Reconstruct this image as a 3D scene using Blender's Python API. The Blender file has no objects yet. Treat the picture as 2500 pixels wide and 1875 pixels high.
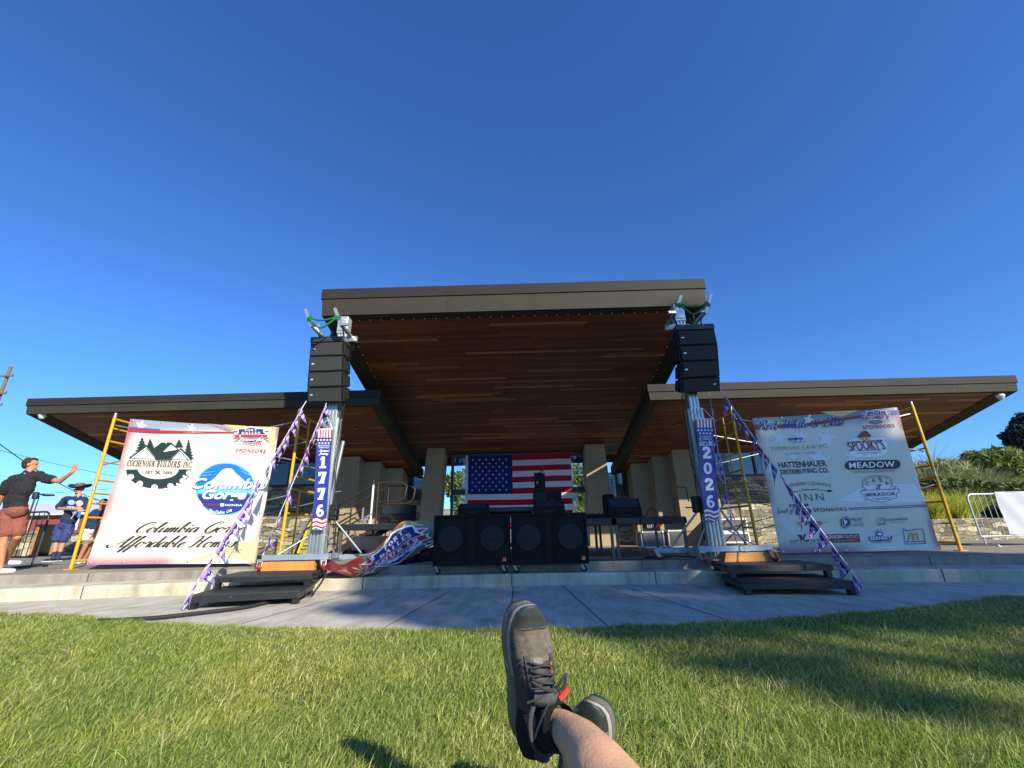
import bpy, math, random
import numpy as np
from mathutils import Vector, Matrix
from mathutils.geometry import tessellate_polygon
random.seed(7); rng = np.random.default_rng(7)
S = bpy.context.scene
COL = S.collection
R = math.radians

# ---------------------------------------------------------------- camera
F_PX, PITCH, ROLL, YAW = 1042.0, R(18.97), R(1.19), R(0.83)     # px for a 2500 px wide frame
CAM = Vector((0, 0, 0.80))
f0 = Vector((-math.sin(YAW)*math.cos(PITCH), math.cos(YAW)*math.cos(PITCH), math.sin(PITCH)))
r0 = Vector((math.cos(YAW), math.sin(YAW), 0)); u0 = r0.cross(f0)
cr, sr = math.cos(ROLL), math.sin(ROLL)
AX_R = cr*r0 - sr*u0; AX_U = sr*r0 + cr*u0
cam = bpy.data.cameras.new('camera'); cam.sensor_width = 36; cam.lens = F_PX/2500*36
cam.clip_start = 0.05; cam.clip_end = 6000
co = bpy.data.objects.new('camera', cam); COL.objects.link(co)
co.matrix_world = Matrix(((AX_R.x, AX_U.x, -f0.x, CAM.x), (AX_R.y, AX_U.y, -f0.y, CAM.y), (AX_R.z, AX_U.z, -f0.z, CAM.z), (0, 0, 0, 1)))
S.camera = co
S.render.resolution_x, S.render.resolution_y = 1024, 768

# ---------------------------------------------------------------- light
SUN = Vector((0.80, -1.0, 0.68)).normalized()                    # towards the sun
EL = math.asin(SUN.z); AZ = math.atan2(SUN.x, SUN.y)
W = bpy.data.worlds.new('World'); S.world = W; W.use_nodes = True
wn = W.node_tree; bg = wn.nodes['Background']
sky = wn.nodes.new('ShaderNodeTexSky'); sky.sky_type = 'NISHITA'; sky.sun_disc = False
sky.sun_elevation = EL; sky.sun_rotation = AZ; sky.altitude = 300; sky.air_density = 1.0; sky.dust_density = 0.25; sky.ozone_density = 3.0
hsv = wn.nodes.new('ShaderNodeMixRGB'); hsv.blend_type = 'MULTIPLY'; hsv.inputs[0].default_value = 1; hsv.inputs[2].default_value = (0.41, 0.735, 1.2, 1)      # deep royal-blue July sky
wn.links.new(sky.outputs[0], hsv.inputs[1]); wn.links.new(hsv.outputs[0], bg.inputs[0]); bg.inputs[1].default_value = 0.11
sl = bpy.data.lights.new('sun', 'SUN'); sl.energy = 5.0; sl.angle = R(0.5); sl.color = (1.0, 0.93, 0.80)
so = bpy.data.objects.new('sun', sl); COL.objects.link(so)
so.rotation_euler = SUN.to_track_quat('Z', 'Y').to_euler()
S.view_settings.view_transform = 'Standard'; S.view_settings.look = 'None'
S.view_settings.gamma = 1; S.view_settings.exposure = 0.72

# ---------------------------------------------------------------- helpers
ZS, Z1 = 0.295, 0.165                                            # stage floor and first step
SL = 0.2493                                                      # roof slope (3 in 12)
def ray(px):
    return AX_R*((px[0]-1250)/F_PX) - AX_U*((px[1]-937.5)/F_PX) + f0
def onz(px, z): d = ray(px); return CAM + d*((z-CAM.z)/d.z)      # photo point -> the point of it at height z
def ony(px, y): d = ray(px); return CAM + d*((y-CAM.y)/d.y)      # ... at distance y
def onx(px, x): d = ray(px); return CAM + d*((x-CAM.x)/d.x)
V = Vector
ORG = {}
def lin(h):
    h = h.lstrip('#'); o = []
    for i in (0, 2, 4):
        c = int(h[i:i+2], 16)/255
        o.append(c/12.92 if c <= 0.04045 else ((c+0.055)/1.055)**2.4)
    return tuple(o)
MATS = {}
def M(name, col=None, rough=0.6, metal=0.0, var=0.0, vscale=6.0, bump=0.0, bscale=40.0, spec=0.5, trans=0.0, sss=0.0, wear=None):
    """principled material with procedural colour variation and bump; col = hex or linear rgb"""
    if name in MATS: return MATS[name]
    m = bpy.data.materials.new(name); m.use_nodes = True; MATS[name] = m
    nt = m.node_tree; b = nt.nodes['Principled BSDF']
    c = lin(col) if isinstance(col, str) else col
    b.inputs['Base Color'].default_value = (*c, 1); b.inputs['Roughness'].default_value = rough
    b.inputs['Metallic'].default_value = metal; b.inputs['Specular IOR Level'].default_value = spec
    if sss: b.inputs['Subsurface Weight'].default_value = sss; b.inputs['Subsurface Radius'].default_value = (0.01, 0.004, 0.002)
    tc = nt.nodes.new('ShaderNodeTexCoord')
    if var or wear:
        n = nt.nodes.new('ShaderNodeTexNoise'); n.inputs['Scale'].default_value = vscale; n.inputs['Detail'].default_value = 6
        n.inputs['Roughness'].default_value = 0.65
        nt.links.new(tc.outputs['Object'], n.inputs['Vector'])
        rp = nt.nodes.new('ShaderNodeValToRGB'); e = rp.color_ramp.elements
        e[0].position = 0.3; e[1].position = 0.7
        e[0].color = (*[x*(1-var) for x in c], 1); e[1].color = (*[min(1, x*(1+var)) for x in c], 1)
        if wear:
            w = e.new(wear[1]); w.color = (*[min(1, x*(1+var)) for x in c], 1)
            e[-1].position = min(1, wear[1]+0.04); e[-1].color = (*lin(wear[0]), 1)
        nt.links.new(n.outputs['Fac'], rp.inputs['Fac']); nt.links.new(rp.outputs['Color'], b.inputs['Base Color'])
    if bump:
        n2 = nt.nodes.new('ShaderNodeTexNoise'); n2.inputs['Scale'].default_value = bscale; n2.inputs['Detail'].default_value = 5
        nt.links.new(tc.outputs['Object'], n2.inputs['Vector'])
        bp = nt.nodes.new('ShaderNodeBump'); bp.inputs['Strength'].default_value = bump; bp.inputs['Distance'].default_value = 0.02
        nt.links.new(n2.outputs['Fac'], bp.inputs['Height']); nt.links.new(bp.outputs['Normal'], b.inputs['Normal'])
    return m
def org(o):
    while o is not None:
        if o in ORG: return ORG[o]
        o = o.parent
    return V((0, 0, 0))
def props(o, label=None, cat=None, group=None, kind=None):
    if label: o['label'] = label
    if cat: o['category'] = cat
    if group: o['group'] = group
    if kind: o['kind'] = kind
    return o
def thing(name, label, cat, loc=(0, 0, 0), group=None):
    o = bpy.data.objects.new(name, None); COL.objects.link(o); o.empty_display_size = 0.1
    o.location = loc; ORG[o] = V(loc); return props(o, label, cat, group)
def link_mesh(name, me, parent=None, smooth=False):
    o = bpy.data.objects.new(name, me); COL.objects.link(o)
    if parent is not None: o.parent = parent
    if smooth:
        me.polygons.foreach_set('use_smooth', [True]*len(me.polygons))
    return o
class MB:
    """collects faces; build() links them as ONE mesh object"""
    def __init__(s): s.v = []; s.f = []; s.m = []; s.sm = []
    def face(s, pts, m=0, sm=False):
        i = len(s.v); s.v += [tuple(p) for p in pts]; s.f.append(tuple(range(i, i+len(pts)))); s.m.append(m); s.sm.append(sm)
    def grid(s, G, m=0, sm=True, closed=False, mf=None):
        """G = rows of points"""
        i = len(s.v); nr = len(G); nc = len(G[0])
        for r in G: s.v += [tuple(p) for p in r]
        for a in range(nr-1):
            for b in range(nc if closed else nc-1):
                b2 = (b+1) % nc
                s.f.append((i+a*nc+b, i+a*nc+b2, i+(a+1)*nc+b2, i+(a+1)*nc+b)); s.m.append(mf(a, b) if mf else m); s.sm.append(sm)
    def box(s, a, b, m=0):
        x0, y0, z0 = a; x1, y1, z1 = b
        s.hexa([(x0, y0, z0), (x1, y0, z0), (x1, y1, z0), (x0, y1, z0)], [(x0, y0, z1), (x1, y0, z1), (x1, y1, z1), (x0, y1, z1)], m)
    def hexa(s, lo, hi, m=0):
        i = len(s.v); s.v += [tuple(p) for p in lo] + [tuple(p) for p in hi]; n = len(lo)
        s.f.append(tuple(i+k for k in reversed(range(n)))); s.f.append(tuple(i+n+k for k in range(n)))
        for k in range(n):
            k2 = (k+1) % n; s.f.append((i+k, i+k2, i+n+k2, i+n+k))
        s.m += [m]*(n+2); s.sm += [False]*(n+2)
    def bevbox(s, a, b, r=0.01, m=0):
        """box with chamfered edges"""
        x0, y0, z0 = a; x1, y1, z1 = b
        def ring(z, q):
            return [(x0+r+q, y0+q, z), (x1-r-q, y0+q, z), (x1-q, y0+r+q, z), (x1-q, y1-r-q, z), (x1-r-q, y1-q, z), (x0+r+q, y1-q, z), (x0+q, y1-r-q, z), (x0+q, y0+r+q, z)]
        G = [ring(z0, r), ring(z0+r, 0), ring(z1-r, 0), ring(z1, r)]
        s.grid(G, m, False, True); s.face(list(reversed(G[0])), m); s.face(G[-1], m)
    def obox(s, p0, p1, w, h, m=0, up=(0, 0, 1)):
        """beam p0->p1 with section w (sideways) x h (up)"""
        p0 = V(p0); p1 = V(p1); d = (p1-p0).normalized(); u = V(up); sx = d.cross(u)
        if sx.length < 1e-4: sx = d.cross(V((0, 1, 0)))
        sx.normalize(); u = sx.cross(d).normalized()
        q = [sx*w/2*a + u*h/2*b for a, b in ((-1, -1), (1, -1), (1, 1), (-1, 1))]
        s.hexa([p0+k for k in q], [p1+k for k in q], m)
    def tube(s, pts, r, n=8, m=0, caps=True):
        pts = [V(p) for p in pts]; rs = r if isinstance(r, (list, tuple)) else [r]*len(pts)
        G = []; prev = None
        for k, p in enumerate(pts):
            d = (pts[min(k+1, len(pts)-1)] - pts[max(k-1, 0)])
            if d.length < 1e-7: d = V((0, 0, 1))
            d.normalize()
            a = d.cross(V((0, 0, 1)) if abs(d.z) < 0.95 else V((0, 1, 0))) if prev is None else (prev - d*prev.dot(d))
            a.normalize(); prev = a; b = d.cross(a)
            G.append([p + (a*math.cos(2*math.pi*j/n) + b*math.sin(2*math.pi*j/n))*rs[k] for j in range(n)])
        s.grid(G, m, True, True)
        if caps: s.face(list(reversed(G[0])), m); s.face(G[-1], m)
    def lathe(s, prof, c=(0, 0, 0), axis='z', n=24, m=0):
        """prof = (radius, height) list around axis"""
        c = V(c); G = []
        for r, h in prof:
            row = []
            for j in range(n):
                a = 2*math.pi*j/n; x, y = r*math.cos(a), r*math.sin(a)
                row.append(c + (V((x, y, h)) if axis == 'z' else V((x, h, y)) if axis == 'y' else V((h, x, y))))
            G.append(row)
        s.grid(G, m, True, True)
        if prof[0][0] > 1e-6: s.face(list(reversed(G[0])), m)
        if prof[-1][0] > 1e-6: s.face(G[-1], m)
    def poly(s, pts3, m=0):
        """concave flat outline, tessellated"""
        for t in tessellate_polygon([[V(p) for p in pts3]]): s.face([pts3[k] for k in t], m)
    def build(s, name, mats, parent=None, label=None, local=False):
        me = bpy.data.meshes.new(name); o0 = V((0, 0, 0)) if local else org(parent)
        me.from_pydata([(x-o0.x, y-o0.y, z-o0.z) for x, y, z in s.v], [], s.f)
        for m in (mats if isinstance(mats, (list, tuple)) else [mats]): me.materials.append(m)
        if len(s.f):
            me.polygons.foreach_set('material_index', s.m); me.polygons.foreach_set('use_smooth', s.sm)
        me.update()
        o = link_mesh(name, me, parent)
        if label: o['label'] = label
        return o
def copy_tree(o, parent=None):
    c = o.copy(); COL.objects.link(c)
    if parent is not None: c.parent = parent
    for ch in list(o.children): copy_tree(ch, c)
    return c
def catmull(P, n=6, closed=False):
    P = [V(p) if not isinstance(p, V) else p for p in P]; out = []; N = len(P)
    for i in range(N if closed else N-1):
        a, b, c, d = (P[(i-1) % N] if closed or i > 0 else P[0]), P[i], P[(i+1) % N], (P[(i+2) % N] if closed or i+2 < N else P[-1])
        for k in range(n):
            t = k/n
            out.append(0.5*((2*b) + (c-a)*t + (2*a-5*b+4*c-d)*t*t + (3*b-a-3*c+d)*t**3))
    if not closed: out.append(P[-1].copy())
    return out

# ---------------------------------------------------------------- lettering
_tc = {}
def font(s, shear=0.0, bold=0.0, space=1.0):
    """built-in font -> flat faces [(pts)], in units of the capital height"""
    k = (s, shear, bold, space)
    if k in _tc: return _tc[k]
    cu = bpy.data.curves.new('t', 'FONT'); cu.body = s; cu.shear = shear; cu.offset = bold; cu.space_character = space; cu.resolution_u = 3
    ob = bpy.data.objects.new('t', cu); COL.objects.link(ob)
    me = bpy.data.meshes.new_from_object(ob.evaluated_get(bpy.context.evaluated_depsgraph_get()))
    cap = 0.729
    fs = [[(me.vertices[i].co.x/cap, me.vertices[i].co.y/cap) for i in p.vertices] for p in me.polygons]
    bpy.data.objects.remove(ob); bpy.data.curves.remove(cu); bpy.data.meshes.remove(me)
    _tc[k] = fs; return fs
def ribbon(pts, thick, thin):
    """pen stroke: thick on the way down, thin on the way up"""
    P = catmull([V((x, y, 0)) for x, y in pts], 6); out = []; L = []; Rr = []
    for i, p in enumerate(P):
        d = (P[min(i+1, len(P)-1)] - P[max(i-1, 0)]).normalized()
        w = thin + (thick-thin)*max(0.0, -d.y)**1.2; n = V((-d.y, d.x, 0))*w/2
        L.append(p+n); Rr.append(p-n)
    return [[(L[i].x, L[i].y), (L[i+1].x, L[i+1].y), (Rr[i+1].x, Rr[i+1].y), (Rr[i].x, Rr[i].y)] for i in range(len(P)-1)]
_ab = [(.75, .9), (.4, 1), (.08, .55), (.15, .05), (.4, .05), (.75, .7)]
_up = [(-.05, .2), (.3, 1.3), (.45, 2), (.35, 2.2), (.2, 1.8), (.1, .8)]
SCR = {'o': (.95, [[(.55, .95), (.25, .95), (.05, .5), (.2, .03), (.5, .03), (.75, .45), (.6, .9), (.45, .98), (.7, .85), (1, .75)]]),
 'l': (.55, [_up+[(.1, .2), (.25, 0), (.6, .35)]]), 'u': (1.05, [[(0, .5), (.15, 1), (.12, .3), (.25, 0), (.5, .15), (.8, 1)], [(.8, 1), (.77, .25), (.9, 0), (1.15, .4)]]),
 'm': (1.45, [[(0, .6), (.15, 1), (.12, 0)], [(.12, .3), (.4, .95), (.55, .9), (.55, 0)], [(.55, .3), (.85, .95), (1.02, .9), (1, .2), (1.15, 0), (1.45, .4)]]),
 'n': (1.05, [[(0, .6), (.15, 1), (.12, 0)], [(.12, .3), (.45, .95), (.62, .85), (.6, .2), (.75, 0), (1.05, .4)]]),
 'b': (.95, [_up+[(.15, .1), (.4, 0), (.7, .4), (.6, .9), (.5, .75), (.75, .65), (.95, .7)]]), 'i': (.5, [[(0, .5), (.15, 1), (.1, .25), (.22, 0), (.5, .4)], [(.2, 1.5), (.17, 1.36)]]),
 'a': (1.05, [_ab, [(.78, 1), (.74, .25), (.88, 0), (1.1, .4)]]), 'r': (.75, [[(0, .5), (.18, 1.1), (.28, .95), (.55, .9), (.5, .3), (.6, 0), (.8, .35)]]),
 'g': (1.0, [_ab, [(.78, 1), (.7, -.4), (.45, -.9), (.15, -.75), (.4, -.3), (1, .35)]]), 'e': (.8, [[(0, .35), (.45, .55), (.6, .85), (.4, 1), (.12, .6), (.15, .1), (.4, 0), (.85, .4)]]),
 'f': (.6, [[(0, .3), (.35, 1.3), (.6, 2), (.48, 2.2), (.32, 1.8), (.1, .2), (-.05, -.8), (.1, -.9), (.22, -.3), (.25, .15), (.65, .4)]]),
 'd': (1.05, [_ab, [(.85, 2.1), (.74, .3), (.88, 0), (1.1, .4)]]), 's': (.75, [[(0, .3), (.4, 1.1), (.55, .5), (.45, .05), (.15, .05), (.1, .2)], [(.45, .05), (.8, .35)]]),
 't': (.6, [[(0, .4), (.3, 1.3), (.35, 1.7), (.22, .9), (.15, .2), (.3, 0), (.6, .4)], [(-.05, 1.15), (.55, 1.2)]]), 'h': (1.05, [_up+[(.08, 0)], [(.08, .3), (.42, .95), (.6, .85), (.58, .2), (.72, 0), (1.05, .4)]]),
 'p': (.95, [[(0, .5), (.15, 1), (.05, -.9)], [(.12, .4), (.45, 1), (.75, .7), (.6, .1), (.3, 0), (.15, .2)]]), 'y': (1.05, [[(0, .5), (.15, 1), (.12, .3), (.25, 0), (.5, .15), (.8, 1)], [(.8, 1), (.65, -.5), (.4, -.9), (.15, -.7), (1.1, .4)]]),
 'c': (.8, [[(.6, .8), (.4, 1), (.1, .6), (.15, .08), (.45, 0), (.8, .4)]]), 'w': (1.1, [[(0, .6), (.12, 1), (.1, .2), (.3, 0), (.5, .8)], [(.5, .9), (.5, .15), (.7, 0), (.95, .9), (1.1, .85)]]), 'v': (.9, [[(0, .6), (.15, 1), (.3, 0), (.7, .9), (.9, .85)]]),
 'k': (.95, [_up+[(.08, 0)], [(.08, .4), (.5, 1), (.6, .8), (.3, .55), (.55, .1), (.7, 0), (.95, .4)]]),
 'C': (1.5, [[(1.2, 1.6), (1.35, 1.75), (1.45, 2.1), (1.1, 2.2), (.5, 1.7), (.2, .8), (.4, .1), (.85, 0), (1.35, .4)]]),
 'G': (1.65, [[(1.2, 1.6), (1.35, 1.75), (1.45, 2.1), (1.1, 2.2), (.5, 1.7), (.2, .8), (.4, .15), (.8, .1), (1.2, .6), (1.45, 1)], [(1.45, 1), (1.35, .3), (.9, -.25), (.4, -.1)]]),
 'A': (1.6, [[(-.6, .5), (-.5, .1), (-.1, -.05), (.4, .5), (1.1, 1.9), (1.25, 2.2)], [(1.25, 2.2), (1.15, 1), (1.15, .15), (1.3, 0), (1.6, .35)], [(.3, .7), (.7, .95), (1.2, .9)]]),
 'H': (1.75, [[(.1, 1.5), (0, 1.9), (.3, 2.15), (.6, 1.9), (.45, .6), (.2, 0), (-.15, .1)], [(1.5, 2.2), (1.25, 1.5), (1.05, .3), (1.25, 0), (1.6, .35)], [(.3, 1), (.8, 1.2), (1.2, 1.1)]]),
 'R': (1.5, [[(.2, 1.5), (.05, 1.9), (.6, 2.2), (1.2, 2), (1.1, 1.35), (.6, 1.1), (1, .5), (1.4, 0), (1.8, -.2)], [(.6, 2), (.45, 1), (.15, 0)]]),
 'W': (1.9, [[(0, 1.7), (.1, 2.1), (.4, 2.1), (.4, .8), (.45, 0)], [(.45, 0), (.9, 1.2), (1.1, 1.9)], [(1.1, 1.9), (1.05, .8), (1.15, 0)], [(1.15, 0), (1.6, 1.2), (1.8, 2.2)]]),
 'B': (1.4, [[(.5, 2.1), (.4, 1), (.15, 0)], [(.1, 1.6), (.2, 2), (.8, 2.25), (1.2, 1.9), (1, 1.3), (.5, 1.15)], [(.5, 1.15), (1.1, 1), (1.2, .4), (.8, -.05), (.2, .1)]]),
 '&': (1.3, [[(1.1, .7), (.7, 0), (.2, .1), (.15, .6), (.7, 1.2), (.75, 1.7), (.45, 1.75), (.35, 1.3), (.7, .6), (1.1, 0)]]), 'S': (1.2, [[(1, 1.8), (.8, 2.2), (.4, 1.9), (.6, 1.2), (.75, .5), (.4, 0), (0, .3)]]),
 'F': (1.3, [[(.1, 1.7), (.3, 2.1), (1.3, 2.2)], [(.7, 2.1), (.5, .6), (.2, 0), (0, .2)], [(.3, 1.1), (.9, 1.15)]]), 'J': (1.1, [[(.3, 1.8), (.8, 2.2), (.6, .5), (.3, -.7), (0, -.5), (.9, .4)]]),
 'E': (1.2, [[(1.05, 1.75), (.95, 2.15), (.55, 2.2), (.35, 1.75), (.65, 1.25)], [(.65, 1.25), (.2, .95), (.1, .35), (.45, 0), (1.1, .5)]]),
 ',': (.4, [[(.12, .2), (.1, 0), (0, -.3)]]), "'": (.35, [[(.35, 2.2), (.3, 1.8)]]), ' ': (.75, [])}
def script(s, shear=0.5, thick=0.26, thin=0.07, space=1.0):
    x = 0; out = []
    for ch in s:
        adv, st = SCR[ch]
        for k in st: out += [[((a+x) + b*shear, b) for a, b in q] for q in ribbon(k, thick, thin)]
        x += adv*space
    return [[(a/2.2, b/2.2) for a, b in q] for q in out]
def serif(s, st=0.2, th=0.07, sf=0.08, sh=0.06, space=0.08, narrow=1.0):
    """serif capitals and figures, height 1"""
    out = []; X = 0
    for ch in s:
        g = []
        def rc(x0, y0, x1, y1): g.append([(x0, y0), (x1, y0), (x1, y1), (x0, y1)])
        def stem(x, w=st, top=True, bot=True, y0=0, y1=1):
            rc(x, y0, x+w, y1)
            if bot: rc(x-sf, y0, x+w+sf, y0+sh)
            if top: rc(x-sf, y1-sh, x+w+sf, y1)
        def ring(cx, cy, rx, ry, a0, a1, n=20):
            for i in range(n):
                t0 = R(a0+(a1-a0)*i/n); t1 = R(a0+(a1-a0)*(i+1)/n); ix, iy = rx-st, ry-th
                g.append([(cx+rx*math.cos(t0), cy+ry*math.sin(t0)), (cx+rx*math.cos(t1), cy+ry*math.sin(t1)), (cx+ix*math.cos(t1), cy+iy*math.sin(t1)), (cx+ix*math.cos(t0), cy+iy*math.sin(t0))])
        def diag(x0, y0, x1, y1, w): g.append([(x0, y0), (x0+w, y0), (x1+w, y1), (x1, y1)])
        def pen(pts, w): g.extend(ribbon(pts, w, w))
        w = .75
        if ch in 'IL1T':
            if ch == 'I': stem(sf); w = st+2*sf
            if ch == 'L': stem(sf); rc(sf, 0, .6, th); rc(.6-.07, 0, .6, .28); w = .62
            if ch == 'T': stem(.26-0, top=False); rc(0, 1-th, .52+st, 1); rc(0, .75, .07, 1); rc(.45+st, .75, .52+st, 1); w = .52+st
            if ch == '1': stem(.16, top=False); diag(0.0, .72, .16, 1.0, st*.9); rc(.0, 0, .32+st, max(sh, th)); w = .34+st
        elif ch in 'COGQ':
            if ch == 'O': ring(.38, .5, .38, .5, 0, 360, 32); w = .76
            else:
                ring(.38, .5, .38, .5, 45, 315, 26); rc(.6, .66, .69, .98); w = .72
                if ch == 'C': rc(.6, .02, .69, .3)
                else: rc(.5, 0.02, .5+st, .45); rc(.42, .4, .58+st, .4+sh)
        elif ch in 'HNUM':
            if ch == 'H': stem(sf); stem(.46); rc(sf, .5-th/2, .46, .5+th/2); w = .46+st+sf
            if ch == 'N': stem(sf, max(th, .5*st), True, True); stem(.55, max(th, .5*st), True, False); diag(sf, 1, .55, 0, st); w = .6+st
            if ch == 'M': stem(sf, th); stem(.68, st); diag(sf, 1, .4, 0, st*.9); diag(.68+st-th, 1, .4+st*.5, 0, th); w = .7+st+sf
            if ch == 'U': stem(sf, st, True, False, .3); stem(.52, max(th, .5*st), True, False, .3); ring(sf+(.52+max(th, .5*st)-sf)/2, .32, (.52+max(th, .5*st)-sf)/2, .32, 180, 360, 14); w = .6+st*.6
        elif ch in 'EFBDRP':
            stem(sf)
            if ch in 'EF':
                rc(sf, 1-th, .58, 1); rc(.51, .72, .58, 1); rc(sf, .5-th/2, .46, .5+th/2); rc(.4, .4, .46, .6); w = .6
                if ch == 'E': rc(sf, 0, .6, th); rc(.53, 0, .6, .28); w = .62
            if ch == 'D': ring(sf+st*.6, .5, .56, .5, -90, 90, 18); w = .64+st*.6
            if ch in 'BRP':
                ring(sf+st*.8, .74, .4, .26, -90, 90, 12); w = .58+st*.5
                if ch == 'B': ring(sf+st*.8, .25, .45, .27, -90, 90, 12); w = .64+st*.5
                if ch == 'R': diag(.52, 0, .3, .5, st); rc(.46, 0, .6+st, sh); w = .64+st
        elif ch in 'AYVW':
            if ch == 'A': diag(.02, 0, .3, 1, max(th, st*.5)); diag(.52, 0, .3, 1, st); rc(.14, .3, .6, .3+th); rc(-sf*.5, 0, .16+st*.4, sh); rc(.46, 0, .58+st, sh); w = .6+st
            if ch in 'V': diag(.3, 0, .02, 1, st); diag(.3, 0, .6, 1, th); w = .7
            if ch == 'Y': stem(.26, st, False, True, 0, .5); diag(.26, .45, 0, 1, st); diag(.28, .45, .5, 1, max(th, st*.5)); rc(-.05, 1-sh, .25+st*.3, 1); rc(.42, 1-sh, .7, 1); w = .56+st
            if ch == 'W': diag(.2, 0, 0, 1, st); diag(.2, 0, .42, 1, th); diag(.62, 0, .42, 1, st); diag(.62, 0, .86, 1, th); w = .95
        elif ch == 'S': pen([(.56, .78), (.48, .93), (.3, .97), (.1, .85), (.1, .66), (.34, .52), (.54, .36), (.52, .12), (.3, .03), (.1, .1), (.05, .26)], st*.85); rc(.53, .7, .6, .98); rc(.02, .02, .09, .3); w = .66
        elif ch == '7': rc(0, 1-max(th, st*.8), .62, 1); rc(0, .66, max(th, st*.4), 1); g.append([(.62, 1), (.62, .86), (.36+st*.3, 0), (.1, 0), (.3, .82-st*.3), (.4, .9)]); rc(.04, 0, .42+st*.3, max(sh, .08) if sh > .07 else 0.001); w = .68
        elif ch == '2': pen([(.1, .7), (.16, .88), (.33, .93), (.5, .82), (.5, .62), (.32, .4), (.1, .16)], st); rc(.02, 0, .66, max(th, st*.85)); rc(.62-.04, 0, .66, .3); g.append([(.02, .05), (.2, .05), (.28, .3), (.12, .25)]); w = .7
        elif ch == '0': ring(.35, .5, .35, .5, 0, 360, 30); w = .7
        elif ch == '6': ring(.35, .31, .35, .31, 0, 360, 26); pen([(.1, .3), (.12, .62), (.28, .88), (.56, .9)], st); w = .72
        elif ch == '9': ring(.33, .69, .33, .31, 0, 360, 24); pen([(.56, .7), (.54, .38), (.38, .1), (.1, .08)], st); w = .68
        elif ch == '8': ring(.32, .74, .28, .26, 0, 360, 22); ring(.32, .26, .32, .26, 0, 360, 22); w = .66
        elif ch == '5': rc(.1, .9, .56, 1); rc(.1, .5, .1+st*.5, 1); pen([(.12, .52), (.36, .6), (.54, .4), (.48, .12), (.26, .03), (.06, .12)], st); w = .64
        elif ch in '.,':
            rc(0, 0, .16, .16); w = .2
            if ch == ',': g.append([(.08, 0), (.16, 0), (.02, -.2)])
        elif ch == ' ': w = .34
        elif ch == "'": g.append([(.02, 1), (.16, 1), (.12, .72), (.06, .72)]); w = .2
        out += [[((a+X)*narrow, b) for a, b in q] for q in g]; X += w+space
    return out
def star(cx, cy, r, rot=90, k=0.4, n=5):
    return [(cx + (r if i % 2 == 0 else r*k)*math.cos(R(rot+180/n*i)), cy + (r if i % 2 == 0 else r*k)*math.sin(R(rot+180/n*i))) for i in range(2*n)]
def circ(cx, cy, r, n=36, ry=None, a0=0, a1=360):
    ry = ry or r; return [(cx+r*math.cos(R(a0+(a1-a0)*i/n)), cy+ry*math.sin(R(a0+(a1-a0)*i/n))) for i in range(n + (0 if a1-a0 == 360 else 1))]
class Decal:
    """flat print on a surface; F(u, v, lift) -> 3-D point, U(px) -> (u, v)"""
    def __init__(s, F, U=None, lift=0.003): s.F = F; s.U = U; s.lift = lift; s.new()
    def new(s): s.mb = MB(); s.mats = []
    def mi(s, m):
        if m not in s.mats: s.mats.append(m)
        return s.mats.index(m)
    def faces(s, fs, m, layer=1):
        k = s.mi(m)
        for q in fs: s.mb.face([s.F(u, v, layer*s.lift) for u, v in q], k)
    def poly(s, pts, m, layer=1):
        t = tessellate_polygon([[V((u, v, 0)) for u, v in pts]]); s.faces([[pts[i] for i in q] for q in t], m, layer)
    def polyp(s, pts, m, layer=1): s.poly([s.U(p) for p in pts], m, layer)
    def line(s, pts, w, m, layer=1, closed=False):
        P = list(pts) + ([pts[0]] if closed else [])
        for a, b in zip(P, P[1:]):
            d = V((b[0]-a[0], b[1]-a[1]))
            if d.length < 1e-6: continue
            d.normalize(); n = V((-d.y, d.x))*w/2; e = d*w*0.3
            s.faces([[(a[0]+n.x-e.x, a[1]+n.y-e.y), (b[0]+n.x+e.x, b[1]+n.y+e.y), (b[0]-n.x+e.x, b[1]-n.y+e.y), (a[0]-n.x-e.x, a[1]-n.y-e.y)]], m, layer)
    def linep(s, pts, w, m, layer=1, closed=False): s.line([s.U(p) for p in pts], w, m, layer, closed)
    def text(s, fs, a, b, h, m, layer=1, arc=0.0):
        """glyph faces fitted between baseline points a and b with cap height h"""
        if not fs: return
        x0 = min(p[0] for q in fs for p in q); x1 = max(p[0] for q in fs for p in q)
        d = V((b[0]-a[0], b[1]-a[1])); L = d.length; d.normalize(); n = V((-d.y, d.x)); o = []
        for q in fs:
            r = []
            for x, y in q:
                t = (x-x0)/(x1-x0); k = y*h + arc*(1-(2*t-1)**2)
                r.append((a[0]+d.x*t*L+n.x*k, a[1]+d.y*t*L+n.y*k))
            o.append(r)
        s.faces(o, m, layer)
    def textp(s, fs, pl, pr, hpx, m, layer=1, arc=0.0):
        """hpx = photo point straight above pl at capital height"""
        a, b, c = s.U(pl), s.U(pr), s.U((pl[0], pl[1]-hpx)); s.text(fs, a, b, abs(c[1]-a[1]), m, layer, arc)
    def build(s, name, parent, label=None):
        o = s.mb.build(name, s.mats, parent, label); s.new(); return o

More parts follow.
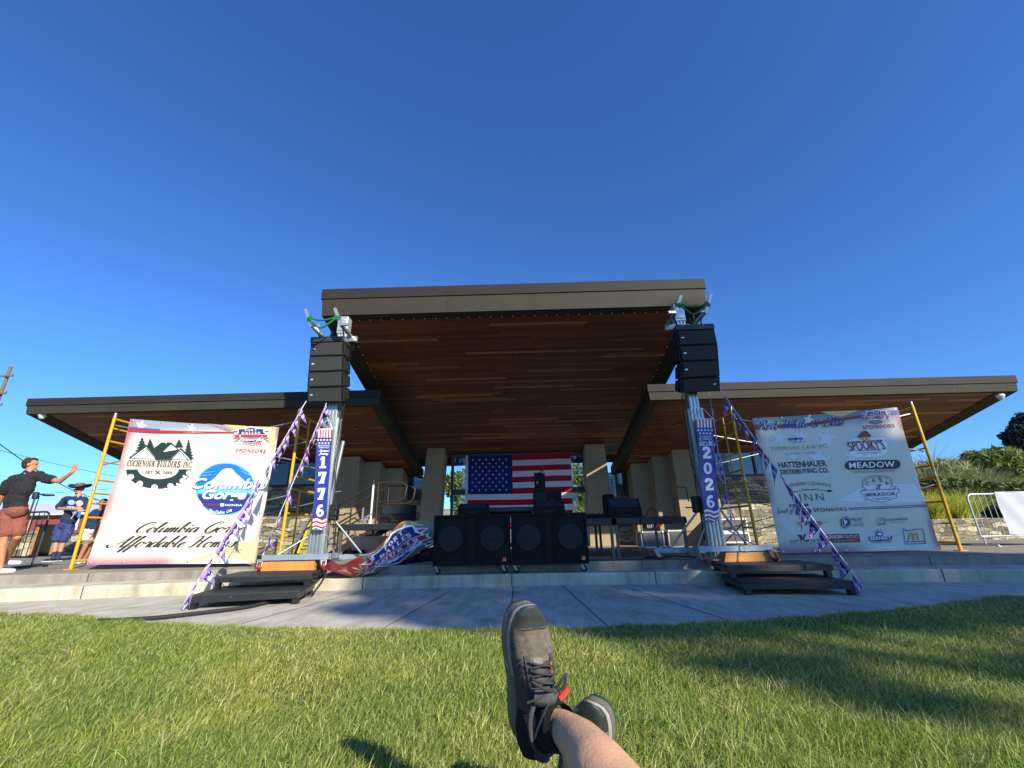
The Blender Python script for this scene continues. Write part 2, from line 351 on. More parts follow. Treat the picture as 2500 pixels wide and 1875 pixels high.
# ================================================================ THE SETTING
def nodes(m): return m.node_tree.nodes, m.node_tree.links
def concrete(name, col, dark, scale=1.3):
    m = M(name, col, 0.85, spec=0.25); n, l = nodes(m); b = n['Principled BSDF']; tc = n['Texture Coordinate']
    def noise(sc, det=6, rough=0.6, stretch=None):
        t = n.new('ShaderNodeTexNoise'); t.inputs['Scale'].default_value = sc; t.inputs['Detail'].default_value = det; t.inputs['Roughness'].default_value = rough
        if stretch:
            mp = n.new('ShaderNodeMapping'); mp.inputs['Scale'].default_value = stretch; l.new(tc.outputs['Object'], mp.inputs[0]); l.new(mp.outputs[0], t.inputs['Vector'])
        else: l.new(tc.outputs['Object'], t.inputs['Vector'])
        return t
    r1 = n.new('ShaderNodeValToRGB'); r1.color_ramp.elements[0].position = 0.33; r1.color_ramp.elements[1].position = 0.66
    c = lin(col); d = lin(dark); r1.color_ramp.elements[0].color = (*d, 1); r1.color_ramp.elements[1].color = (*c, 1)
    l.new(noise(scale).outputs['Fac'], r1.inputs['Fac'])
    st = noise(3.0, 4, 0.6, (2.2, 0.6, 0.25)); r2 = n.new('ShaderNodeValToRGB'); r2.color_ramp.elements[0].position = 0.36; r2.color_ramp.elements[1].position = 0.56
    r2.color_ramp.elements[0].color = (0.62, 0.58, 0.5, 1); r2.color_ramp.elements[1].color = (1, 1, 1, 1); l.new(st.outputs['Fac'], r2.inputs['Fac'])
    mx = n.new('ShaderNodeMixRGB'); mx.blend_type = 'MULTIPLY'; mx.inputs[0].default_value = 0.6; l.new(r1.outputs[0], mx.inputs[1]); l.new(r2.outputs[0], mx.inputs[2])
    sp = noise(90, 3); r3 = n.new('ShaderNodeValToRGB'); r3.color_ramp.elements[0].position = 0.3; r3.color_ramp.elements[1].position = 0.6
    r3.color_ramp.elements[0].color = (0.75, 0.75, 0.75, 1); r3.color_ramp.elements[1].color = (1.04, 1.04, 1.04, 1); l.new(sp.outputs['Fac'], r3.inputs['Fac'])
    m2 = n.new('ShaderNodeMixRGB'); m2.blend_type = 'MULTIPLY'; m2.inputs[0].default_value = 0.7; l.new(mx.outputs[0], m2.inputs[1]); l.new(r3.outputs[0], m2.inputs[2])
    l.new(m2.outputs[0], b.inputs['Base Color'])
    bp = n.new('ShaderNodeBump'); bp.inputs['Strength'].default_value = 0.25; bp.inputs['Distance'].default_value = 0.004; l.new(sp.outputs['Fac'], bp.inputs['Height']); l.new(bp.outputs[0], b.inputs['Normal'])
    return m
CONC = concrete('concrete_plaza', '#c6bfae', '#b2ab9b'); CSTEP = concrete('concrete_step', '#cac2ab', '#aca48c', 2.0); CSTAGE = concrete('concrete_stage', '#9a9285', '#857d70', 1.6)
JOINT = M('joint', (0.05, 0.048, 0.045), 0.9)
def c1(x): return 7.2 - 0.0135*x*x if abs(x) < 12 else 7.2 - 0.0135*144
def c2(x): return 7.62 - 0.0075*x*x if abs(x) < 12 else 7.62 - 0.0075*144
def lawn_edge(x): return min(4.03 + 0.045*x*x, 5.15)+0.35*min(1, max(0, (abs(x)-5)/2))
def lawn_h(y):
    t = np.clip((2.6-np.asarray(y, float))/2.4, 0, 1); return 0.015 + 0.20*t*t*(3-2*t)
def struct(mb, name, mats): return props(mb.build(name, mats), kind='structure')
b = MB(); b.face([(-2500, -2500, -0.12), (2500, -2500, -0.12), (2500, 2500, -0.12), (-2500, 2500, -0.12)])
struct(b, 'ground', M('dry_ground', '#8b8468', 0.95, var=0.25, vscale=0.05))
b = MB(); b.face([(-40, -12, -0.004), (40, -12, -0.004), (40, 9, -0.004), (-40, 9, -0.004)])
JL = [((1113, 1434.8), (932, 1535.4)), ((1253, 1437), (1243, 1530)), ((1374, 1429.7), (1479, 1524)), ((1513, 1428), (1775.6, 1512.8)), ((880, 1444), (590, 1522)), ((1660, 1427), (2160, 1487)), ((1113-560, 1460), (150, 1500))]
for pa, pb in JL:
    a = onz(pa, 0); c = onz(pb, 0); d = (c-a).normalized(); a = a - d*0.25; c = c + d*0.3; n = V((-d.y, d.x, 0))*0.0055
    b.face([a-n, c-n, c+n, a+n], 1)
xs = [-40+0.5*i for i in range(161)]
struct(b, 'plaza', [CONC, JOINT])
def stepmesh(cf, z0, z1, yback, joints, name, mat):
    b = MB(); G = []
    for x in xs:
        y = cf(x); G.append([(x, y, z0), (x, y, z1-0.022), (x, y+0.006, z1-0.008), (x, y+0.022, z1), (x, yback(x), z1)])
    b.grid(G, 0, False)
    for x in joints:
        y = cf(x)-0.003
        for dx in (0,):
            b.hexa([(x-.007, y, z0), (x+.007, y, z0), (x+.007, y+0.03, z0), (x-.007, y+0.03, z0)], [(x-.007, y, z1-.01), (x+.007, y, z1-.01), (x+.007, y+0.03, z1+.002), (x-.007, y+0.03, z1+.002)], 1)
            b.face([(x-.007, y+.03, z1+.003), (x+.007, y+.03, z1+.003), (x+.007, yback(x)-.02, z1+.003), (x-.007, yback(x)-.02, z1+.003)], 1)
    return struct(b, name, [mat, JOINT])
stepmesh(c1, -0.1, Z1, lambda x: c2(x)+0.05, [-6.35, -4.4, -2.45, -0.17, 2.02, 5.95, 8.2], 'lower_step', CSTEP)
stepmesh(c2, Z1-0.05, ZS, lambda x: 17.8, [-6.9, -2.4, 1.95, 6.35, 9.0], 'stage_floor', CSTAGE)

# ---- lawn and its grass
b = MB(); gx = np.linspace(-34, 34, 137); G = []
for x in gx:
    e = float(lawn_edge(x)); ys = list(np.linspace(-14, 0, 6)) + list(np.linspace(0.3, e, 18))
    G.append([(x, y, float(lawn_h(y))) for y in ys] + [(x, e+0.01, -0.02)])
b.grid(G)
SOIL = M('turf_soil', (0.05, 0.06, 0.018), 0.95, var=0.35, vscale=9, bump=0.4, bscale=60)
struct(b, 'lawn', SOIL)
def leaf_material(name, ramp, trans=0.35, rough=0.55, nscale=None):
    """foliage: colour differs from leaf to leaf, some light passes through"""
    m = bpy.data.materials.new(name); m.use_nodes = True; n, l = nodes(m); n.clear()
    out = n.new('ShaderNodeOutputMaterial'); ge = n.new('ShaderNodeNewGeometry'); rp = n.new('ShaderNodeValToRGB')
    el = rp.color_ramp.elements
    while len(el) < len(ramp): el.new(0.5)
    for e, (p, c) in zip(el, ramp): e.position = p; e.color = (*c, 1)
    l.new(ge.outputs['Random Per Island'], rp.inputs['Fac']); src = rp.outputs['Color']
    if nscale:
        tc = n.new('ShaderNodeTexCoord'); no = n.new('ShaderNodeTexNoise'); no.inputs['Scale'].default_value = nscale; no.inputs['Detail'].default_value = 4
        l.new(tc.outputs['Object'], no.inputs['Vector']); r2 = n.new('ShaderNodeValToRGB'); r2.color_ramp.elements[0].position = 0.38; r2.color_ramp.elements[1].position = 0.64
        r2.color_ramp.elements[0].color = (0.72, 0.85, 0.68, 1); r2.color_ramp.elements[1].color = (1.22, 1.10, 1.1, 1); l.new(no.outputs['Fac'], r2.inputs['Fac'])
        mx = n.new('ShaderNodeMixRGB'); mx.blend_type = 'MULTIPLY'; mx.inputs[0].default_value = 1; l.new(src, mx.inputs[1]); l.new(r2.outputs[0], mx.inputs[2]); src = mx.outputs[0]
    pb = n.new('ShaderNodeBsdfPrincipled'); pb.inputs['Roughness'].default_value = rough; pb.inputs['Specular IOR Level'].default_value = 0.35; l.new(src, pb.inputs['Base Color'])
    tr = n.new('ShaderNodeBsdfTranslucent'); l.new(src, tr.inputs['Color']); ms = n.new('ShaderNodeMixShader'); ms.inputs[0].default_value = trans
    l.new(pb.outputs[0], ms.inputs[1]); l.new(tr.outputs[0], ms.inputs[2]); l.new(ms.outputs[0], out.inputs[0]); MATS[name] = m
    return m
GRASS = leaf_material('grass_blades', [(0.0, (0.12, 0.175, 0.026)), (0.44, (0.275, 0.35, 0.056)), (0.75, (0.44, 0.485, 0.11)), (0.89, (0.62, 0.58, 0.23)), (1.0, (0.76, 0.68, 0.40))], 0.42, 0.42, 0.9)
def np_mesh(name, v, f, mat, parent=None, kind=None, smooth=False):
    """v (n,3), f (m,4) arrays"""
    me = bpy.data.meshes.new(name); o0 = org(parent); v = v - np.array(o0)
    me.vertices.add(len(v)); me.vertices.foreach_set('co', v.astype(np.float32).ravel())
    k = f.shape[1]; me.loops.add(f.size); me.loops.foreach_set('vertex_index', f.astype(np.int32).ravel())
    me.polygons.add(len(f)); me.polygons.foreach_set('loop_start', np.arange(0, f.size, k, dtype=np.int32)); me.polygons.foreach_set('loop_total', np.full(len(f), k, dtype=np.int32))
    me.materials.append(mat); me.update(calc_edges=True); me.validate()
    o = link_mesh(name, me, parent, smooth)
    if kind: o['kind'] = kind
    return o
def blades(P, H, Wd, lean, ang, segs=3):
    """curved tapered strips: P (n,3) roots"""
    n = len(P); t = np.linspace(0, 1, segs+1)[None, :]
    ca, sa = np.cos(ang)[:, None], np.sin(ang)[:, None]
    out = lean[:, None]*H[:, None]*t**1.8; z = H[:, None]*t*(1-0.25*np.minimum(lean, 1.6)[:, None]*t)
    cx = P[:, 0:1]+ca*out; cy = P[:, 1:2]+sa*out; cz = P[:, 2:3]+z
    w = Wd[:, None]/2*(1-t**2*0.92)
    tw = rng.uniform(0, 2*math.pi, n)[:, None]; wx, wy = np.cos(tw)*w, np.sin(tw)*w
    v = np.stack([np.stack([cx-wx, cy-wy, cz], -1), np.stack([cx+wx, cy+wy, cz], -1)], 2)      # n, segs+1, 2, 3
    idx = (np.arange(n)*(segs+1)*2)[:, None]; fs = []
    for s in range(segs):
        fs.append(np.stack([idx[:, 0]+2*s, idx[:, 0]+2*s+1, idx[:, 0]+2*s+3, idx[:, 0]+2*s+2], -1))
    return v.reshape(-1, 3), np.stack(fs, 1).reshape(-1, 4)
pts = []
for (y0, y1, den) in ((1.15, 1.7, 22000), (1.7, 2.4, 18000), (2.4, 3.3, 13000), (3.3, 4.4, 9500), (4.4, 5.7, 7000)):
    hx = 1.32*y1 + 0.4; n = int(den*(y1-y0)*2*hx)
    x = rng.uniform(-hx, hx, n); y = rng.uniform(y0, y1, n)
    e = np.minimum(4.03+0.045*x*x, 5.15)+0.35*np.clip((np.abs(x)-5)/2, 0, 1)
    e = e + 0.03*np.sin(x*9)+0.02*np.sin(x*23+1); k = (y < e)
    pts.append(np.stack([x[k], y[k]], 1))
P = np.concatenate(pts); n = len(P)
cl = np.sin(P[:, 0]*2.1+np.sin(P[:, 1]*3.1)*1.3)*np.cos(P[:, 1]*2.7+P[:, 0]*0.6) + 0.6*np.sin(P[:, 0]*7.3+P[:, 1]*5.1)     # tufts
P3 = np.column_stack([P, lawn_h(P[:, 1])-0.006])
far = np.clip((P[:, 1]-1.3)/3.5, 0, 1)
H = (0.024+0.006*cl+rng.exponential(0.009, n))*(1+0.30*(1-far)); Wd = rng.uniform(0.0022, 0.0040, n)*(1+0.8*far)
# longer ragged fringe along the paving
xe = rng.uniform(-6.8, 6.8, 9000); ye = np.minimum(4.03+0.045*xe*xe, 5.15)+0.35*np.clip((np.abs(xe)-5)/2, 0, 1)+0.03*np.sin(xe*9)+0.02*np.sin(xe*23+1)-rng.exponential(.035, 9000)+.02
P3 = np.concatenate([P3, np.column_stack([xe, ye, np.full(9000, .002)])]); H = np.concatenate([H, rng.uniform(.02, .06, 9000)]); Wd = np.concatenate([Wd, rng.uniform(.004, .007, 9000)]); n += 9000
v, f = blades(P3, H, Wd, rng.uniform(0.1, 1.5, n)**1.0, rng.normal(0.4, 1.4, n))
np_mesh('grass', v, f, GRASS, kind='stuff')

# ---- hill and far ground on the left, and low ridge
def hill(name, cx, cy, rx, ry, h, col, seed):
    b = MB(); G = []; rr = random.Random(seed); ph = [rr.uniform(0, 6) for _ in range(6)]
    for i in range(41):
        row = []
        for j in range(25):
            u = i/40*2-1; w = j/24*2-1; d = max(0, 1-u*u)*max(0, 1-w*w)
            z = h*d*(1+0.18*math.sin(u*7+ph[0])+0.1*math.sin(u*17+w*5+ph[1])+0.06*math.sin(u*37+ph[2])) - 1
            row.append((cx+u*rx, cy+w*ry, z))
        G.append(row)
    b.grid(G); return struct(b, name, M(name+'_scrub', col, 0.95, var=0.4, vscale=0.02, bump=0.6, bscale=0.2))
hill('hill', -900, 820, 700, 350, 38, '#7d7f5c', 3)
hill('ridge', -700, 1500, 900, 350, 90, '#8a8a70', 5)

# dry clippings blown on to the plaza beside the lawn
xc = rng.uniform(-6, 6, 420); yc = np.minimum(4.03+0.045*xc*xc, 5.15)+0.35*np.clip((np.abs(xc)-5)/2, 0, 1)+rng.exponential(.25, 420)
v, f = blades(np.column_stack([xc, yc, np.full(420, .004)]), rng.uniform(.006, .014, 420), rng.uniform(.004, .008, 420), rng.uniform(2.0, 4.0, 420), rng.uniform(0, 6.28, 420))
np_mesh('grass_clippings', v, f, M('clipping', '#8a7b4a', .9, var=.3, vscale=40), kind='stuff')

# ================================================================ THE PAVILION
def plank_material():
    m = M('cedar_planks', '#5a2c18', 0.5, spec=0.35); n, l = nodes(m); b = n['Principled BSDF']; tc = n['Texture Coordinate']
    def math_(op, a, c=None):
        q = n.new('ShaderNodeMath'); q.operation = op
        for i, k in enumerate((a, c)):
            if k is None: continue
            if isinstance(k, (int, float)): q.inputs[i].default_value = k
            else: l.new(k, q.inputs[i])
        return q.outputs[0]
    sx = n.new('ShaderNodeSeparateXYZ'); l.new(tc.outputs['Object'], sx.inputs[0]); X, Y = sx.outputs[0], sx.outputs[1]
    row = math_('FLOOR', math_('DIVIDE', Y, 0.088)); fr = math_('FRACT', math_('DIVIDE', Y, 0.088))
    w1 = n.new('ShaderNodeTexWhiteNoise'); w1.noise_dimensions = '1D'; l.new(row, w1.inputs['W'])
    xs_ = math_('ADD', math_('DIVIDE', X, 2.1), math_('MULTIPLY', w1.outputs['Value'], 9.0)); col = math_('FLOOR', xs_); fx = math_('FRACT', xs_)
    cb = n.new('ShaderNodeCombineXYZ'); l.new(row, cb.inputs[0]); l.new(col, cb.inputs[1])
    w2 = n.new('ShaderNodeTexWhiteNoise'); w2.noise_dimensions = '2D'; l.new(cb.outputs[0], w2.inputs['Vector'])
    rp = n.new('ShaderNodeValToRGB'); e = rp.color_ramp.elements
    for p, h in ((0.35, '#6b3b24'), (0.62, '#764327'), (0.84, '#834e2c')): q = e.new(p); q.color = (*lin(h), 1)
    e[0].color = (*lin('#5b3220'), 1); e[-1].color = (*lin('#a87449'), 1); e[-1].position = 0.99
    l.new(w2.outputs['Value'], rp.inputs['Fac'])
    gr = n.new('ShaderNodeTexNoise'); gr.inputs['Scale'].default_value = 5; gr.inputs['Detail'].default_value = 6; mp = n.new('ShaderNodeMapping'); mp.inputs['Scale'].default_value = (0.35, 14, 1)
    l.new(tc.outputs['Object'], mp.inputs[0]); l.new(mp.outputs[0], gr.inputs['Vector'])
    r2 = n.new('ShaderNodeValToRGB'); r2.color_ramp.elements[0].color = (0.72, 0.7, 0.68, 1); r2.color_ramp.elements[1].color = (1.15, 1.15, 1.15, 1); l.new(gr.outputs['Fac'], r2.inputs['Fac'])
    mx = n.new('ShaderNodeMixRGB'); mx.blend_type = 'MULTIPLY'; mx.inputs[0].default_value = 1; l.new(rp.outputs[0], mx.inputs[1]); l.new(r2.outputs[0], mx.inputs[2])
    gap = math_('MULTIPLY', math_('GREATER_THAN', fr, 0.07), math_('GREATER_THAN', fx, 0.002))
    m2 = n.new('ShaderNodeMixRGB'); m2.inputs[1].default_value = (0.012, 0.007, 0.005, 1); l.new(gap, m2.inputs[0]); l.new(mx.outputs[0], m2.inputs[2]); l.new(m2.outputs[0], b.inputs['Base Color'])
    bp = n.new('ShaderNodeBump'); bp.inputs['Strength'].default_value = 0.5; bp.inputs['Distance'].default_value = 0.006; l.new(gap, bp.inputs['Height']); l.new(bp.outputs[0], b.inputs['Normal'])
    return m
PLANK = plank_material()
def stone_material():
    """coursed ledgestone: three sizes of split blocks with dark mortar"""
    m = M('ledgestone', '#8d8266', 0.9, spec=0.2); n, l = nodes(m); b = n['Principled BSDF']; tc = n['Texture Coordinate']
    mp = n.new('ShaderNodeMapping'); mp.inputs['Rotation'].default_value = (R(90), 0, 0); l.new(tc.outputs['Object'], mp.inputs[0])
    wv = n.new('ShaderNodeTexNoise'); wv.inputs['Scale'].default_value = 3.5; l.new(tc.outputs['Object'], wv.inputs['Vector'])
    ad = n.new('ShaderNodeMixRGB'); ad.blend_type = 'ADD'; ad.inputs[0].default_value = 0.22; l.new(mp.outputs[0], ad.inputs[1]); l.new(wv.outputs['Color'], ad.inputs[2])
    def brick(wd, h, off, sq, sf):
        t = n.new('ShaderNodeTexBrick'); t.offset = off; t.squash = sq; t.squash_frequency = sf; t.inputs['Scale'].default_value = 1; t.inputs['Brick Width'].default_value = wd; t.inputs['Row Height'].default_value = h
        t.inputs['Mortar Size'].default_value = 0.006; t.inputs['Mortar Smooth'].default_value = 0.25; t.inputs['Color1'].default_value = (0, 0, 0, 1); t.inputs['Color2'].default_value = (1, 1, 1, 1); t.inputs['Mortar'].default_value = (0.5, 0.5, 0.5, 1)
        l.new(ad.outputs[0], t.inputs['Vector']); return t
    A = brick(0.34, 0.105, 0.37, 1.7, 3); B = brick(0.55, 0.21, 0.61, 0.6, 2)
    vs = n.new('ShaderNodeTexVoronoi'); vs.inputs['Scale'].default_value = 1.5; l.new(mp.outputs[0], vs.inputs['Vector'])
    sel = n.new('ShaderNodeSeparateColor'); l.new(vs.outputs['Color'], sel.inputs[0]); gt = n.new('ShaderNodeMath'); gt.operation = 'GREATER_THAN'; gt.inputs[1].default_value = 0.62; l.new(sel.outputs[0], gt.inputs[0])
    def mix(a, c): q = n.new('ShaderNodeMixRGB'); l.new(gt.outputs[0], q.inputs[0]); l.new(a, q.inputs[1]); l.new(c, q.inputs[2]); return q.outputs[0]
    colr = mix(A.outputs['Color'], B.outputs['Color']); fac = mix(A.outputs['Fac'], B.outputs['Fac'])
    rp = n.new('ShaderNodeValToRGB'); e = rp.color_ramp.elements
    e[0].color = (*lin('#66604f'), 1); e[1].color = (*lin('#bdb296'), 1)
    for p, h in ((0.25, '#7f7866'), (0.5, '#a1977c'), (0.72, '#6f6a5e'), (0.86, '#b0a68c')): q = e.new(p); q.color = (*lin(h), 1)
    l.new(colr, rp.inputs['Fac'])
    no = n.new('ShaderNodeTexNoise'); no.inputs['Scale'].default_value = 16; no.inputs['Detail'].default_value = 6; l.new(tc.outputs['Object'], no.inputs['Vector'])
    r2 = n.new('ShaderNodeValToRGB'); r2.color_ramp.elements[0].position = 0.3; r2.color_ramp.elements[0].color = (0.62, 0.62, 0.62, 1); r2.color_ramp.elements[1].position = 0.7; r2.color_ramp.elements[1].color = (1.15, 1.13, 1.1, 1); l.new(no.outputs['Fac'], r2.inputs['Fac'])
    mx = n.new('ShaderNodeMixRGB'); mx.blend_type = 'MULTIPLY'; mx.inputs[0].default_value = 1; l.new(rp.outputs[0], mx.inputs[1]); l.new(r2.outputs[0], mx.inputs[2])
    mo = n.new('ShaderNodeMixRGB'); l.new(fac, mo.inputs[0]); l.new(mx.outputs[0], mo.inputs[1]); mo.inputs[2].default_value = (0.03, 0.028, 0.024, 1); l.new(mo.outputs[0], b.inputs['Base Color'])
    iv = n.new('ShaderNodeMath'); iv.operation = 'SUBTRACT'; iv.inputs[0].default_value = 1; l.new(fac, iv.inputs[1])
    hs = n.new('ShaderNodeMath'); hs.operation = 'MULTIPLY_ADD'; l.new(no.outputs['Fac'], hs.inputs[0]); hs.inputs[1].default_value = 0.5; l.new(iv.outputs[0], hs.inputs[2])
    bp = n.new('ShaderNodeBump'); bp.inputs['Strength'].default_value = 0.9; bp.inputs['Distance'].default_value = 0.03; l.new(hs.outputs[0], bp.inputs['Height']); l.new(bp.outputs[0], b.inputs['Normal'])
    return m
STONE = stone_material()
FASCIA = M('bronze_fascia', '#3a382f', 0.62, 0.0, var=0.10, vscale=1.2, spec=0.12)
CAP = M('dark_bronze_cap', '#302d29', 0.6, 0.0, var=0.10, vscale=1.2, spec=0.12)
SEAM = M('panel_seam', (0.01, 0.01, 0.01), 0.7)
STUCCO = M('tan_stucco', '#98886c', 0.92, var=0.09, vscale=2.2, bump=0.35, bscale=120, spec=0.15)
FRAME = M('dark_window_frame', '#2a2623', 0.45, 0.2)
CHROME = M('steel_bright', '#c9ccce', 0.3, 0.85, var=0.06)
def glass(name, tint, alpha):
    m = bpy.data.materials.new(name); m.use_nodes = True; n, l = nodes(m); n.clear(); MATS[name] = m
    o = n.new('ShaderNodeOutputMaterial'); t = n.new('ShaderNodeBsdfTransparent'); t.inputs[0].default_value = (*tint, 1); g = n.new('ShaderNodeBsdfGlossy'); g.inputs['Roughness'].default_value = 0.02
    x = n.new('ShaderNodeMixShader'); x.inputs[0].default_value = alpha; l.new(t.outputs[0], x.inputs[1]); l.new(g.outputs[0], x.inputs[2]); l.new(x.outputs[0], o.inputs[0]); return m
PANE = glass('clear_pane', (0.86, 0.93, 0.95), 0.05)
DGLASS = M('dark_reflective_glass', (0.05, 0.075, 0.08), 0.06, 0.55, spec=1.0, var=0.03)

pav = thing('pavilion', 'open air stage pavilion with bronze roofs, cedar soffits, tan columns and stone walls', 'pavilion', (0, 11, ZS))
def roof(name, x0, x1, y0, y1, zt, hcap, hpan, ins, sinset, hs, seams):
    """sloping slab: cap band, set-back panel, lip, plank soffit"""
    def ring(i, dz, x0=x0, x1=x1, y0=y0, y1=y1):
        return [V((x, y, zt - SL*(y-y0) - dz)) for x, y in ((x0+i, y0+i), (x1-i, y0+i), (x1-i, y1-i), (x0+i, y1-i))]
    b = MB(); b.face(ring(0, 0)); b.grid([ring(0, 0), ring(0, hcap), ring(.025, hcap+.002)], 0, False, True)
    root = b.build(name, CAP, pav)
    b = MB(); b.grid([ring(.022, hcap), ring(ins, hpan), ring(sinset, hs)], 0, False, True)
    a, c = ring(.022, hcap), ring(ins, hpan); d = ring(sinset, hs)
    for t in seams:
        for k, (p, q) in enumerate(((a, c), (c, d))):
            w = 0.007; P0 = p[0].lerp(p[1], t); Q0 = q[0].lerp(q[1], t)
            e = V((w, 0, 0)); o = V((0, -.003, -.002)); b.face([P0-e+o, P0+e+o, Q0+e+o, Q0-e+o], 1)
    for j in (0, 1):                                             # corner seams
        for p, q in ((a, c), (c, d)):
            s = .22 if j == 0 else -.22; o = V((0, -.003, -.002)); e = V((.005, 0, 0)); P0 = p[j]+V((s, 0, 0)); Q0 = q[j]+V((s, 0, 0)); b.face([P0-e+o, P0+e+o, Q0+e+o, Q0-e+o], 1)
    b.build('fascia', [FASCIA, SEAM], root)
    b = MB(); b.face(list(reversed(ring(sinset-.02, hs-.012)))); b.build('soffit', PLANK, root)
    return root
Df, Dw = 7.7, 9.8
mr = roof('main_roof', -4.03, 3.90, Df, 15.7, 5.644, .225, .585, .04, .37, .475, (.33, .66))
wl = roof('wing_roof', -12.07, -3.33, Dw, 14.9, 4.11, .18, .37, .04, .30, .27, (.24, .44, .62, .82)); wl['label'] = 'left wing roof, half shaded'
wr = roof('wing_roof', 3.115, 11.85, Dw, 14.9, 4.07, .18, .37, .04, .30, .27, (.2, .42, .64, .84)); wr['label'] = 'right wing roof, fully sunlit'
STUD = M('stud_white', '#cfd2d2', 0.4)
b = MB(); b.lathe([(0, -.012), (.014, -.012), (.017, 0), (0, 0)], n=8); st0 = b.build('fastener', STUD, mr, local=True)
k = 0
def zsoff(y): return 5.644 - SL*(y-Df) - .475
pl = [(-3.55+i*.232, 8.03) for i in range(31)] + [(-3.63, 8.3+i*.3) for i in range(8)] + [(3.5, 8.3+i*.3) for i in range(8)]
for x, y in pl:
    o = st0 if k == 0 else copy_tree(st0, mr); o.location = V((x, y, zsoff(y)-.012)) - ORG[pav]; k += 1
WINGZ = lambda y: 4.07 - SL*(y-Dw) - .27
# columns, tapering upwards
def column(pl_t, pr_t, pl_b, pr_b, y):
    t0, t1, b0, b1 = ony(pl_t, y), ony(pr_t, y), ony(pl_b, y), ony(pr_b, y)
    def ex(t, bb): s = (t.x-bb.x)/(t.z-bb.z); return lambda z: bb.x + s*(z-bb.z)
    fl, fr = ex(t0, b0), ex(t1, b1); zt = zsoff(y)+.02
    b = MB(); d0 = 0.62; lo = ZS
    b.hexa([(fl(lo), y-.08, lo), (fr(lo), y-.08, lo), (fr(lo), y+d0+.08, lo), (fl(lo), y+d0+.08, lo)], [(fl(zt), y, zt), (fr(zt), y, zt), (fr(zt), y+d0, zt), (fl(zt), y+d0, zt)])
    return b.build('column', STUCCO, pav)
z4 = lambda x, y: (980+x*.2411, 1060+y*.2411)
z6 = lambda x, y: (1400+x*.2532, 1080+y*.2532)
column(z4(260, 145), z4(440, 145), z4(178, 860), z4(388, 800), 14.4)
column(z4(1857, 112), z4(2055, 108), z4(1893, 790), (1499, 1262), 14.4)
# rear window wall between the columns
yb = 14.95; zt = zsoff(yb)+.02
X0, X1 = -2.35, 2.22
tr0, tr1 = ony((1300, 1202), yb).z, ony((1300, 1193), yb).z
wroot = MB()
for x in (X0, -1.02, .0, 1.05, X1): wroot.box((x-.045, yb, ZS), (x+.045, yb+.12, zt))
wroot.box((X0, yb+.004, zt-.14), (X1, yb+.116, zt+.0)); wroot.box((X0, yb+.004, tr0-.03), (X1, yb+.116, tr1+.03)); wroot.box((X0, yb+.004, ZS), (X1, yb+.116, ZS+.14))
wf = wroot.build('rear_window', FRAME, pav)
xsx = (X0, -1.02, .0, 1.05, X1)
for a, c in zip(xsx, xsx[1:]):
    for z0, z1_ in ((ZS+.14, tr0-.03), (tr1+.03, zt-.14)):
        b = MB(); b.box((a+.045, yb+.055, z0), (c-.045, yb+.065, z1_)); b.build('pane', PANE, wf)
# stepped stucco piers either side
for sgn, faces in ((1, [(3.58, 4.13, 13.95), (4.12, 4.62, 13.45), (4.61, 5.80, 12.98)]), (-1, [(3.79, 4.35, 13.9), (4.36, 4.87, 13.36), (4.86, 5.75, 12.93)])):
    for x0, x1, y in faces:
        a, c = sorted((sgn*x0, sgn*x1)); b = MB()
        b.hexa([(a, y, ZS), (c, y, ZS), (c, y+.85, ZS), (a, y+.85, ZS)], [(a, y, WINGZ(y)+.015), (c, y, WINGZ(y)+.015), (c, y+.85, WINGZ(y+.85)+.015), (a, y+.85, WINGZ(y+.85)+.015)])
        b.build('pier', STUCCO, pav)
    # low stone panel and dark glazing in the recess, then stone wall with a ribbon window
    xa, xc = sorted((sgn*2.72, sgn*3.8)); b = MB(); b.box((xa, 14.62, ZS), (xc, 14.8, 1.82)); b.build('stone_panel', STONE, pav)
    b = MB(); b.box((xa, 14.66, 1.82), (xc, 14.72, WINGZ(14.7)+.02)); w = b.build('side_window', DGLASS, pav)
    b = MB(); b.box((sgn*3.22-.03, 14.60, 1.822), (sgn*3.22+.03, 14.657, WINGZ(14.62))); b.build('mullion', FRAME, w)
    yw = 13.2; sill = ony((1870, 1159), yw).z
    xa, xc = sorted((sgn*5.76, sgn*11.35)); b = MB(); b.box((xa, yw, ZS), (xc, yw+.35, sill)); b.build('stone_wall', STONE, pav)
    b = MB(); b.box((xa, yw+.1, sill+.002), (xc, yw+.16, WINGZ(yw+.13)+.01)); w = b.build('ribbon_window', DGLASS, pav)
    b = MB(); b.box((xa-.01, yw-.02, sill-.03), (xc+.01, yw+.098, sill+.03))
    for i in range(5): x = xa+(xc-xa)*i/4; b.box((x-.03, yw+.06, sill+.032), (x+.03, yw+.097, WINGZ(yw+.1)))
    b.build('window_frame', FRAME, w)
    b = MB(); x = sgn*11.45; b.box((x-.09, yw-.05, ZS), (x+.09, yw+.4, WINGZ(yw)+.02)); b.build('end_post', FRAME, pav)
    b = MB(); b.box((x-.06, yw+.402, ZS), (x+.06, 15.5, WINGZ(15.4))); b.build('side_wall', STUCCO, pav)
b = MB(); b.box((-11.4, 15.3, ZS), (-2.9, 15.5, WINGZ(15.3))); b.build('back_wall', STUCCO, pav)
b = MB(); b.box((2.85, 15.3, ZS), (11.4, 15.5, WINGZ(15.3))); b.build('back_wall', STUCCO, pav)
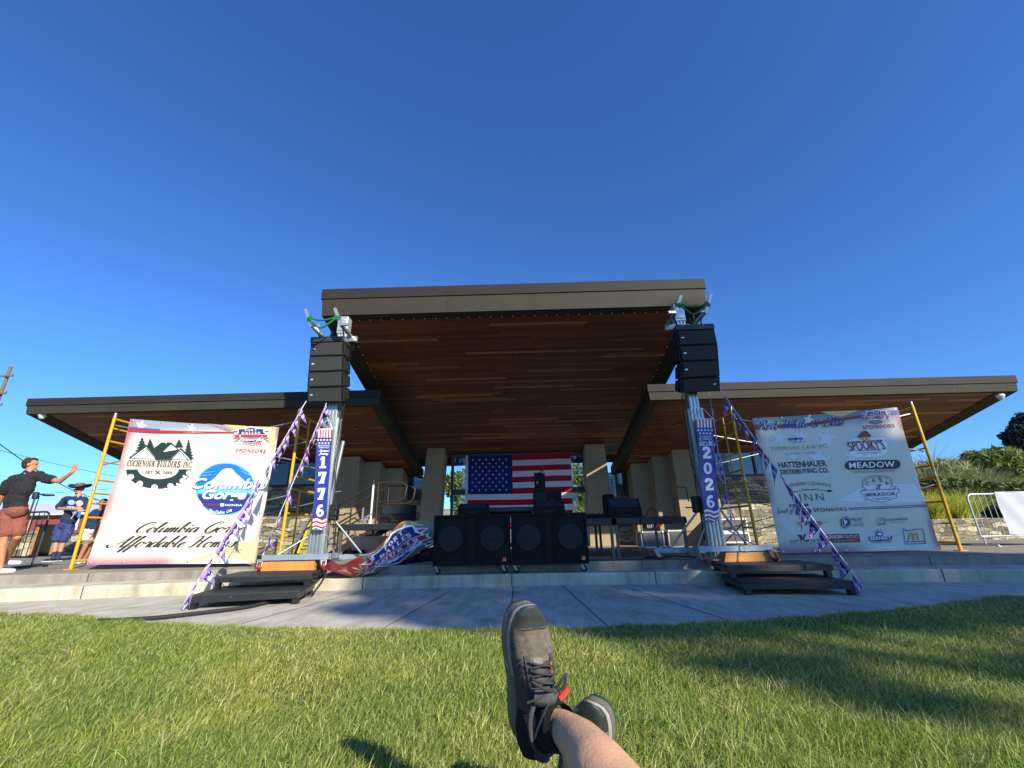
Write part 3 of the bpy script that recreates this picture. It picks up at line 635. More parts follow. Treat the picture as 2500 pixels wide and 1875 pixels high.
# recessed lights in the wing soffits
LAMP = M('downlight', '#9a8f80', 0.4)
for x, y in ((-4.4, 11.2), (-6.4, 11.6), (-9, 11.3), (4.3, 11.3), (7, 11.5), (9.5, 11.3)):
    b = MB(); b.lathe([(0, -.006), (.05, -.006), (.062, 0)], (x, y, (WINGZ(y)+(.04 if x < 0 else 0))-.012+.004), n=14); b.build('downlight', LAMP, wl if x < 0 else wr)
# white dome cameras under the roof corners
WHITE = M('white_plastic', '#e6e6e2', 0.35)
def dome(px, y, label):
    p = ony(px, y); t = thing('security_camera', label, 'camera', p)
    b = MB(); b.lathe([(0.0, .0), (.075, 0), (.085, .03), (.07, .06), (0, .06)], p, n=20); b.build('mount', WHITE, t)
    b = MB(); b.lathe([(.066, 0), (.062, -.03), (.045, -.055), (.02, -.066), (0, -.068)], p - V((0, 0, .002)), n=20); b.build('dome', M('smoked_dome', '#b9bdc0', 0.15), t)
dome((103, 1017), 9.95, 'white dome camera under the left roof corner'); dome((2443, 969), 9.95, 'white dome camera under the right roof corner')

# ---------------------------------------------------------------- flag hung in the rear window
yf = 14.80
FTL, FTR, FBR, FBL = ony((1143, 1113), yf), ony((1392.5, 1106), yf), ony((1401, 1288), yf), ony((1141, 1292), yf)
def cloth(name, col, trans=0.3, rough=0.8):
    m = bpy.data.materials.new(name); m.use_nodes = True; n, l = nodes(m); n.clear(); MATS[name] = m
    o = n.new('ShaderNodeOutputMaterial'); p = n.new('ShaderNodeBsdfPrincipled'); p.inputs['Roughness'].default_value = rough; p.inputs['Specular IOR Level'].default_value = .15
    tc = n.new('ShaderNodeTexCoord'); no = n.new('ShaderNodeTexNoise'); no.inputs['Scale'].default_value = 9; no.inputs['Detail'].default_value = 5; l.new(tc.outputs['Object'], no.inputs['Vector'])
    rp = n.new('ShaderNodeValToRGB'); c = lin(col) if isinstance(col, str) else col
    rp.color_ramp.elements[0].position = .3; rp.color_ramp.elements[1].position = .7; rp.color_ramp.elements[0].color = (*[x*.93 for x in c], 1); rp.color_ramp.elements[1].color = (*[min(1, x*1.05) for x in c], 1)
    l.new(no.outputs['Fac'], rp.inputs['Fac']); l.new(rp.outputs[0], p.inputs['Base Color'])
    t = n.new('ShaderNodeBsdfTranslucent'); l.new(rp.outputs[0], t.inputs[0]); x = n.new('ShaderNodeMixShader'); x.inputs[0].default_value = trans
    l.new(p.outputs[0], x.inputs[1]); l.new(t.outputs[0], x.inputs[2]); l.new(x.outputs[0], o.inputs[0]); return m
FR, FW, FB = cloth('flag_red', '#b3202f', .4), cloth('flag_white', '#dcdce4', .4), cloth('flag_blue', '#1f2f72', .4)
def flagpt(u, v, lift=0.0):
    p = FTL.lerp(FTR, u).lerp(FBL.lerp(FBR, u), v)
    p = p + V((0, -lift - .03*math.sin(u*9+v*2)*(.3+v) - .012*math.sin(u*23+1), -.05*math.sin(math.pi*u)*(0.3+.3*v)*0.5)); return p
flag = thing('flag', 'large stars and stripes flag hung across the rear window of the stage', 'flag', FTL.lerp(FBR, .5))
NS, CU = 13, .432
def strip(u0, u1, v0, v1, nu, nv, lift=0): return [[flagpt(u0+(u1-u0)*i/nu, v0+(v1-v0)*j/nv, lift) for i in range(nu+1)] for j in range(nv+1)]
for k in range(13):
    b = MB(); b.grid(strip(CU if k < 7 else 0, 1, k/13, (k+1)/13, 30, 2)); b.build('red_stripe' if k % 2 == 0 else 'white_stripe', FR if k % 2 == 0 else FW, flag)
b = MB(); b.grid(strip(0, CU, 0, 7/13, 16, 10)); can = b.build('canton', FB, flag)
d = Decal(lambda u, v, l: flagpt(u, v, .006), None)
asp = (FTR-FTL).length/(FTL-FBL).length
for r_ in range(9):
    for c_ in range(6 if r_ % 2 == 0 else 5):
        u = .045+(c_+(0 if r_ % 2 == 0 else .5))*.0655; v = (7/13)*(.115+r_*.098); s_ = star(0, 0, .0125)
        d.poly([(u+a, v-q*asp) for a, q in s_], FW); d.build('star', can)
b = MB(); b.grid([[FTL+V((-.09, -.02, .02)), FTL+V((.0, -.03, .0))], [FBL+V((-.07, -.02, 0)), FBL+V((.02, -.03, 0))]]); b.build('hem', FW, flag)

# ================================================================ SCAFFOLDS AND SPONSOR BANNERS
YEL = M('scaffold_yellow', '#d49a1c', 0.45, 0.0, var=0.12, vscale=9, wear=('#7a5a20', .66), spec=0.4)
GALV = M('galvanised_steel', '#a9adab', 0.4, 0.7, var=0.12, vscale=14)
BLACK = M('black_paint', (0.012, 0.012, 0.013), 0.5, var=0.2, vscale=12)
DKSTEEL = M('dark_steel', '#3c3b3a', 0.5, 0.6, var=0.15)
def scaffold(label, fl, fr, y, ztop):
    """two stacked end frames on each side (along depth) joined by crossed braces"""
    t = thing('scaffold', label, 'scaffold', ((fl+fr)/2, y+.75, ZS)); D = 1.5; hh = (ztop-ZS)/2
    for x in (fl, fr):
        for lv in (0, 1):
            z0 = ZS+lv*hh; b = MB(); r = .028
            b.tube([(x, y, z0+.02), (x, y, z0+hh-.06)], r); b.tube([(x, y+D, z0+.02), (x, y+D, z0+hh-.06)], r)
            for q in (.10, .62, .97-.04): b.tube([(x, y, z0+hh*q), (x, y+D, z0+hh*q)], .021)
            for yy in (y+.42,): b.tube([(x, yy, z0+hh*.12), (x, yy, z0+hh*.92)], .017)
            for q in (.34, .80): b.tube([(x, y, z0+hh*q), (x, y+.42, z0+hh*q)], .017)
            fr_ = b.build('end_frame', YEL, t)
            for yy in (y, y+D):
                b = MB(); b.lathe([(.024, z0+hh-.06), (.024, z0+hh+.012), (.021, z0+hh+.02), (0, z0+hh+.02)], (x, yy, 0), n=10)
                b.build('coupling_pin', GALV, fr_)
    for yy in (y+.02, y+D):
        for lv in (0, 1):
            z0 = ZS+lv*hh
            for a, c in ((.3, .85), (.85, .3)):
                b = MB(); b.tube([(fl, yy+(.02 if a < c else .045), z0+hh*a), (fr, yy+(.02 if a < c else .045), z0+hh*c)], .013, 6); b.build('cross_brace', GALV, t)
    for x in (fl, fr):
        for yy in (y, y+D):
            b = MB(); b.box((x-.07, yy-.07, ZS+.001), (x+.07, yy+.07, ZS+.012)); b.tube([(x, yy, ZS+.01), (x, yy, ZS+.05)], .02); b.build('base_plate', YEL, t)
    return t
yL, yR = 8.14, 8.46
scaffold('yellow scaffold holding up the sunlit banner with the house logo', ony((172, 1391), yL).x, ony((706, 1195), yL).x, yL, ony((283, 1011), yL).z)
scaffold('yellow scaffold holding up the shaded banner with many small sponsor logos', ony((1818, 1170), yR).x, ony((2346, 1345), yR).x, yR, ony((2225, 983), yR).z)

INK = M('print_black', '#26282b', 0.55); INKG = M('print_dark_green', '#22342f', 0.55); WHT = M('print_white', '#f1efe9', 0.5); NAVY = M('print_navy', '#26357a', 0.5)
RED = M('print_red', '#b02a35', 0.5); BLUE = M('print_blue', '#1f6fc4', 0.5); LBLUE = M('print_light_blue', '#6db9ea', 0.5); GREY = M('print_grey', '#75797e', 0.55); PALE = M('print_pale', '#e2e0da', 0.5)
TEAL = M('print_teal', '#2f6f86', 0.5); GOLD = M('print_gold', '#c9a23a', 0.5); BROWN = M('print_brown', '#8a2f28', 0.5); TAN = M('print_tan', '#d9bf74', 0.5); MAUVE = M('print_mauve', '#9a8087', 0.5); DRED = M('print_dark_red', '#8d2630', 0.5)
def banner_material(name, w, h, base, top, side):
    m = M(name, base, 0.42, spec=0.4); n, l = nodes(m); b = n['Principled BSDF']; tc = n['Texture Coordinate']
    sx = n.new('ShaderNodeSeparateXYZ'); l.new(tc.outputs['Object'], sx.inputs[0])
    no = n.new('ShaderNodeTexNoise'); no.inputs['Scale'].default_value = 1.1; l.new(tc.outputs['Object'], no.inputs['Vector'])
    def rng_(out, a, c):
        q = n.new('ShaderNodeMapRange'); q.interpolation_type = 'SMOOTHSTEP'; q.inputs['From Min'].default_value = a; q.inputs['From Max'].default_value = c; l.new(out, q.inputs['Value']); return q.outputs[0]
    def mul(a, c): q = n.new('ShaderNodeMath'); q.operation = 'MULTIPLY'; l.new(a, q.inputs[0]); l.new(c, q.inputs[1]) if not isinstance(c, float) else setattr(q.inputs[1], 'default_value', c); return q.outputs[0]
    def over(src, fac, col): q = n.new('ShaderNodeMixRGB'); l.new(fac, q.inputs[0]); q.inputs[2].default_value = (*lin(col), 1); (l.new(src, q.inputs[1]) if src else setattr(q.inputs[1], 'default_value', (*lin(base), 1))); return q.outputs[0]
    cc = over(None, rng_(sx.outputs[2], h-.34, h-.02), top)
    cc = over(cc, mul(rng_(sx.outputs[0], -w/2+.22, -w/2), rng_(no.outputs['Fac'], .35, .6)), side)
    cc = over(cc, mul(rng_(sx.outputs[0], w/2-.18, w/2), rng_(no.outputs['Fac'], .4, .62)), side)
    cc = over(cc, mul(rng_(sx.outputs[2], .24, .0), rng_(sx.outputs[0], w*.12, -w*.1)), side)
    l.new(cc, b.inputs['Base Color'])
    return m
def emblem(d, E, small=True, L=2):
    """rocket-crossed shield with ribbon; E maps (-1..1, -1..1) to print coordinates"""
    P = lambda q: [E(x, y) for x, y in q]
    for sx in (-1, 1):
        for y0, y1 in ((.0, .62), (-.15, -.5)):
            d.poly(P([(sx*.3, y0), (sx*.66, y0+(y1-y0)*.7), (sx*.62, y1+(.12 if y1 > 0 else -.12)), (sx*1.02, y1), (sx*.78, y1-(.22 if y1 > 0 else -.22)), (sx*.72, y0+(y1-y0)*.5), (sx*.3, y0-.14)]), WHT, L)
            d.poly(P([(sx*.4, y0+.1*(1 if y1 > 0 else -1)), (sx*.7, y1-.16*(1 if y1 > 0 else -1)), (sx*.68, y1), (sx*.95, y1-.01), (sx*.76, y1-.16*(1 if y1 > 0 else -1)), (sx*.74, y0+(y1-y0)*.55), (sx*.4, y0-.02)]), RED, L+1)
    sh = [(-.62, .78), (-.3, .82), (0, 1.0), (.3, .82), (.62, .78), (.6, .45), (.72, .3), (.62, -.1), (.36, -.42), (0, -.62), (-.36, -.42), (-.62, -.1), (-.72, .3), (-.6, .45)]
    d.poly(P([(x*1.1, y*1.1) for x, y in sh]), WHT, L+2); d.poly(P(sh), NAVY, L+3)
    d.poly(P([(-.92, .22), (.92, .22), (.84, .02), (.92, -.16), (-.92, -.16), (-.84, .02)]), WHT, L+4); d.poly(P([(-.86, .18), (.86, .18), (.79, .02), (.86, -.12), (-.86, -.12), (-.79, .02)]), RED, L+5)
    def tx(s, y, hw, h, m):
        fs = serif(s, .2, .13, .08, .12, .16); x1 = max(p[0] for q in fs for p in q)
        d.faces([[E(-hw+2*hw*a/x1, y+bb*h) for a, bb in q] for q in fs], m, L+6)
    tx('FORT', .58, .3, .2, WHT); tx('DALLES', .29, .46, .2, WHT); tx('FOURTH', -.06, .58, .18, WHT)
    fs = script('Fireworks', .5, .4, .2); x1 = max(p[0] for q in fs for p in q)
    d.faces([[E(-.62+1.24*a/x1, -.42+bb*.36) for a, bb in q] for q in fs], WHT, L+6)
    for i in range(-4, 5):
        if i: d.poly(P([(i*.09-.02, -.55-.03*(4-abs(i))), (i*.09+.03, -.55-.03*(4-abs(i))), (i*.11+.02, -.82-.05*(4-abs(i))), (i*.11-.02, -.82-.05*(4-abs(i)))]), RED, L)
    d.poly(P([(x*.06, -.9+y*.09) for x, y in star(0, 0, 1)]), NAVY, L)

def sponsor_banner(label, y0, corners, mat_args, wseed):
    tl, tr, br, bl = [ony(p, y0) for p in corners]
    w = (tr.x-tl.x); h = ((tl.z-bl.z)+(tr.z-br.z))/2; cx = (tl.x+tr.x)/2; zb = (bl.z+br.z)/2
    t = thing('sponsor_banner', label, 'banner', (cx, y0, zb), 'sponsor banners tied to the scaffolds')
    rr = random.Random(wseed); cr_ = [(rr.uniform(0, 1), rr.uniform(0, 1), rr.uniform(0, math.pi), rr.uniform(.15, .5)) for _ in range(7)]
    def wav(X, Z):
        u = (X-tl.x)/w; v = (Z-zb)/h; k = .02*math.sin(u*7+wseed)*math.sin(v*5+1)+.006*math.sin(v*17+u*4)
        for a, c, an, q in cr_:
            s_ = (u-a)*math.cos(an)+(v-c)*math.sin(an); e = -(u-a)*math.sin(an)+(v-c)*math.cos(an)
            k += .008*math.exp(-(s_/.026)**2)*math.exp(-(e/q)**2)
        k += .02*math.exp(-((u)**2+(v-1)**2)/.012)+.02*math.exp(-((u-1)**2+(v-1)**2)/.012)+.014*math.exp(-(v/.03)**2)
        return -k
    Fn = lambda X, Z, lift: V((X, y0 + wav(X, Z) - lift, Z))
    G = []
    for j in range(101):
        q = j/100; a = bl.lerp(tl, q); c = br.lerp(tr, q); sag = 0.02*math.sin(math.pi*q)
        G.append([Fn(a.x+sag+(c.x-a.x-2*sag)*i/120, a.z+(c.z-a.z)*i/120-.018*math.sin(math.pi*i/120)*q, 0) for i in range(121)])
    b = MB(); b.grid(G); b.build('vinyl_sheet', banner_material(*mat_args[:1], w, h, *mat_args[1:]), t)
    g = MB()
    for i in range(6):
        for zz in (0, 1):
            p = (bl.lerp(br, .02+.96*i/5) if zz == 0 else tl.lerp(tr, .02+.96*i/5)); p = Fn(p.x, p.z+(.03 if zz == 0 else -.035), .004); g.lathe([(.007, 0), (.015, -.003), (.018, .001)], p, 'y', 10)
    g.build('grommet_row', CHROME, t)
    d = Decal(Fn, lambda px: ((lambda p: (p.x, p.z))(ony(px, y0))), .0045)
    return t, d, (tl, tr, br, bl)

# ---- sunlit banner on the left
A = lambda x, y: (290+x*.2412, 1000+y*.2412)
yl = 8.04
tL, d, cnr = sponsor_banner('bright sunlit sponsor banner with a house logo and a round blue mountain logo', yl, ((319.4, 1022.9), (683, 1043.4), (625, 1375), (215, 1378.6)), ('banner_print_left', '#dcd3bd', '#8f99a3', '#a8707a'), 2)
for x, y, r in ((860, 400, 85), (80, 770, 110), (230, 165, 60), (740, 190, 50), (170, 290, 40), (1250, 1010, 60)): d.polyp([A(*p) for p in star(x, y, r, -75)], PALE if y > 300 else WHT); d.build('printed_star', tL)
d.polyp([A(*p) for p in ((250, 900), (560, 790), (1000, 1010), (600, 960), (200, 1090))], WHT); d.build('background_print', tL)
d.polyp([A(*p) for p in ((-40, 1130), (560, 1010), (760, 1060), (200, 1120), (-60, 1210))], PALE); d.build('background_print', tL); d.polyp([A(*p) for p in ((890, 142), (1010, 150), (1170, 215), (1100, 222))], MAUVE); d.build('background_print', tL); d.polyp([A(*p) for p in ((1060, 152), (1290, 165), (1330, 205), (1190, 205))], TAN)
d.build('background_print', tL)
for q in (((600, 1555), (1000, 1440), (1425, 1290), (1375, 1545)), ((1330, 170), (1600, 182), (1560, 420), (1500, 330))): d.polyp([A(*p) for p in q], M('print_cream', '#d8c48c', .5)); d.build('background_print', tL)
d.polyp([A(*p) for p in ((105, 186), (420, 210), (800, 222), (1170, 226), (1170, 240), (780, 246), (420, 243), (95, 222))], RED, 2); d.polyp([A(*p) for p in ((110, 172), (420, 198), (420, 206), (108, 182))], BLUE, 2); d.build('red_band', tL)
def fir(cx, ty, by, hw):
    n = 7; L_ = [(cx, ty)]
    for i in range(1, n+1):
        t = i/n; L_ += [(cx+hw*t**.9, ty+(by-ty)*(t-.02)), (cx+hw*t*.5, ty+(by-ty)*(t+.015))]
    Rg = [(2*cx-x, y) for x, y in reversed(L_[1:])]
    return L_+Rg
for q in ((240, 280, 480, 105), (325, 292, 390, 50), (620, 302, 385, 55), (715, 300, 500, 62)): d.polyp([A(*p) for p in fir(*q)], INKG, 2)
d.polyp([A(*p) for p in ((440, 335), (545, 335), (625, 410), (540, 487), (410, 487), (318, 388), (378, 378), (395, 372))], INKG, 3)
d.polyp([A(*p) for p in ((465, 432), (543, 357), (610, 408))], WHT, 4)
for x, y in ((535, 382), (551, 382), (535, 396), (551, 396)): d.polyp([A(x-5, y-5), A(x+5, y-5), A(x+5, y+5), A(x-5, y+5)], INKG, 5)
d.polyp([A(*p) for p in ((130, 490), (295, 378), (410, 500), (545, 500), (640, 405), (745, 510))], WHT, 4)
d.linep([A(*p) for p in ((118, 487), (295, 370), (408, 497), (545, 497), (645, 400), (752, 508))], .028, INKG, 5); d.linep([A(*p) for p in ((165, 487), (295, 395), (400, 510), (550, 510), (640, 425), (720, 512))], .014, INKG, 5)
d.polyp([A(*p) for p in ((372, 358), (386, 372), (372, 395))], WHT, 5); d.polyp([A(*p) for p in ((486, 330), (500, 330), (494, 355))], WHT, 5)
d.textp(serif('COCHENOUR BUILDERS, INC.', .2, .06, .07, .05, .07, .62), A(75, 570), A(752, 590), 60*.2412, INK, 3)
N = 26; ring_o = [(405+335*math.cos(R(a)), 606+195*math.sin(R(a))) for a in np.linspace(0, 180, N)]; ring_i = [(405+212*math.cos(R(a)), 606+98*math.sin(R(a))) for a in np.linspace(180, 0, N)]
d.polyp([A(*p) for p in ring_o+ring_i], INKG, 2)
for a in (12, 40, 68, 98, 128, 156):
    x, y = 405+318*math.cos(R(a)), 606+182*math.sin(R(a)); d.polyp([A(*p) for p in circ(x+8, y, 33, 18, 28)], WHT, 3); d.polyp([A(*p) for p in ((x-52, y+18), (x-8, y+38), (x-30, y+56), (x-62, y+38))], WHT, 3); d.linep([A(*p) for p in circ(x+8, y, 24, 14, 20, 180, 360)], .008, INKG, 4)
d.textp(serif('EST', .2, .07, .07, .06), A(270, 645), A(346, 648), 26*.2412, INK, 3); d.textp(serif('1985', .2, .07, .07, .06), A(456, 650), A(546, 654), 27*.2412, INK, 3)
d.linep([A(380, 655), A(430, 615)], .012, INK, 3); d.linep([A(380, 618), A(430, 655)], .012, INK, 3)
d.build('house_logo', tL)
emblem(d, lambda x, y: d.U(A(1345+x*205, 275-y*95))); d.build('shield_emblem', tL)
d.textp(font('SPONSORS', .25, .01, 1.15), A(1175, 427), A(1487, 439), 36*.2412, RED, 3); d.build('lettering', tL)
cc = (1085, 802)
d.polyp([A(*p) for p in circ(*cc, 305, 56, 268)], LBLUE, 2); d.polyp([A(*p) for p in circ(*cc, 290, 56, 255)], BLUE, 3)
d.polyp([A(*p) for p in circ(*cc, 289, 40, 254, 14, 166)], NAVY, 4); d.polyp([A(*p) for p in ((815, 772), (1355, 772), (1368, 850), (802, 850))], LBLUE, 4)
d.polyp([A(*p) for p in ((900, 760), (985, 690), (1060, 612), (1100, 597), (1150, 600), (1195, 650), (1290, 735), (1320, 775))], WHT, 5)
for q in ((880, 640, 990, 628), (860, 668, 950, 662), (1230, 590, 1330, 640), (1240, 620, 1350, 672)): d.linep([A(q[0], q[1]), A(q[2], q[3])], .012, LBLUE, 5)
for dx, m_, L_ in ((9, TEAL, 6), (0, WHT, 7)):
    d.textp(font('Columbia', .28, .022, 1.0), A(745+dx, 797+dx*.7), A(1478+dx, 802+dx*.7), 104*.2412, m_, L_); d.textp(font('Gorge', .28, .025, 1.0), A(850+dx, 902+dx*.7), A(1290+dx, 905+dx*.7), 92*.2412, m_, L_)
d.textp(font('TOYOTA', 0, .012), A(905, 975), A(1032, 977), 23*.2412, RED, 7); d.textp(font('HONDA', 0, .012, 1.1), A(1085, 977), A(1258, 979), 21*.2412, WHT, 7)
d.linep([A(*p) for p in circ(882, 965, 18, 18, 12)], .008, RED, 7, True); d.linep([A(*p) for p in ((1042, 952), (1075, 952), (1072, 978), (1045, 978))], .008, WHT, 7, True); d.linep([A(1052, 955), A(1054, 975)], .007, WHT, 7); d.linep([A(1065, 955), A(1063, 975)], .007, WHT, 7); d.linep([A(1053, 966), A(1064, 966)], .007, WHT, 7)
d.textp(font('The Dalles, OR', .15, .012), A(925, 1032), A(1158, 1034), 30*.2412, WHT, 7, -.035)
d.build('mountain_logo', tL)
d.textp(script('Columbia Gorge', .55, .3, .08), A(170, 1240), A(1285, 1238), 102*.2412, INK, 3); d.textp(script('Affordable Homes', .55, .3, .08), (261, 1335.5), (580, 1335), 27, INK, 3); d.textp(font('LLC.', .2, 0), A(1163, 1443), A(1255, 1445), 36*.2412, GREY, 3)
d.build('script_lettering', tL)

# ---- shaded banner on the right
Cc = lambda x, y: (1820+x*.2411, 980+y*.2411)
CP = lambda q: [Cc(*p) for p in q]
yr = 8.34
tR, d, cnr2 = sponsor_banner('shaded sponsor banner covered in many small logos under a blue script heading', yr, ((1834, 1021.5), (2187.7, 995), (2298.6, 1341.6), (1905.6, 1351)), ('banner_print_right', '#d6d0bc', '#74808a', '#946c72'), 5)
for x, y, r in ((340, 370, 90), (560, 360, 80), (820, 370, 110), (480, 560, 60), (740, 590, 120), (1070, 560, 90), (300, 720, 60), (640, 185, 60)): d.polyp(CP(star(x, y, r, -80)), PALE); d.build('printed_star', tR)
d.polyp(CP(((760, 105), (1140, 92), (990, 152), (905, 150))), TAN); d.build('background_print', tR); d.polyp(CP(((1480, 700), (1690, 560), (1840, 920), (1760, 1000))), MAUVE) if False else None
d.polyp(CP(((930, 1010), (1200, 850), (1700, 830), (1840, 1010), (1500, 1040))), PALE); d.build('background_print', tR)
d.polyp(CP(((68, 248), (620, 218), (1160, 140), (1160, 165), (640, 250), (80, 292))), DRED, 2); d.polyp(CP(((1420, 100), (1535, 92), (1545, 132), (1425, 142))), NAVY, 2); d.polyp(CP(((68, 235), (300, 222), (300, 228), (70, 245))), BLUE, 2); d.build('red_band', tR)
for th_, m_, L_ in ((.52, WHT, 3), (.34, NAVY, 4)): d.textp(script('Red, White & Blue', .45, th_, th_*.62, 1.0), Cc(118, 288), Cc(1010, 240), 88*.2411, m_, L_)
d.build('script_heading', tR)
emblem(d, lambda x, y: d.U(Cc(1312+x*150, 165-y*72-x*8))); d.build('shield_emblem', tR)
d.textp(font('SPONSORS', 0, .012, 1.2), Cc(1184, 284), Cc(1506, 265), 37*.2411, DRED, 3); d.build('lettering', tR)
for i in range(3):
    for j in range(2):
        x = 455+i*52+j*22; y = 378+j*26-i*3; m_ = (TEAL, NAVY, BLUE)[(i+j) % 3]
        d.polyp(CP([(x-26+2*k, y-10*math.sin(k/26*math.pi*1.0)*(1 if j else -1)*-1) for k in range(0, 27, 3)] + [(x+26, y+12), (x, y+22*(1 if j == 0 else .3)), (x-26, y+10)]), m_, 3); d.build('wave_mark', tR)
d.textp(font('TIMMONS LAW PC', 0, -.012, 1.15), Cc(255, 503), Cc(832, 472), 40*.2411, GREY, 3); d.textp(font('A STEADY FORCE', 0, 0, 1.4), Cc(405, 541), Cc(702, 526), 19*.2411, GREY, 3); d.build('lettering', tR)
d.polyp(CP(((1030, 400), (1100, 380), (1390, 370), (1420, 420), (1425, 520), (1350, 560), (1120, 570), (1050, 540))), WHT, 2)
d.polyp(CP(((1130, 352), (1170, 310), (1185, 302), (1215, 300), (1262, 352), (1250, 362), (1140, 368))), BROWN, 4); d.polyp(CP(((1145, 366), (1255, 358), (1262, 385), (1190, 398), (1150, 388))), TAN, 3); d.linep(CP(((1170, 368), (1172, 390))), .01, BROWN, 4); d.linep(CP(((1210, 364), (1213, 388))), .01, BROWN, 4)
d.linep(CP(((1090, 410), (1370, 392))), .008, DRED, 4); d.textp(font("SPOOKY'S", 0, .012, 1.0), Cc(1052, 508), Cc(1408, 488), 100*.2411, DRED, 4, .012); d.textp(font('PIZZA & SANDWICHES', 0, 0), Cc(1120, 512), Cc(1362, 500), 16*.2411, INK, 4); d.linep(CP(((1115, 528), (1360, 515))), .008, INK, 4); d.textp(font('EST. 1966', 0, 0, 1.2), Cc(1188, 548), Cc(1315, 540), 15*.2411, GREY, 4); d.build('roofed_house_logo', tR)
d.textp(font('HATTENHAUER', 0, .014, .98), Cc(340, 676), Cc(828, 652), 62*.2411, INK, 3); d.textp(font('DISTRIBUTING CO.', 0, .014, .98), Cc(358, 740), Cc(850, 716), 50*.2411, INK, 3); d.build('bold_lettering', tR)
pill = [(1510+44*math.cos(R(a)), 638+45*math.sin(R(a))) for a in range(-90, 91, 15)] + [(1052+44*math.cos(R(a)), 646+45*math.sin(R(a))) for a in range(90, 271, 15)]
d.polyp(CP(pill), INK, 3); d.textp(font('MEADOW', .12, .02, 1.05), Cc(1048, 676), Cc(1508, 664), 58*.2411, WHT, 4); d.textp(font('OUTDOOR ADVERTISING', 0, .0, 1.0), Cc(1088, 729), Cc(1516, 712), 28*.2411, GREY, 4); d.build('pill_logo', tR)
d.textp(font('COUSINS COUNTRY', 0, -.005, 1.05), Cc(420, 878), Cc(866, 872), 38*.2411, INK, 3, .05); d.linep(CP(((470, 918), (740, 880))), .007, INK, 3); d.linep(CP(((560, 886), (850, 906))), .007, INK, 3)
for sx, x, y in ((-1, 465, 919), (1, 845, 906)): d.polyp(CP(((x-sx*30, y-5), (x, y-14), (x+sx*35, y+2), (x, y+13), (x-sx*30, y+6))), INK, 3)
d.textp(font('INN', 0, -.02, 1.3), Cc(556, 1012), Cc(792, 1006), 84*.2411, INK, 3); d.build('crossed_arrow_logo', tR)
arch = [(1175, 900), (1220, 890), (1180, 870), (1180, 800), (1205, 795), (1205, 785)] + [(1340+135*math.cos(R(a)), 790+40*math.sin(R(a))) for a in range(180, 361, 15)] + [(1478, 790), (1485, 860), (1525, 862), (1500, 885), (1548, 888)]
d.linep(CP(arch), .008, INK, 3); d.linep(CP([(1190, 880), (1195, 812)]+[(1340+118*math.cos(R(a)), 800+34*math.sin(R(a))) for a in range(190, 351, 16)]+[(1470, 806), (1470, 880)]), .006, BROWN, 3)
d.linep(CP(((1168, 905), (1230, 900), (1550, 885), (1556, 925), (1525, 930), (1530, 975), (1490, 985), (1420, 1015), (1360, 1022), (1290, 1010), (1215, 985), (1200, 945), (1170, 940))), .008, BROWN, 3, True)
for ch, x, y, rr_ in (('C', 1232, 850, .35), ('A', 1300, 818, .1), ('S', 1372, 815, -.1), ('A', 1440, 845, -.35)):
    a = d.U(Cc(x-15, y+rr_*-14)); c = d.U(Cc(x+15, y+rr_*14)); d.text(font(ch), c if False else a, c, .085, INK, 3)
d.textp(script('El', .5, .4, .2), Cc(1322, 888), Cc(1384, 884), 44*.2411, INK, 3); d.textp(font('MIRADOR', 0, .01, 1.15), Cc(1226, 964), Cc(1520, 950), 36*.2411, INK, 3); d.textp(font('FINE NEIGHBORHOOD', 0, 0, 1.1), Cc(1280, 988), Cc(1480, 978), 12*.2411, INK, 3); d.textp(font('AND CATERING', 0, 0, 1.1), Cc(1315, 1003), Cc(1460, 996), 12*.2411, INK, 3); d.build('arched_sign_logo', tR)
d.textp(script('Spirit of', .5, .32, .12), Cc(312, 1132), Cc(512, 1118), 52*.2411, MAUVE, 3); d.build('script_lettering', tR); d.textp(serif("'76", .22, .08, .05, .06, .1), Cc(466, 1150), Cc(668, 1146), 110*.2411, NAVY, 4); d.build('numerals', tR); d.textp(font('SPONSORS', 0, .012, 1.2), Cc(684, 1118), Cc(1020, 1108), 38*.2411, DRED, 3); d.build('lettering', tR); d.linep(CP(((1032, 1081), (1845, 1047))), .012, NAVY, 3); d.build('rule_line', tR); d.linep(CP(((1040, 1096), (1848, 1063))), .012, NAVY, 3); d.build('rule_line', tR)
d.polyp(CP(((530, 1215), (560, 1225), (585, 1250), (560, 1258), (535, 1250))), GOLD, 3); d.textp(font('APPROVED', 0, .008, 1.0), Cc(592, 1256), Cc(770, 1250), 42*.2411, INK, 3); d.textp(font('FIRE SERVICES', 0, 0), Cc(778, 1232), Cc(845, 1229), 12*.2411, GOLD, 3); d.build('yellow_flame_logo', tR)
for r_, m_, L_ in ((64, INK, 3), (55, WHT, 4), (48, NAVY, 5)): d.polyp(CP([(1008+r_*.95*math.cos(R(a)), 1226+r_*math.sin(R(a))) for a in range(30, 390, 60)]), m_, L_)
d.textp(font('P', 0, .025), Cc(990, 1252), Cc(1026, 1252), 52*.2411, WHT, 6); d.textp(font('PRAY', 0, .01), Cc(1070, 1217), Cc(1186, 1213), 38*.2411, GREY, 3); d.linep(CP(((1070, 1230), (1195, 1226))), .006, GREY, 3); d.textp(font('ELECTRIC', 0, .01), Cc(1086, 1266), Cc(1202, 1262), 24*.2411, GREY, 3); d.build('hexagon_logo', tR)
for q in (((1318, 1182), (1405, 1178), (1412, 1248), (1328, 1252)), ((1345, 1196), (1418, 1184), (1420, 1238), (1350, 1246)), ((1362, 1200), (1392, 1198), (1394, 1240), (1364, 1240))): d.linep(CP(q), .007, GREY, 3, True)
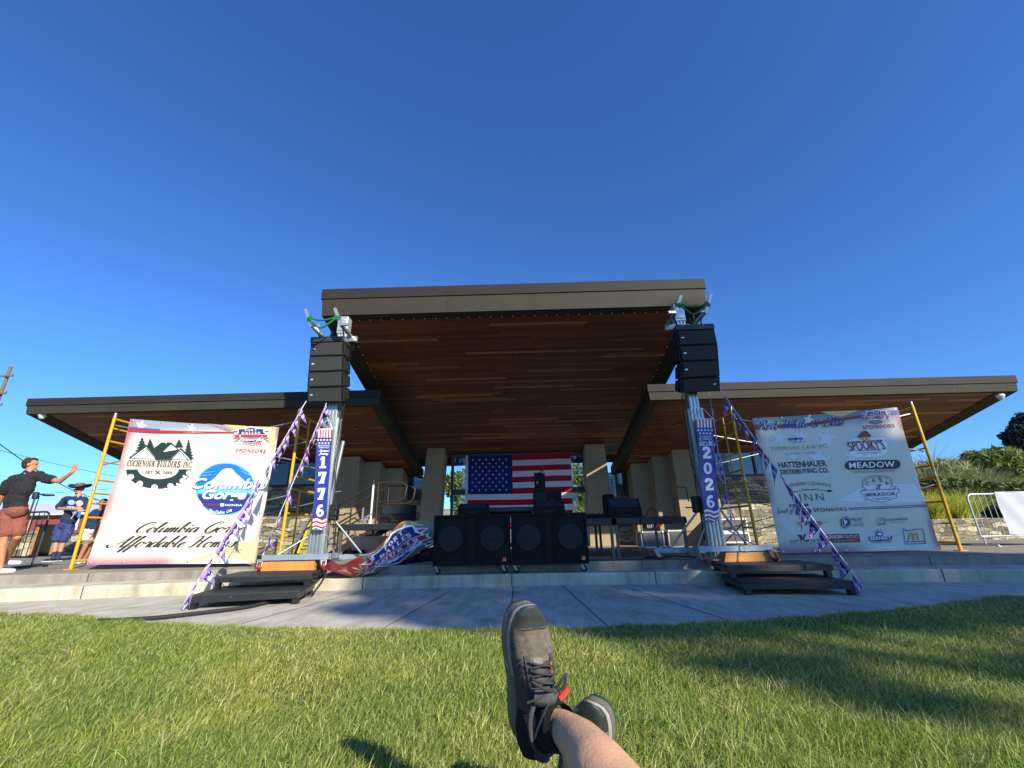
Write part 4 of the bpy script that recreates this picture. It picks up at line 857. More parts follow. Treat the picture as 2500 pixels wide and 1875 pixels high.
d.textp(font('westwind', 0, .012, 1.08), Cc(1430, 1212), Cc(1642, 1200), 34*.2411, GREY, 3); d.textp(font('FRAME & GALLERY', 0, 0, 1.1), Cc(1465, 1232), Cc(1625, 1226), 12*.2411, GREY, 3); d.build('square_frame_logo', tR)
d.polyp(CP(((520, 1345), (560, 1350), (575, 1385), (592, 1340), (612, 1338), (585, 1400), (560, 1400))), INK, 3); d.textp(font('OPTIMIST', 0, .006, 1.15), Cc(450, 1428), Cc(745, 1418), 27*.2411, INK, 3); d.textp(font('PRINTERS', 0, 0, 1.6), Cc(455, 1450), Cc(735, 1442), 14*.2411, GREY, 3); d.build('letter_mark_logo', tR)
d.polyp(CP(((808, 1346), (1140, 1338), (1155, 1424), (820, 1432))), DRED, 3); d.textp(font('GROCERY', 0, .014, .98), Cc(820, 1388), Cc(986, 1384), 32*.2411, WHT, 4); d.textp(font('OUTLET', 0, -.01, .92), Cc(992, 1384), Cc(1136, 1380), 32*.2411, WHT, 4); d.textp(script('bargain market', .4, .3, .16), Cc(880, 1416), Cc(1095, 1412), 22*.2411, GOLD, 4); d.build('red_box_logo', tR)
d.polyp(CP(circ(1352, 1352, 38, 18, 38, 180, 360)+[(1390, 1364), (1314, 1364)]), TEAL, 3); d.polyp(CP(circ(1352, 1352, 22, 14, 22, 180, 360)), WHT, 4)
for a in range(200, 341, 28): d.linep(CP(((1352+44*math.cos(R(a)), 1350+44*math.sin(R(a))), (1352+58*math.cos(R(a)), 1350+60*math.sin(R(a))))), .011, TEAL, 3)
d.polyp(CP(((1240, 1368), (1486, 1360), (1474, 1406), (1395, 1412), (1356, 1420), (1310, 1412), (1256, 1412))), NAVY, 4); d.textp(font('BERNERT', 0, .016, 1.0), Cc(1258, 1402), Cc(1474, 1396), 34*.2411, WHT, 5); d.textp(font('BARGE LINES', 0, 0, 1.2), Cc(1275, 1434), Cc(1486, 1428), 18*.2411, GREY, 4); d.build('ship_wheel_logo', tR)
d.linep(CP(((1600, 1292), (1622, 1296), (1638, 1312), (1680, 1306), (1740, 1292), (1800, 1292), (1806, 1322), (1820, 1348), (1815, 1372), (1832, 1438), (1625, 1444))), .012, NAVY, 3, True)
for x in (1660, 1710): d.linep(CP([(x+2+k*46/10, 1402-70*math.sin(k/10*math.pi)**.6) for k in range(11)]), .022, GOLD, 3)
d.linep(CP(((1640, 1420), (1818, 1416))), .012, INK, 3); d.build('state_outline_logo', tR)

# ================================================================ SOUND TOWERS, SUBS, DECKS AND STAGE GEAR
ALU = M('mast_aluminium', '#b4b9b5', 0.38, 0.75, var=0.10, vscale=5)
BEAM = M('outrigger_grey', '#8f9ba6', 0.45, 0.25, var=0.08, vscale=5, wear=('#c3c8cb', .72))
GRILLE = M('speaker_grille', (0.034, 0.034, 0.032), 0.75, var=0.25, vscale=160, bump=0.3, bscale=300, spec=0.25)
CABI = M('speaker_cabinet', (0.007, 0.007, 0.0075), 0.7, var=0.3, vscale=30, bump=0.25, bscale=180, spec=0.2)
RUBBER = M('rubber', (0.013, 0.013, 0.014), 0.8); REDW = M('caster_red', '#8e1f22', 0.45, var=0.15, vscale=20)
WOOD = M('timber_block', '#b9803f', 0.7, var=0.2, vscale=3.0, bump=0.25, bscale=40)
GREEN = M('strap_green', '#1f6a45', 0.7, var=0.2, vscale=30)
BADGE = M('badge_silver', '#c7c9ca', 0.35, 0.4)
def caster(parent, p, wheel_r, wmat, yaw=0.0):
    """swivel caster: p = centre of the wheel"""
    p = V(p); c = math.cos(yaw); s = math.sin(yaw); fx = V((c, s, 0)); sx = V((-s, c, 0)); w = wheel_r*.36
    b = MB()
    for k in (-1, 1): b.obox(p+sx*k*(w+.008), p+sx*k*(w+.008)+V((0, 0, wheel_r*1.25))-fx*wheel_r*.45, .008, wheel_r*.9, 0, fx)
    b.obox(p+V((0, 0, wheel_r*1.3))-fx*wheel_r*.45-sx*(w+.014), p+V((0, 0, wheel_r*1.3))-fx*wheel_r*.45+sx*(w+.014), wheel_r*1.1, .014)
    b.obox(p+V((0, 0, wheel_r*1.55))-fx*wheel_r*.45-sx*wheel_r*.75, p+V((0, 0, wheel_r*1.55))-fx*wheel_r*.45+sx*wheel_r*.75, wheel_r*1.5, .012)
    b.obox(p+V((0, 0, wheel_r*.9))+fx*wheel_r*.6, p+V((0, 0, wheel_r*1.25))+fx*wheel_r*1.2, .03, .012)
    f = b.build('caster', GALV, parent)
    b = MB(); G = []
    for rr_, h in ((0, -w), (wheel_r*.45, -w), (wheel_r*.5, -w*.8), (wheel_r*.9, -w), (wheel_r, -w*.6), (wheel_r, w*.6), (wheel_r*.9, w), (wheel_r*.5, w*.8), (wheel_r*.45, w), (0, w)):
        G.append([p + sx*h + (fx*math.cos(2*math.pi*j/18)+V((0, 0, 1))*math.sin(2*math.pi*j/18))*rr_ for j in range(18)])
    b.grid(G, 0, True, True, lambda a, c_: 1 if a in (0, 1, 7, 8) else 0); b.build('wheel', [wmat, GALV], f); return f
def deckleg(parent, x, y, z0, z1, m=None):
    b = MB(); w = .024; L_ = [(x-w, y-w), (x+w, y-w), (x+w, y+w), (x-w, y+w)]
    b.box((x-w, y-w, z0+.02), (x+w, y+w, z1)); b.box((x-.034, y-.034, z0), (x+.034, y+.034, z0+.019))
    n = int((z1-z0-.1)/.05)
    for i in range(n):
        z = z0+.07+i*.05; b.lathe([(0, y-w-.0012), (.008, y-w-.0012), (.008, y-w)], (x, 0, z), 'y', 8, 1)
    return b.build('leg', [m or GALV, BLACK], parent)
def tower(side, label, mx, top_px, arr, arr_label, beams, head_lit):
    my = 7.3; zt = ony(top_px, my).z
    t = thing('lift_tower', label, 'lift tower', (mx, my, ZS), 'lift towers either side of the stage')
    w = .108
    b = MB()
    b.box((mx-w, my-.07, ZS+.03), (mx+w, my+.12, 2.75))
    for i in range(4): x = mx-w+.022+i*(2*w-.044)/3; b.box((x-.017, my-.098, ZS+.03), (x+.017, my-.0705, 2.75)); b.box((x-.005, my-.104, ZS+.03), (x+.005, my-.0985, 2.75))
    for s_ in (-1, 1): b.box((mx+s_*(w+.012)-.011, my-.05, ZS+.03), (mx+s_*(w+.012)+.011, my-.02, 2.75)); b.box((mx+s_*(w+.012)-.011, my+.06, ZS+.03), (mx+s_*(w+.012)+.011, my+.1, 2.75))
    b.build('outer_mast', ALU, t)
    b = MB(); w2 = .086; b.box((mx-w2, my-.045, 2.752), (mx+w2, my+.10, zt-.3))
    for i in range(3): x = mx-w2+.025+i*(2*w2-.05)/2; b.box((x-.014, my-.066, 2.752), (x+.014, my-.0455, zt-.3))
    b.build('inner_mast', ALU, t)
    b = MB(); b.bevbox((mx-.10, my-.075, zt-.36), (mx+.10, my+.11, zt), .012); b.bevbox((mx-.075, my-.084, zt-.31), (mx+.075, my-.0755, zt-.04), .004)
    for z in (zt-.28, zt-.17, zt-.08): b.box((mx-.04, my-.092, z-.008), (mx+.04, my-.0845, z+.008))
    b.build('head_plate', M('head_plate_bare', '#c9cbc9', .35, .55, var=.08), t)
    # forks with flared tips, slung with a green strap
    zc = zt-.52
    b = MB(); b.box((mx-.34, my-.16, zc-.05), (mx+.34, my-.106, zc+.05)); b.build('carriage', GALV, t)
    tips = []
    for s_ in (-1, 1):
        b = MB(); x = mx+s_*.26-.04; p0 = V((x, my-.13, zc+.06)); p1 = V((x, my-.58, zc+.06)); p2 = V((x, my-.70, zc+.36))
        if s_*side < 0: p2 = V((x-.12*(1 if side < 0 else -1), my-.66, zc+.36))
        else: p2 = V((x-.12*(1 if side < 0 else -1), my-.66, zc+.36))
        b.obox(p0, p1, .05, .05); b.obox(p1+V((0, 0, -.02)), p2, .05, .05, 0, (0, 1, 0)); b.obox(p1+V((0, -.026, 0)), p1+V((-.12*(1 if side > 0 else -1), -.026, .0)), .04, .04)
        b.build('fork', ALU, t); tips.append(p1.lerp(p2, .45))
    a, c = tips; b = MB(); mid = a.lerp(c, .45)+V((0, -.03, -.20))
    b.tube(catmull([a+V((0, -.035, .02)), a.lerp(c, .3)+V((0, -.04, -.05)), a.lerp(c, .7)+V((0, -.04, -.05)), c+V((0, -.035, .02))], 5), .016, 6); b.tube(catmull([a+V((0, -.035, 0)), mid+V((-.05, 0, .02)), mid], 5), .018, 6); b.tube(catmull([c+V((0, -.035, 0)), mid+V((.08, 0, .03)), mid], 5), .018, 6)
    for q in tips: b.obox(q+V((0, 0, -.05)), q+V((0, 0, .05)), .062, .062, 0, (0, 1, 0))
    b.tube([mid, mid+V((0, .02, -.12))], .014, 6); b.build('strap', GREEN, t)
    # base
    z0 = .452
    for i, (p0, p1) in enumerate(beams):
        b = MB(); b.obox(p0, p1, .075, .075); b.obox(V(p0)+(V(p1)-V(p0))*.02, V(p0)+(V(p1)-V(p0))*.06, .083, .083); b.obox(V(p0)+(V(p1)-V(p0))*.62, V(p0)+(V(p1)-V(p0))*.68, .083, .083); b.build('outrigger', BEAM, t)
    for x, y in ((beams[0][0][0]+.02, 6.80), (beams[0][1][0]-.03, 6.80)): caster(t, (x, y, .302+.062), .062, REDW, -1.2)
    for x in (beams[1][0][0]+.05, beams[1][1][0]-.05): caster(t, (x, 7.66, ZS+.063), .06, REDW, -.4)
    b = MB()
    for s_ in (-1, 1):
        b.tube([(mx+s_*.13, my+.02, 1.12), (mx+s_*.62, my+.28, .50)], .017, 8); b.tube([(mx+s_*.13, my, .8), (mx+s_*.44, my-.36, .52)], .013, 8)
    b.build('brace', GALV, t)
    b = MB(); s_ = 1 if side < 0 else -1; x = mx+s_*.19
    b.bevbox((x-.06, my-.02, 1.02), (x+.06, my+.13, 1.28), .015); b.build('winch', BLACK, t)
    b = MB(); b.tube([(x+s_*.04, my-.03, 1.2), (x+s_*.16, my-.05, 1.2), (x+s_*.17, my-.05, 1.42), (x+s_*.32, my-.05, 1.43)], .011, 8); b.tube([(x+s_*.05, my-.03, 1.1), (x+s_*.22, my-.05, 1.1)], .012, 8); b.build('crank_handle', DKSTEEL, t)
    b = MB()
    for k, (dx, dz) in enumerate(((-.15, 0), (-.19, .2), (-.17, .1))):
        xx = mx + (dx if side > 0 else -dx)
        b.tube(catmull([V((xx, my-.02, 3.2-dz)), V((xx-.02*k, my-.03, 2.1)), V((xx-.03+.04*k, my-.01, 1.3)), V((xx+.05*k, my+.05, .6))], 6), .006, 5)
    b.build('cable', RUBBER, t)
    # the hung array
    xl, xr, rows, rowy, rl, rr_ = arr
    la = thing('line_array', arr_label, 'speaker array', (mx, 7.0, rows_z(rows[0], rowy[0], xl[0])), 'speaker arrays on the towers')
    f0_ = []
    for i in range(5): f0_.append((ony((xl[i], rl[i]), rowy[i]), ony((xr[i], rr_[i]), rowy[i])))
    tl_, tr_ = f0_[0]; b = MB()
    b.hexa([tl_+V((-.01, -.01, .005)), tr_+V((.01, -.01, .005)), tr_+V((.01, .45, .005)), tl_+V((-.01, .45, .005))], [tl_+V((-.01, -.01, .10)), tr_+V((.01, -.01, .10)), tr_+V((.01, .45, .10)), tl_+V((-.01, .45, .10))]); b.build('flying_frame', M('array_frame', (0.03, .03, .032), .45), la)
    b = MB(); m_ = tl_.lerp(tr_, .5); b.obox(m_+V((0, .1, .1)), V((mx, my-.4, zc+.04)), .05, .03, 0, (0, 1, 0)); b.tube([m_+V((-.2, .2, .1)), (mx-.28, my-.45, zc+.04)], .012); b.tube([m_+V((.2, .2, .1)), (mx+.2, my-.45, zc+.04)], .012); b.build('shackle', DKSTEEL, la)
    for i in range(4):
        A0, A1 = f0_[i]; B0, B1 = f0_[i+1]; g = .006; dn = (B0-A0).normalized(); A0 = A0+dn*g; A1 = A1+dn*g; B0 = B0-dn*g; B1 = B1-dn*g
        n = (A1-A0).cross(B0-A0).normalized()
        if n.y > 0: n = -n
        bk = -n*.40; sh = .16
        def back(p, q, o): return p.lerp(q, sh) + bk + (o-p)*.04
        C0, C1, D0, D1 = back(A0, B0, A1), back(A1, B1, A0), back(B0, A0, B1), back(B1, A1, B0)
        b = MB(); h = -n*.14
        b.hexa([B0, B1, B1+h, B0+h], [A0, A1, A1+h, A0+h]); b.hexa([B0+h, B1+h, D1, D0], [A0+h, A1+h, C1, C0])
        cb = b.build('cabinet', CABI, la)
        e = .022; L_ = (A1-A0).normalized()*e; U_ = (A0-B0).normalized()*e*.7; b = MB(); o = n*.006
        b.hexa([B0+L_+U_+o*.1, B1-L_+U_+o*.1, A1-L_-U_+o*.1, A0+L_-U_+o*.1], [B0+L_+U_+o, B1-L_+U_+o, A1-L_-U_+o, A0+L_-U_+o]); gr = b.build('grille', GRILLE, cb)
        b = MB(); q = (A0.lerp(A1, .12 if i < 3 or side < 0 else .86)).lerp(B0.lerp(B1, .12 if i < 3 or side < 0 else .86), .5) + n*.007; r_ = (A1-A0).normalized()*.022; u_ = (A0-B0).normalized()*.013
        b.face([q-r_-u_, q+r_-u_, q+r_+u_, q-r_+u_]); b.build('badge', BADGE, gr)
        b = MB(); s0, s1 = (A1, B1) if side < 0 else (A0, B0); sx_ = V((.012 if side < 0 else -.012, 0, 0)); pv = -n
        for t0, t1_, q0, q1 in ((.03, .09, .05, .95), (.15, .25, .2, .85)): b.hexa([s0.lerp(s1, q1)+pv*t0, s0.lerp(s1, q1)+pv*t1_, s0.lerp(s1, q0)+pv*t1_, s0.lerp(s1, q0)+pv*t0], [s0.lerp(s1, q1)+pv*t0+sx_, s0.lerp(s1, q1)+pv*t1_+sx_, s0.lerp(s1, q0)+pv*t1_+sx_, s0.lerp(s1, q0)+pv*t0+sx_])
        for q0 in (.1, .9): p = s0.lerp(s1, q0)+pv*.012+sx_*.5; b.box(p-V((.008, .008, .008)), p+V((.008, .008, .008)))
        b.build('rigging_rail', DKSTEEL, cb)
    return t, la, f0_
def rows_z(r, y, x): return ony((x, r), y).z
RY = (6.95, 6.95, 6.97, 7.02, 7.10)
qz = lambda x, y: (1500+.1688*x, 720+.1688*y)
Ltx, Rtx = -3.30, 3.08
bL = (((-3.93, 6.9, .485), (-2.92, 6.9, .485)), ((-3.74, 7.7, .44), (-2.55, 7.7, .44)), ((Ltx-.06, 6.94, .485), (Ltx-.06, 7.66, .47)), ((Ltx+.34, 6.94, .485), (Ltx+.2, 7.66, .47)))
bR = (((2.62, 6.9, .485), (3.72, 6.9, .485)), ((2.22, 7.7, .44), (3.62, 7.7, .44)), ((Rtx-.2, 6.94, .485), (Rtx-.2, 7.66, .47)), ((Rtx+.16, 6.94, .485), (Rtx+.16, 7.66, .47)))
twL, laL, fL = tower(-1, 'sunlit aluminium lift tower behind the 1776 pole banner', Ltx, (848, 776), ((759, 756, 752.5, 750.3, 750), (838.9, 837.6, 836.8, 836, 836), (834.8, 868.6, 906.5, 944.8, 982.5), RY, (836, 870, 908, 946, 982.5), (833, 867.5, 905, 943.5, 981.5)), 'sunlit hung speaker array of four black cabinets, left tower', bL, True)
twR, laR, fR = tower(1, 'shaded lift tower behind the 2026 pole banner', Rtx, (1637, 747), ((1652.8, 1658.8, 1664.2, 1666, 1665.4), (1743, 1751.3, 1754.7, 1757, 1757.4), (806, 843.2, 881.2, 921.8, 959.7), RY, (806.1, 844, 882, 923.5, 959.7), (802.7, 840, 878.7, 918.5, 955.5)), 'shaded hung speaker array of four black cabinets, right tower', bR, False)
b = MB(); pa, pb = ony((838, 1077), 7.75), ony((812, 1196), 7.75); b.tube([pa, pb], .034, 12); b.tube([pb, pb+V((.0, 0, -.06))], .04, 12); b.build('spare_tube', ALU, twL)
b = MB(); p = pb; b.tube([p+V((-.02, 0, -.05)), p+V((.16, -.02, -.03))], .012); b.tube([p+V((-.03, 0, -.06)), p+V((-.05, 0, -.32))], .012); b.build('tube_clamp', GALV, twL)

# timber blocks under the outriggers
def block(x0, x1, y, zb, zt, label):
    b = MB(); b.hexa([(x0, y-.10, zb), (x1, y-.10, zb), (x1, y+.10, zb), (x0, y+.10, zb)], [(x0+.05, y-.085, zt-.02), (x1-.01, y-.085, zt-.02), (x1-.01, y+.10, zt-.02), (x0+.05, y+.10, zt-.02)])
    b.hexa([(x0+.05, y-.085, zt-.02), (x1-.01, y-.085, zt-.02), (x1-.01, y+.10, zt-.02), (x0+.05, y+.10, zt-.02)], [(x0+.06, y-.06, zt), (x1-.015, y-.06, zt), (x1-.015, y+.10, zt), (x0+.06, y+.10, zt)])
    b.v = [(a, c, z) for a, c, z in b.v]; return props(b.build('timber_block', WOOD), label, 'timber block', 'timber blocks under the towers')
block(-3.96, -3.12, 6.97, .302, .446, 'bright orange timber block under the sunlit left tower'); block(2.98, 3.80, 6.97, .302, .446, 'dull tan timber block under the shaded right tower')

# black step decks
DECK = M('deck_black', (0.016, 0.016, 0.017), 0.6, var=0.35, vscale=5, wear=('#4a4a48', .70), bump=0.3, bscale=90)
FRM = M('deck_frame_black', (0.014, 0.014, 0.015), 0.45, var=0.3, vscale=12, wear=('#6d6d6a', .685))
def deck(name, label, cat, c, zt, th, legs_to, group, legmat=None, slots=0, top=None):
    """c = FL, FR, BR, BL corners"""
    c = [V((x, y, 0)) for x, y in c]; ctr = sum(c, V())/4; zl = legs_to if isinstance(legs_to, (int, float)) else min(legs_to)
    t = thing(name, label, cat, (ctr.x, ctr.y, zl), group)
    def at(q, z): return [V((p.x, p.y, z)) for p in q]
    ins = [p + (ctr-p).normalized()*.012 for p in c]
    b = MB(); b.hexa(at(ins, zt-.02), at(ins, zt)); b.build('deck_top', top or DECK, t)
    b = MB()
    for i in range(4):
        p, q = c[i], c[(i+1) % 4]; e = (ctr-(p+q)/2).normalized()*.04; d = (q-p).normalized()*.0
        b.hexa([V((p.x, p.y, zt-th)), V((q.x, q.y, zt-th)), V((q.x+e.x, q.y+e.y, zt-th)), V((p.x+e.x, p.y+e.y, zt-th))], [V((p.x, p.y, zt-.021)), V((q.x, q.y, zt-.021)), V((q.x+e.x, q.y+e.y, zt-.021)), V((p.x+e.x, p.y+e.y, zt-.021))])
    fr_ = b.build('frame', FRM, t)
    if slots:
        b = MB(); p, q = c[0], c[1]; n = (q-p).normalized().cross(V((0, 0, 1))).normalized()
        if n.y > 0: n = -n
        for i in range(slots):
            a = p.lerp(q, (i+.6)/(slots+.2)); d = (q-p).normalized()*.028
            b.hexa([a-d+V((0, 0, zt-th*.62)), a+d+V((0, 0, zt-th*.62)), a+d+V((0, 0, zt-th*.5)), a-d+V((0, 0, zt-th*.5))], [v+n*.004 for v in (a-d+V((0, 0, zt-th*.62)), a+d+V((0, 0, zt-th*.62)), a+d+V((0, 0, zt-th*.5)), a-d+V((0, 0, zt-th*.5)))])
        b.build('slot_plate', DKSTEEL, fr_)
    for i, p in enumerate(c):
        k = p + (ctr-p).normalized()*.075; z0 = legs_to[i] if not isinstance(legs_to, (int, float)) else legs_to
        if legmat: deckleg(t, k.x, k.y, z0, zt-th, legmat)
        else:
            b = MB(); b.box((k.x-.035, k.y-.035, z0), (k.x+.035, k.y+.035, zt-th-.001)); b.box((k.x-.028, k.y-.043, z0+.005), (k.x+.028, k.y-.0355, z0+.05)); b.build('leg', FRM, t)
    return t
g = 'black step decks in front of the stage'
deck('step_deck', 'lower black step deck on the sunlit plaza, scuffed front edge', 'stage deck', [(-3.95, 5.5), (-2.76, 5.80), (-3.05, 6.82), (-4.22, 6.5)], .15, .085, 0, g, slots=4)
deck('step_deck', 'upper black step deck carrying the orange timber block', 'stage deck', [(-4.06, 6.02), (-2.86, 6.27), (-3.05, 7.18), (-4.26, 6.92)], .30, .07, (.151, .151, .166, .166), g, slots=3)
deck('step_deck', 'lower shaded black step deck with the bunting tied to its corner', 'stage deck', [(2.70, 5.84), (3.97, 5.66), (4.1, 6.6), (2.86, 6.78)], .15, .085, 0, g, slots=5)
deck('step_deck', 'upper shaded black step deck carrying the dull timber block', 'stage deck', [(2.74, 6.26), (4.03, 6.10), (4.16, 7.02), (2.92, 7.2)], .30, .07, (.151, .151, .166, .166), g, slots=5)

# two big subwoofers on casters
def cloud(b, cx, y, cz, r):
    b.lathe([(r, y), (r*1.0, y-.004), (r*.86, y+.002), (r*.55, y+.03), (r*.4, y+.045), (r*.34, y+.02), (r*.18, y+.0), (0, y-.004)], (cx, 0, cz), 'y', 40)
CONE = M('speaker_cone', (0.012, 0.012, 0.013), 0.6, var=0.15, vscale=40, spec=.3); ORB = M('badge_orange', '#c4401f', 0.45)
def sub(label, x0, x1, zb, zt):
    y0 = 7.28; t = thing('subwoofer', label, 'subwoofer', ((x0+x1)/2, y0+.38, Z1), 'subwoofers at the front of the stage')
    b = MB(); e = .03
    b.bevbox((x0, y0+.03, zb), (x1, y0+.76, zt), .012)
    for a, c in (((x0, y0, zb), (x0+e, y0+.029, zt)), ((x1-e, y0, zb), (x1, y0+.029, zt)), ((x0+e, y0, zt-e), (x1-e, y0+.029, zt)), ((x0+e, y0, zb), (x1-e, y0+.029, zb+e))): b.box(a, c)
    cx = (x0+x1)/2
    for s_ in (-.085, .085): b.box((cx+s_-.012, y0+.006, zb+e), (cx+s_+.012, y0+.029, zt-e))
    box = b.build('cabinet', CABI, t)
    for s_ in (-1, 1):
        b = MB(); cloud(b, cx+s_*.335, y0+.016, zb+(zt-zb)*.52, .20); b.build('driver', CONE, t)
    b = MB(); b.box((cx-.07, y0+.024, zb+e), (cx+.07, y0+.0292, zt-e)); b.build('port', M('port_black', (.003, .003, .003), .9), t)
    b = MB(); b.bevbox((x1-.115, y0+.008, zb+.05), (x1-.05, y0+.024, zb+.115), .003); bd = b.build('badge', ORB, t)
    d = Decal(lambda u, v, l: V((u, y0+.008-l, v)), None, .0015); d.text(font('JBL', 0, .01), (x1-.108, zb+.068), (x1-.057, zb+.068), .018, WHT); d.build('lettering', bd)
    for x in (x0+.07, x1-.09):
        for y in (y0+.07, y0+.66): caster(t, (x+.01, y, Z1+.05) if y < c2(0)-.02 else (x+.01, y, ZS+.05), .05, RUBBER, -.5 if y < 7.6 else .6)
    return t
sL_, sR_ = ony((1055, 1383), 7.28), ony((1244, 1383), 7.28)
sub('left black subwoofer with two cones and an orange badge beside the crumpled banner', -1.424, -.200, .29, 1.062); sub('right black subwoofer with two cones and an orange badge beside the open deck', -.170, 1.052, .288, 1.062)

# wedge monitors, small speaker stack
def wedge(label, x0, x1, y, z, h, group='wedge monitors on stage', dp=.42):
    t = thing('wedge_monitor', label, 'stage monitor', ((x0+x1)/2, y+dp/2, z), group); b = MB()
    P = [(y, z), (y-.0, z+h*.5), (y+.16, z+h), (y+dp, z+h), (y+dp, z)]
    def sec(x, k=0): return [V((x, a+(k if i in (0, 1, 2) else -k), q)) for i, (a, q) in enumerate(P)]
    L_, R_ = sec(x0), sec(x1); b.face(L_); b.face(list(reversed(R_))); b.grid([L_+[L_[0]], R_+[R_[0]]], 0, False); b.build('cabinet', CABI, t)
    b = MB(); o = V((0, -.006, .004)); e = .03; A0 = V((x0+e, y+.01, z+h*.53)); A1 = V((x1-e, y+.01, z+h*.53)); B0 = V((x0+e, y+.15, z+h*.97)); B1 = V((x1-e, y+.15, z+h*.97))
    b.hexa([A0, A1, B1, B0], [A0+o, A1+o, B1+o, B0+o]); b.build('grille', M('grille_blue_black', (0.018, 0.02, 0.026), .45, spec=.6), t)
    b = MB(); b.box(((x0+x1)/2-.08, y-.012, z+.03), ((x0+x1)/2+.08, y-.001, z+.06)); b.build('handle', RUBBER, t); return t
zd = .99
p0, p1 = ony((926, 1270), 9.15), ony((1004, 1270), 9.15); wedge('wedge monitor on the left stage deck above the crumpled banner', p0.x, p1.x, 9.15, zd, .37)
p0, p1 = ony((1486, 1262), 8.5), ony((1568, 1262), 8.5); wedge('wedge monitor on the right stage deck', p0.x, p1.x, 8.5, zd, .36)
p0, p1 = ony((1120, 1240), 7.62), ony((1192, 1240), 7.62); wedge('dark wedge monitor standing on the left subwoofer', p0.x, p1.x, 7.55, 1.064, .20, dp=.36)
p0, p1 = ony((1304, 1240), 7.62), ony((1378, 1240), 7.62); wedge('dark wedge monitor standing on the right subwoofer below the small speaker', p0.x, p1.x, 7.55, 1.064, .21, dp=.36)
gp = 'stage decks on legs'
deck('stage_deck', 'black stage deck on legs beside the right subwoofer, mixer on top', 'stage deck', [(.35, 8.3), (1.70, 8.3), (1.70, 10.2), (.35, 10.2)], zd, .12, ZS, gp, M('deck_leg_steel', '#5f605d', .55, .5, var=.15, vscale=20))
deck('stage_deck', 'black stage deck on legs at the right, wedge monitor on top', 'stage deck', [(1.71, 8.3), (3.04, 8.3), (3.04, 10.2), (1.71, 10.2)], zd, .12, ZS, gp, M('deck_leg_steel', '#5f605d', .55, .5, var=.15, vscale=20))
deck('stage_deck', 'black stage deck on legs at the left, end of the crumpled banner on it', 'stage deck', [(-3.67, 8.95), (-1.85, 8.95), (-1.85, 11.0), (-3.67, 11.0)], zd, .12, ZS, gp, M('deck_leg_steel', '#5f605d', .55, .5, var=.15, vscale=20))
deck('stage_deck', 'grey edged drum riser behind the two subwoofers', 'stage deck', [(-1.1, 8.6), (.28, 8.6), (.28, 10.6), (-1.1, 10.6)], ony((1230, 1238), 8.6).z, .075, ZS, gp, M('deck_leg_steel', '#5f605d'))
zr = ony((1230, 1238), 8.6).z+.001
t = thing('pa_speaker', 'tall black speaker standing on a small black bass box before the flag', 'speaker', (.5, 9.3, zr)); yS = 9.3
a, c = ony((1305, 1201), yS), ony((1332, 1154), yS); b = MB(); w_ = (c.x-a.x); b.hexa([(a.x, yS, a.z+.004), (a.x+w_*.62, yS-.06, a.z+.004), (a.x+w_*1.0, yS+.3, a.z+.004), (a.x+.03, yS+.36, a.z+.004)], [(a.x, yS, c.z), (a.x+w_*.62, yS-.06, c.z), (a.x+w_*1.0, yS+.3, c.z), (a.x+.03, yS+.36, c.z)]); cb = b.build('cabinet', CABI, t)
b = MB(); b.tube(catmull([V((a.x+w_*.5, yS+.05, c.z)), V((a.x+w_*.6, yS+.08, c.z+.05)), V((a.x+w_*.8, yS+.12, c.z+.05)), V((a.x+w_*.95, yS+.2, c.z))], 5), .008, 6); b.build('handle', RUBBER, cb)
b = MB(); q = V((a.x+w_*.26, yS-.03, a.z+(c.z-a.z)*.48)); b.box(q+V((-.018, -.012, -.018)), q+V((.018, -.0, .018))); b.build('badge', GOLD, cb)
t.location = (a.x+.15, yS, zr); ORG[t] = V(t.location)
for ch in t.children: ch.location = V((.5, 9.3, zr)) - V(t.location)
a2, c2_ = ony((1303, 1229), 9.3), ony((1370, 1203), 9.3)
t = thing('bass_box', 'small black bass box under the tall speaker, side handle showing', 'speaker', ((a2.x+c2_.x)/2, 9.4, zr)); b = MB(); b.bevbox((a2.x, 9.22, zr), (c2_.x, 9.62, a.z+.002), .012); cb = b.build('cabinet', CABI, t)
b = MB(); b.bevbox((a2.x+(c2_.x-a2.x)*.60, 9.208, zr+.06), (a2.x+(c2_.x-a2.x)*.74, 9.222, zr+.19), .004); b.bevbox((a2.x+.02, 9.205, zr+.02), (a2.x+(c2_.x-a2.x)*.45, 9.222, a.z-.02), .004); b.build('front_panel', RUBBER, cb)
b = MB(); xx = ony((1488, 1230), 9.6).x; b.bevbox((xx-.12, 9.5, zd), (xx+.1, 9.8, zd+.52), .03); t = props(b.build('amp_head', CABI), 'narrow black cabinet standing behind the right wedge monitor', 'amplifier')

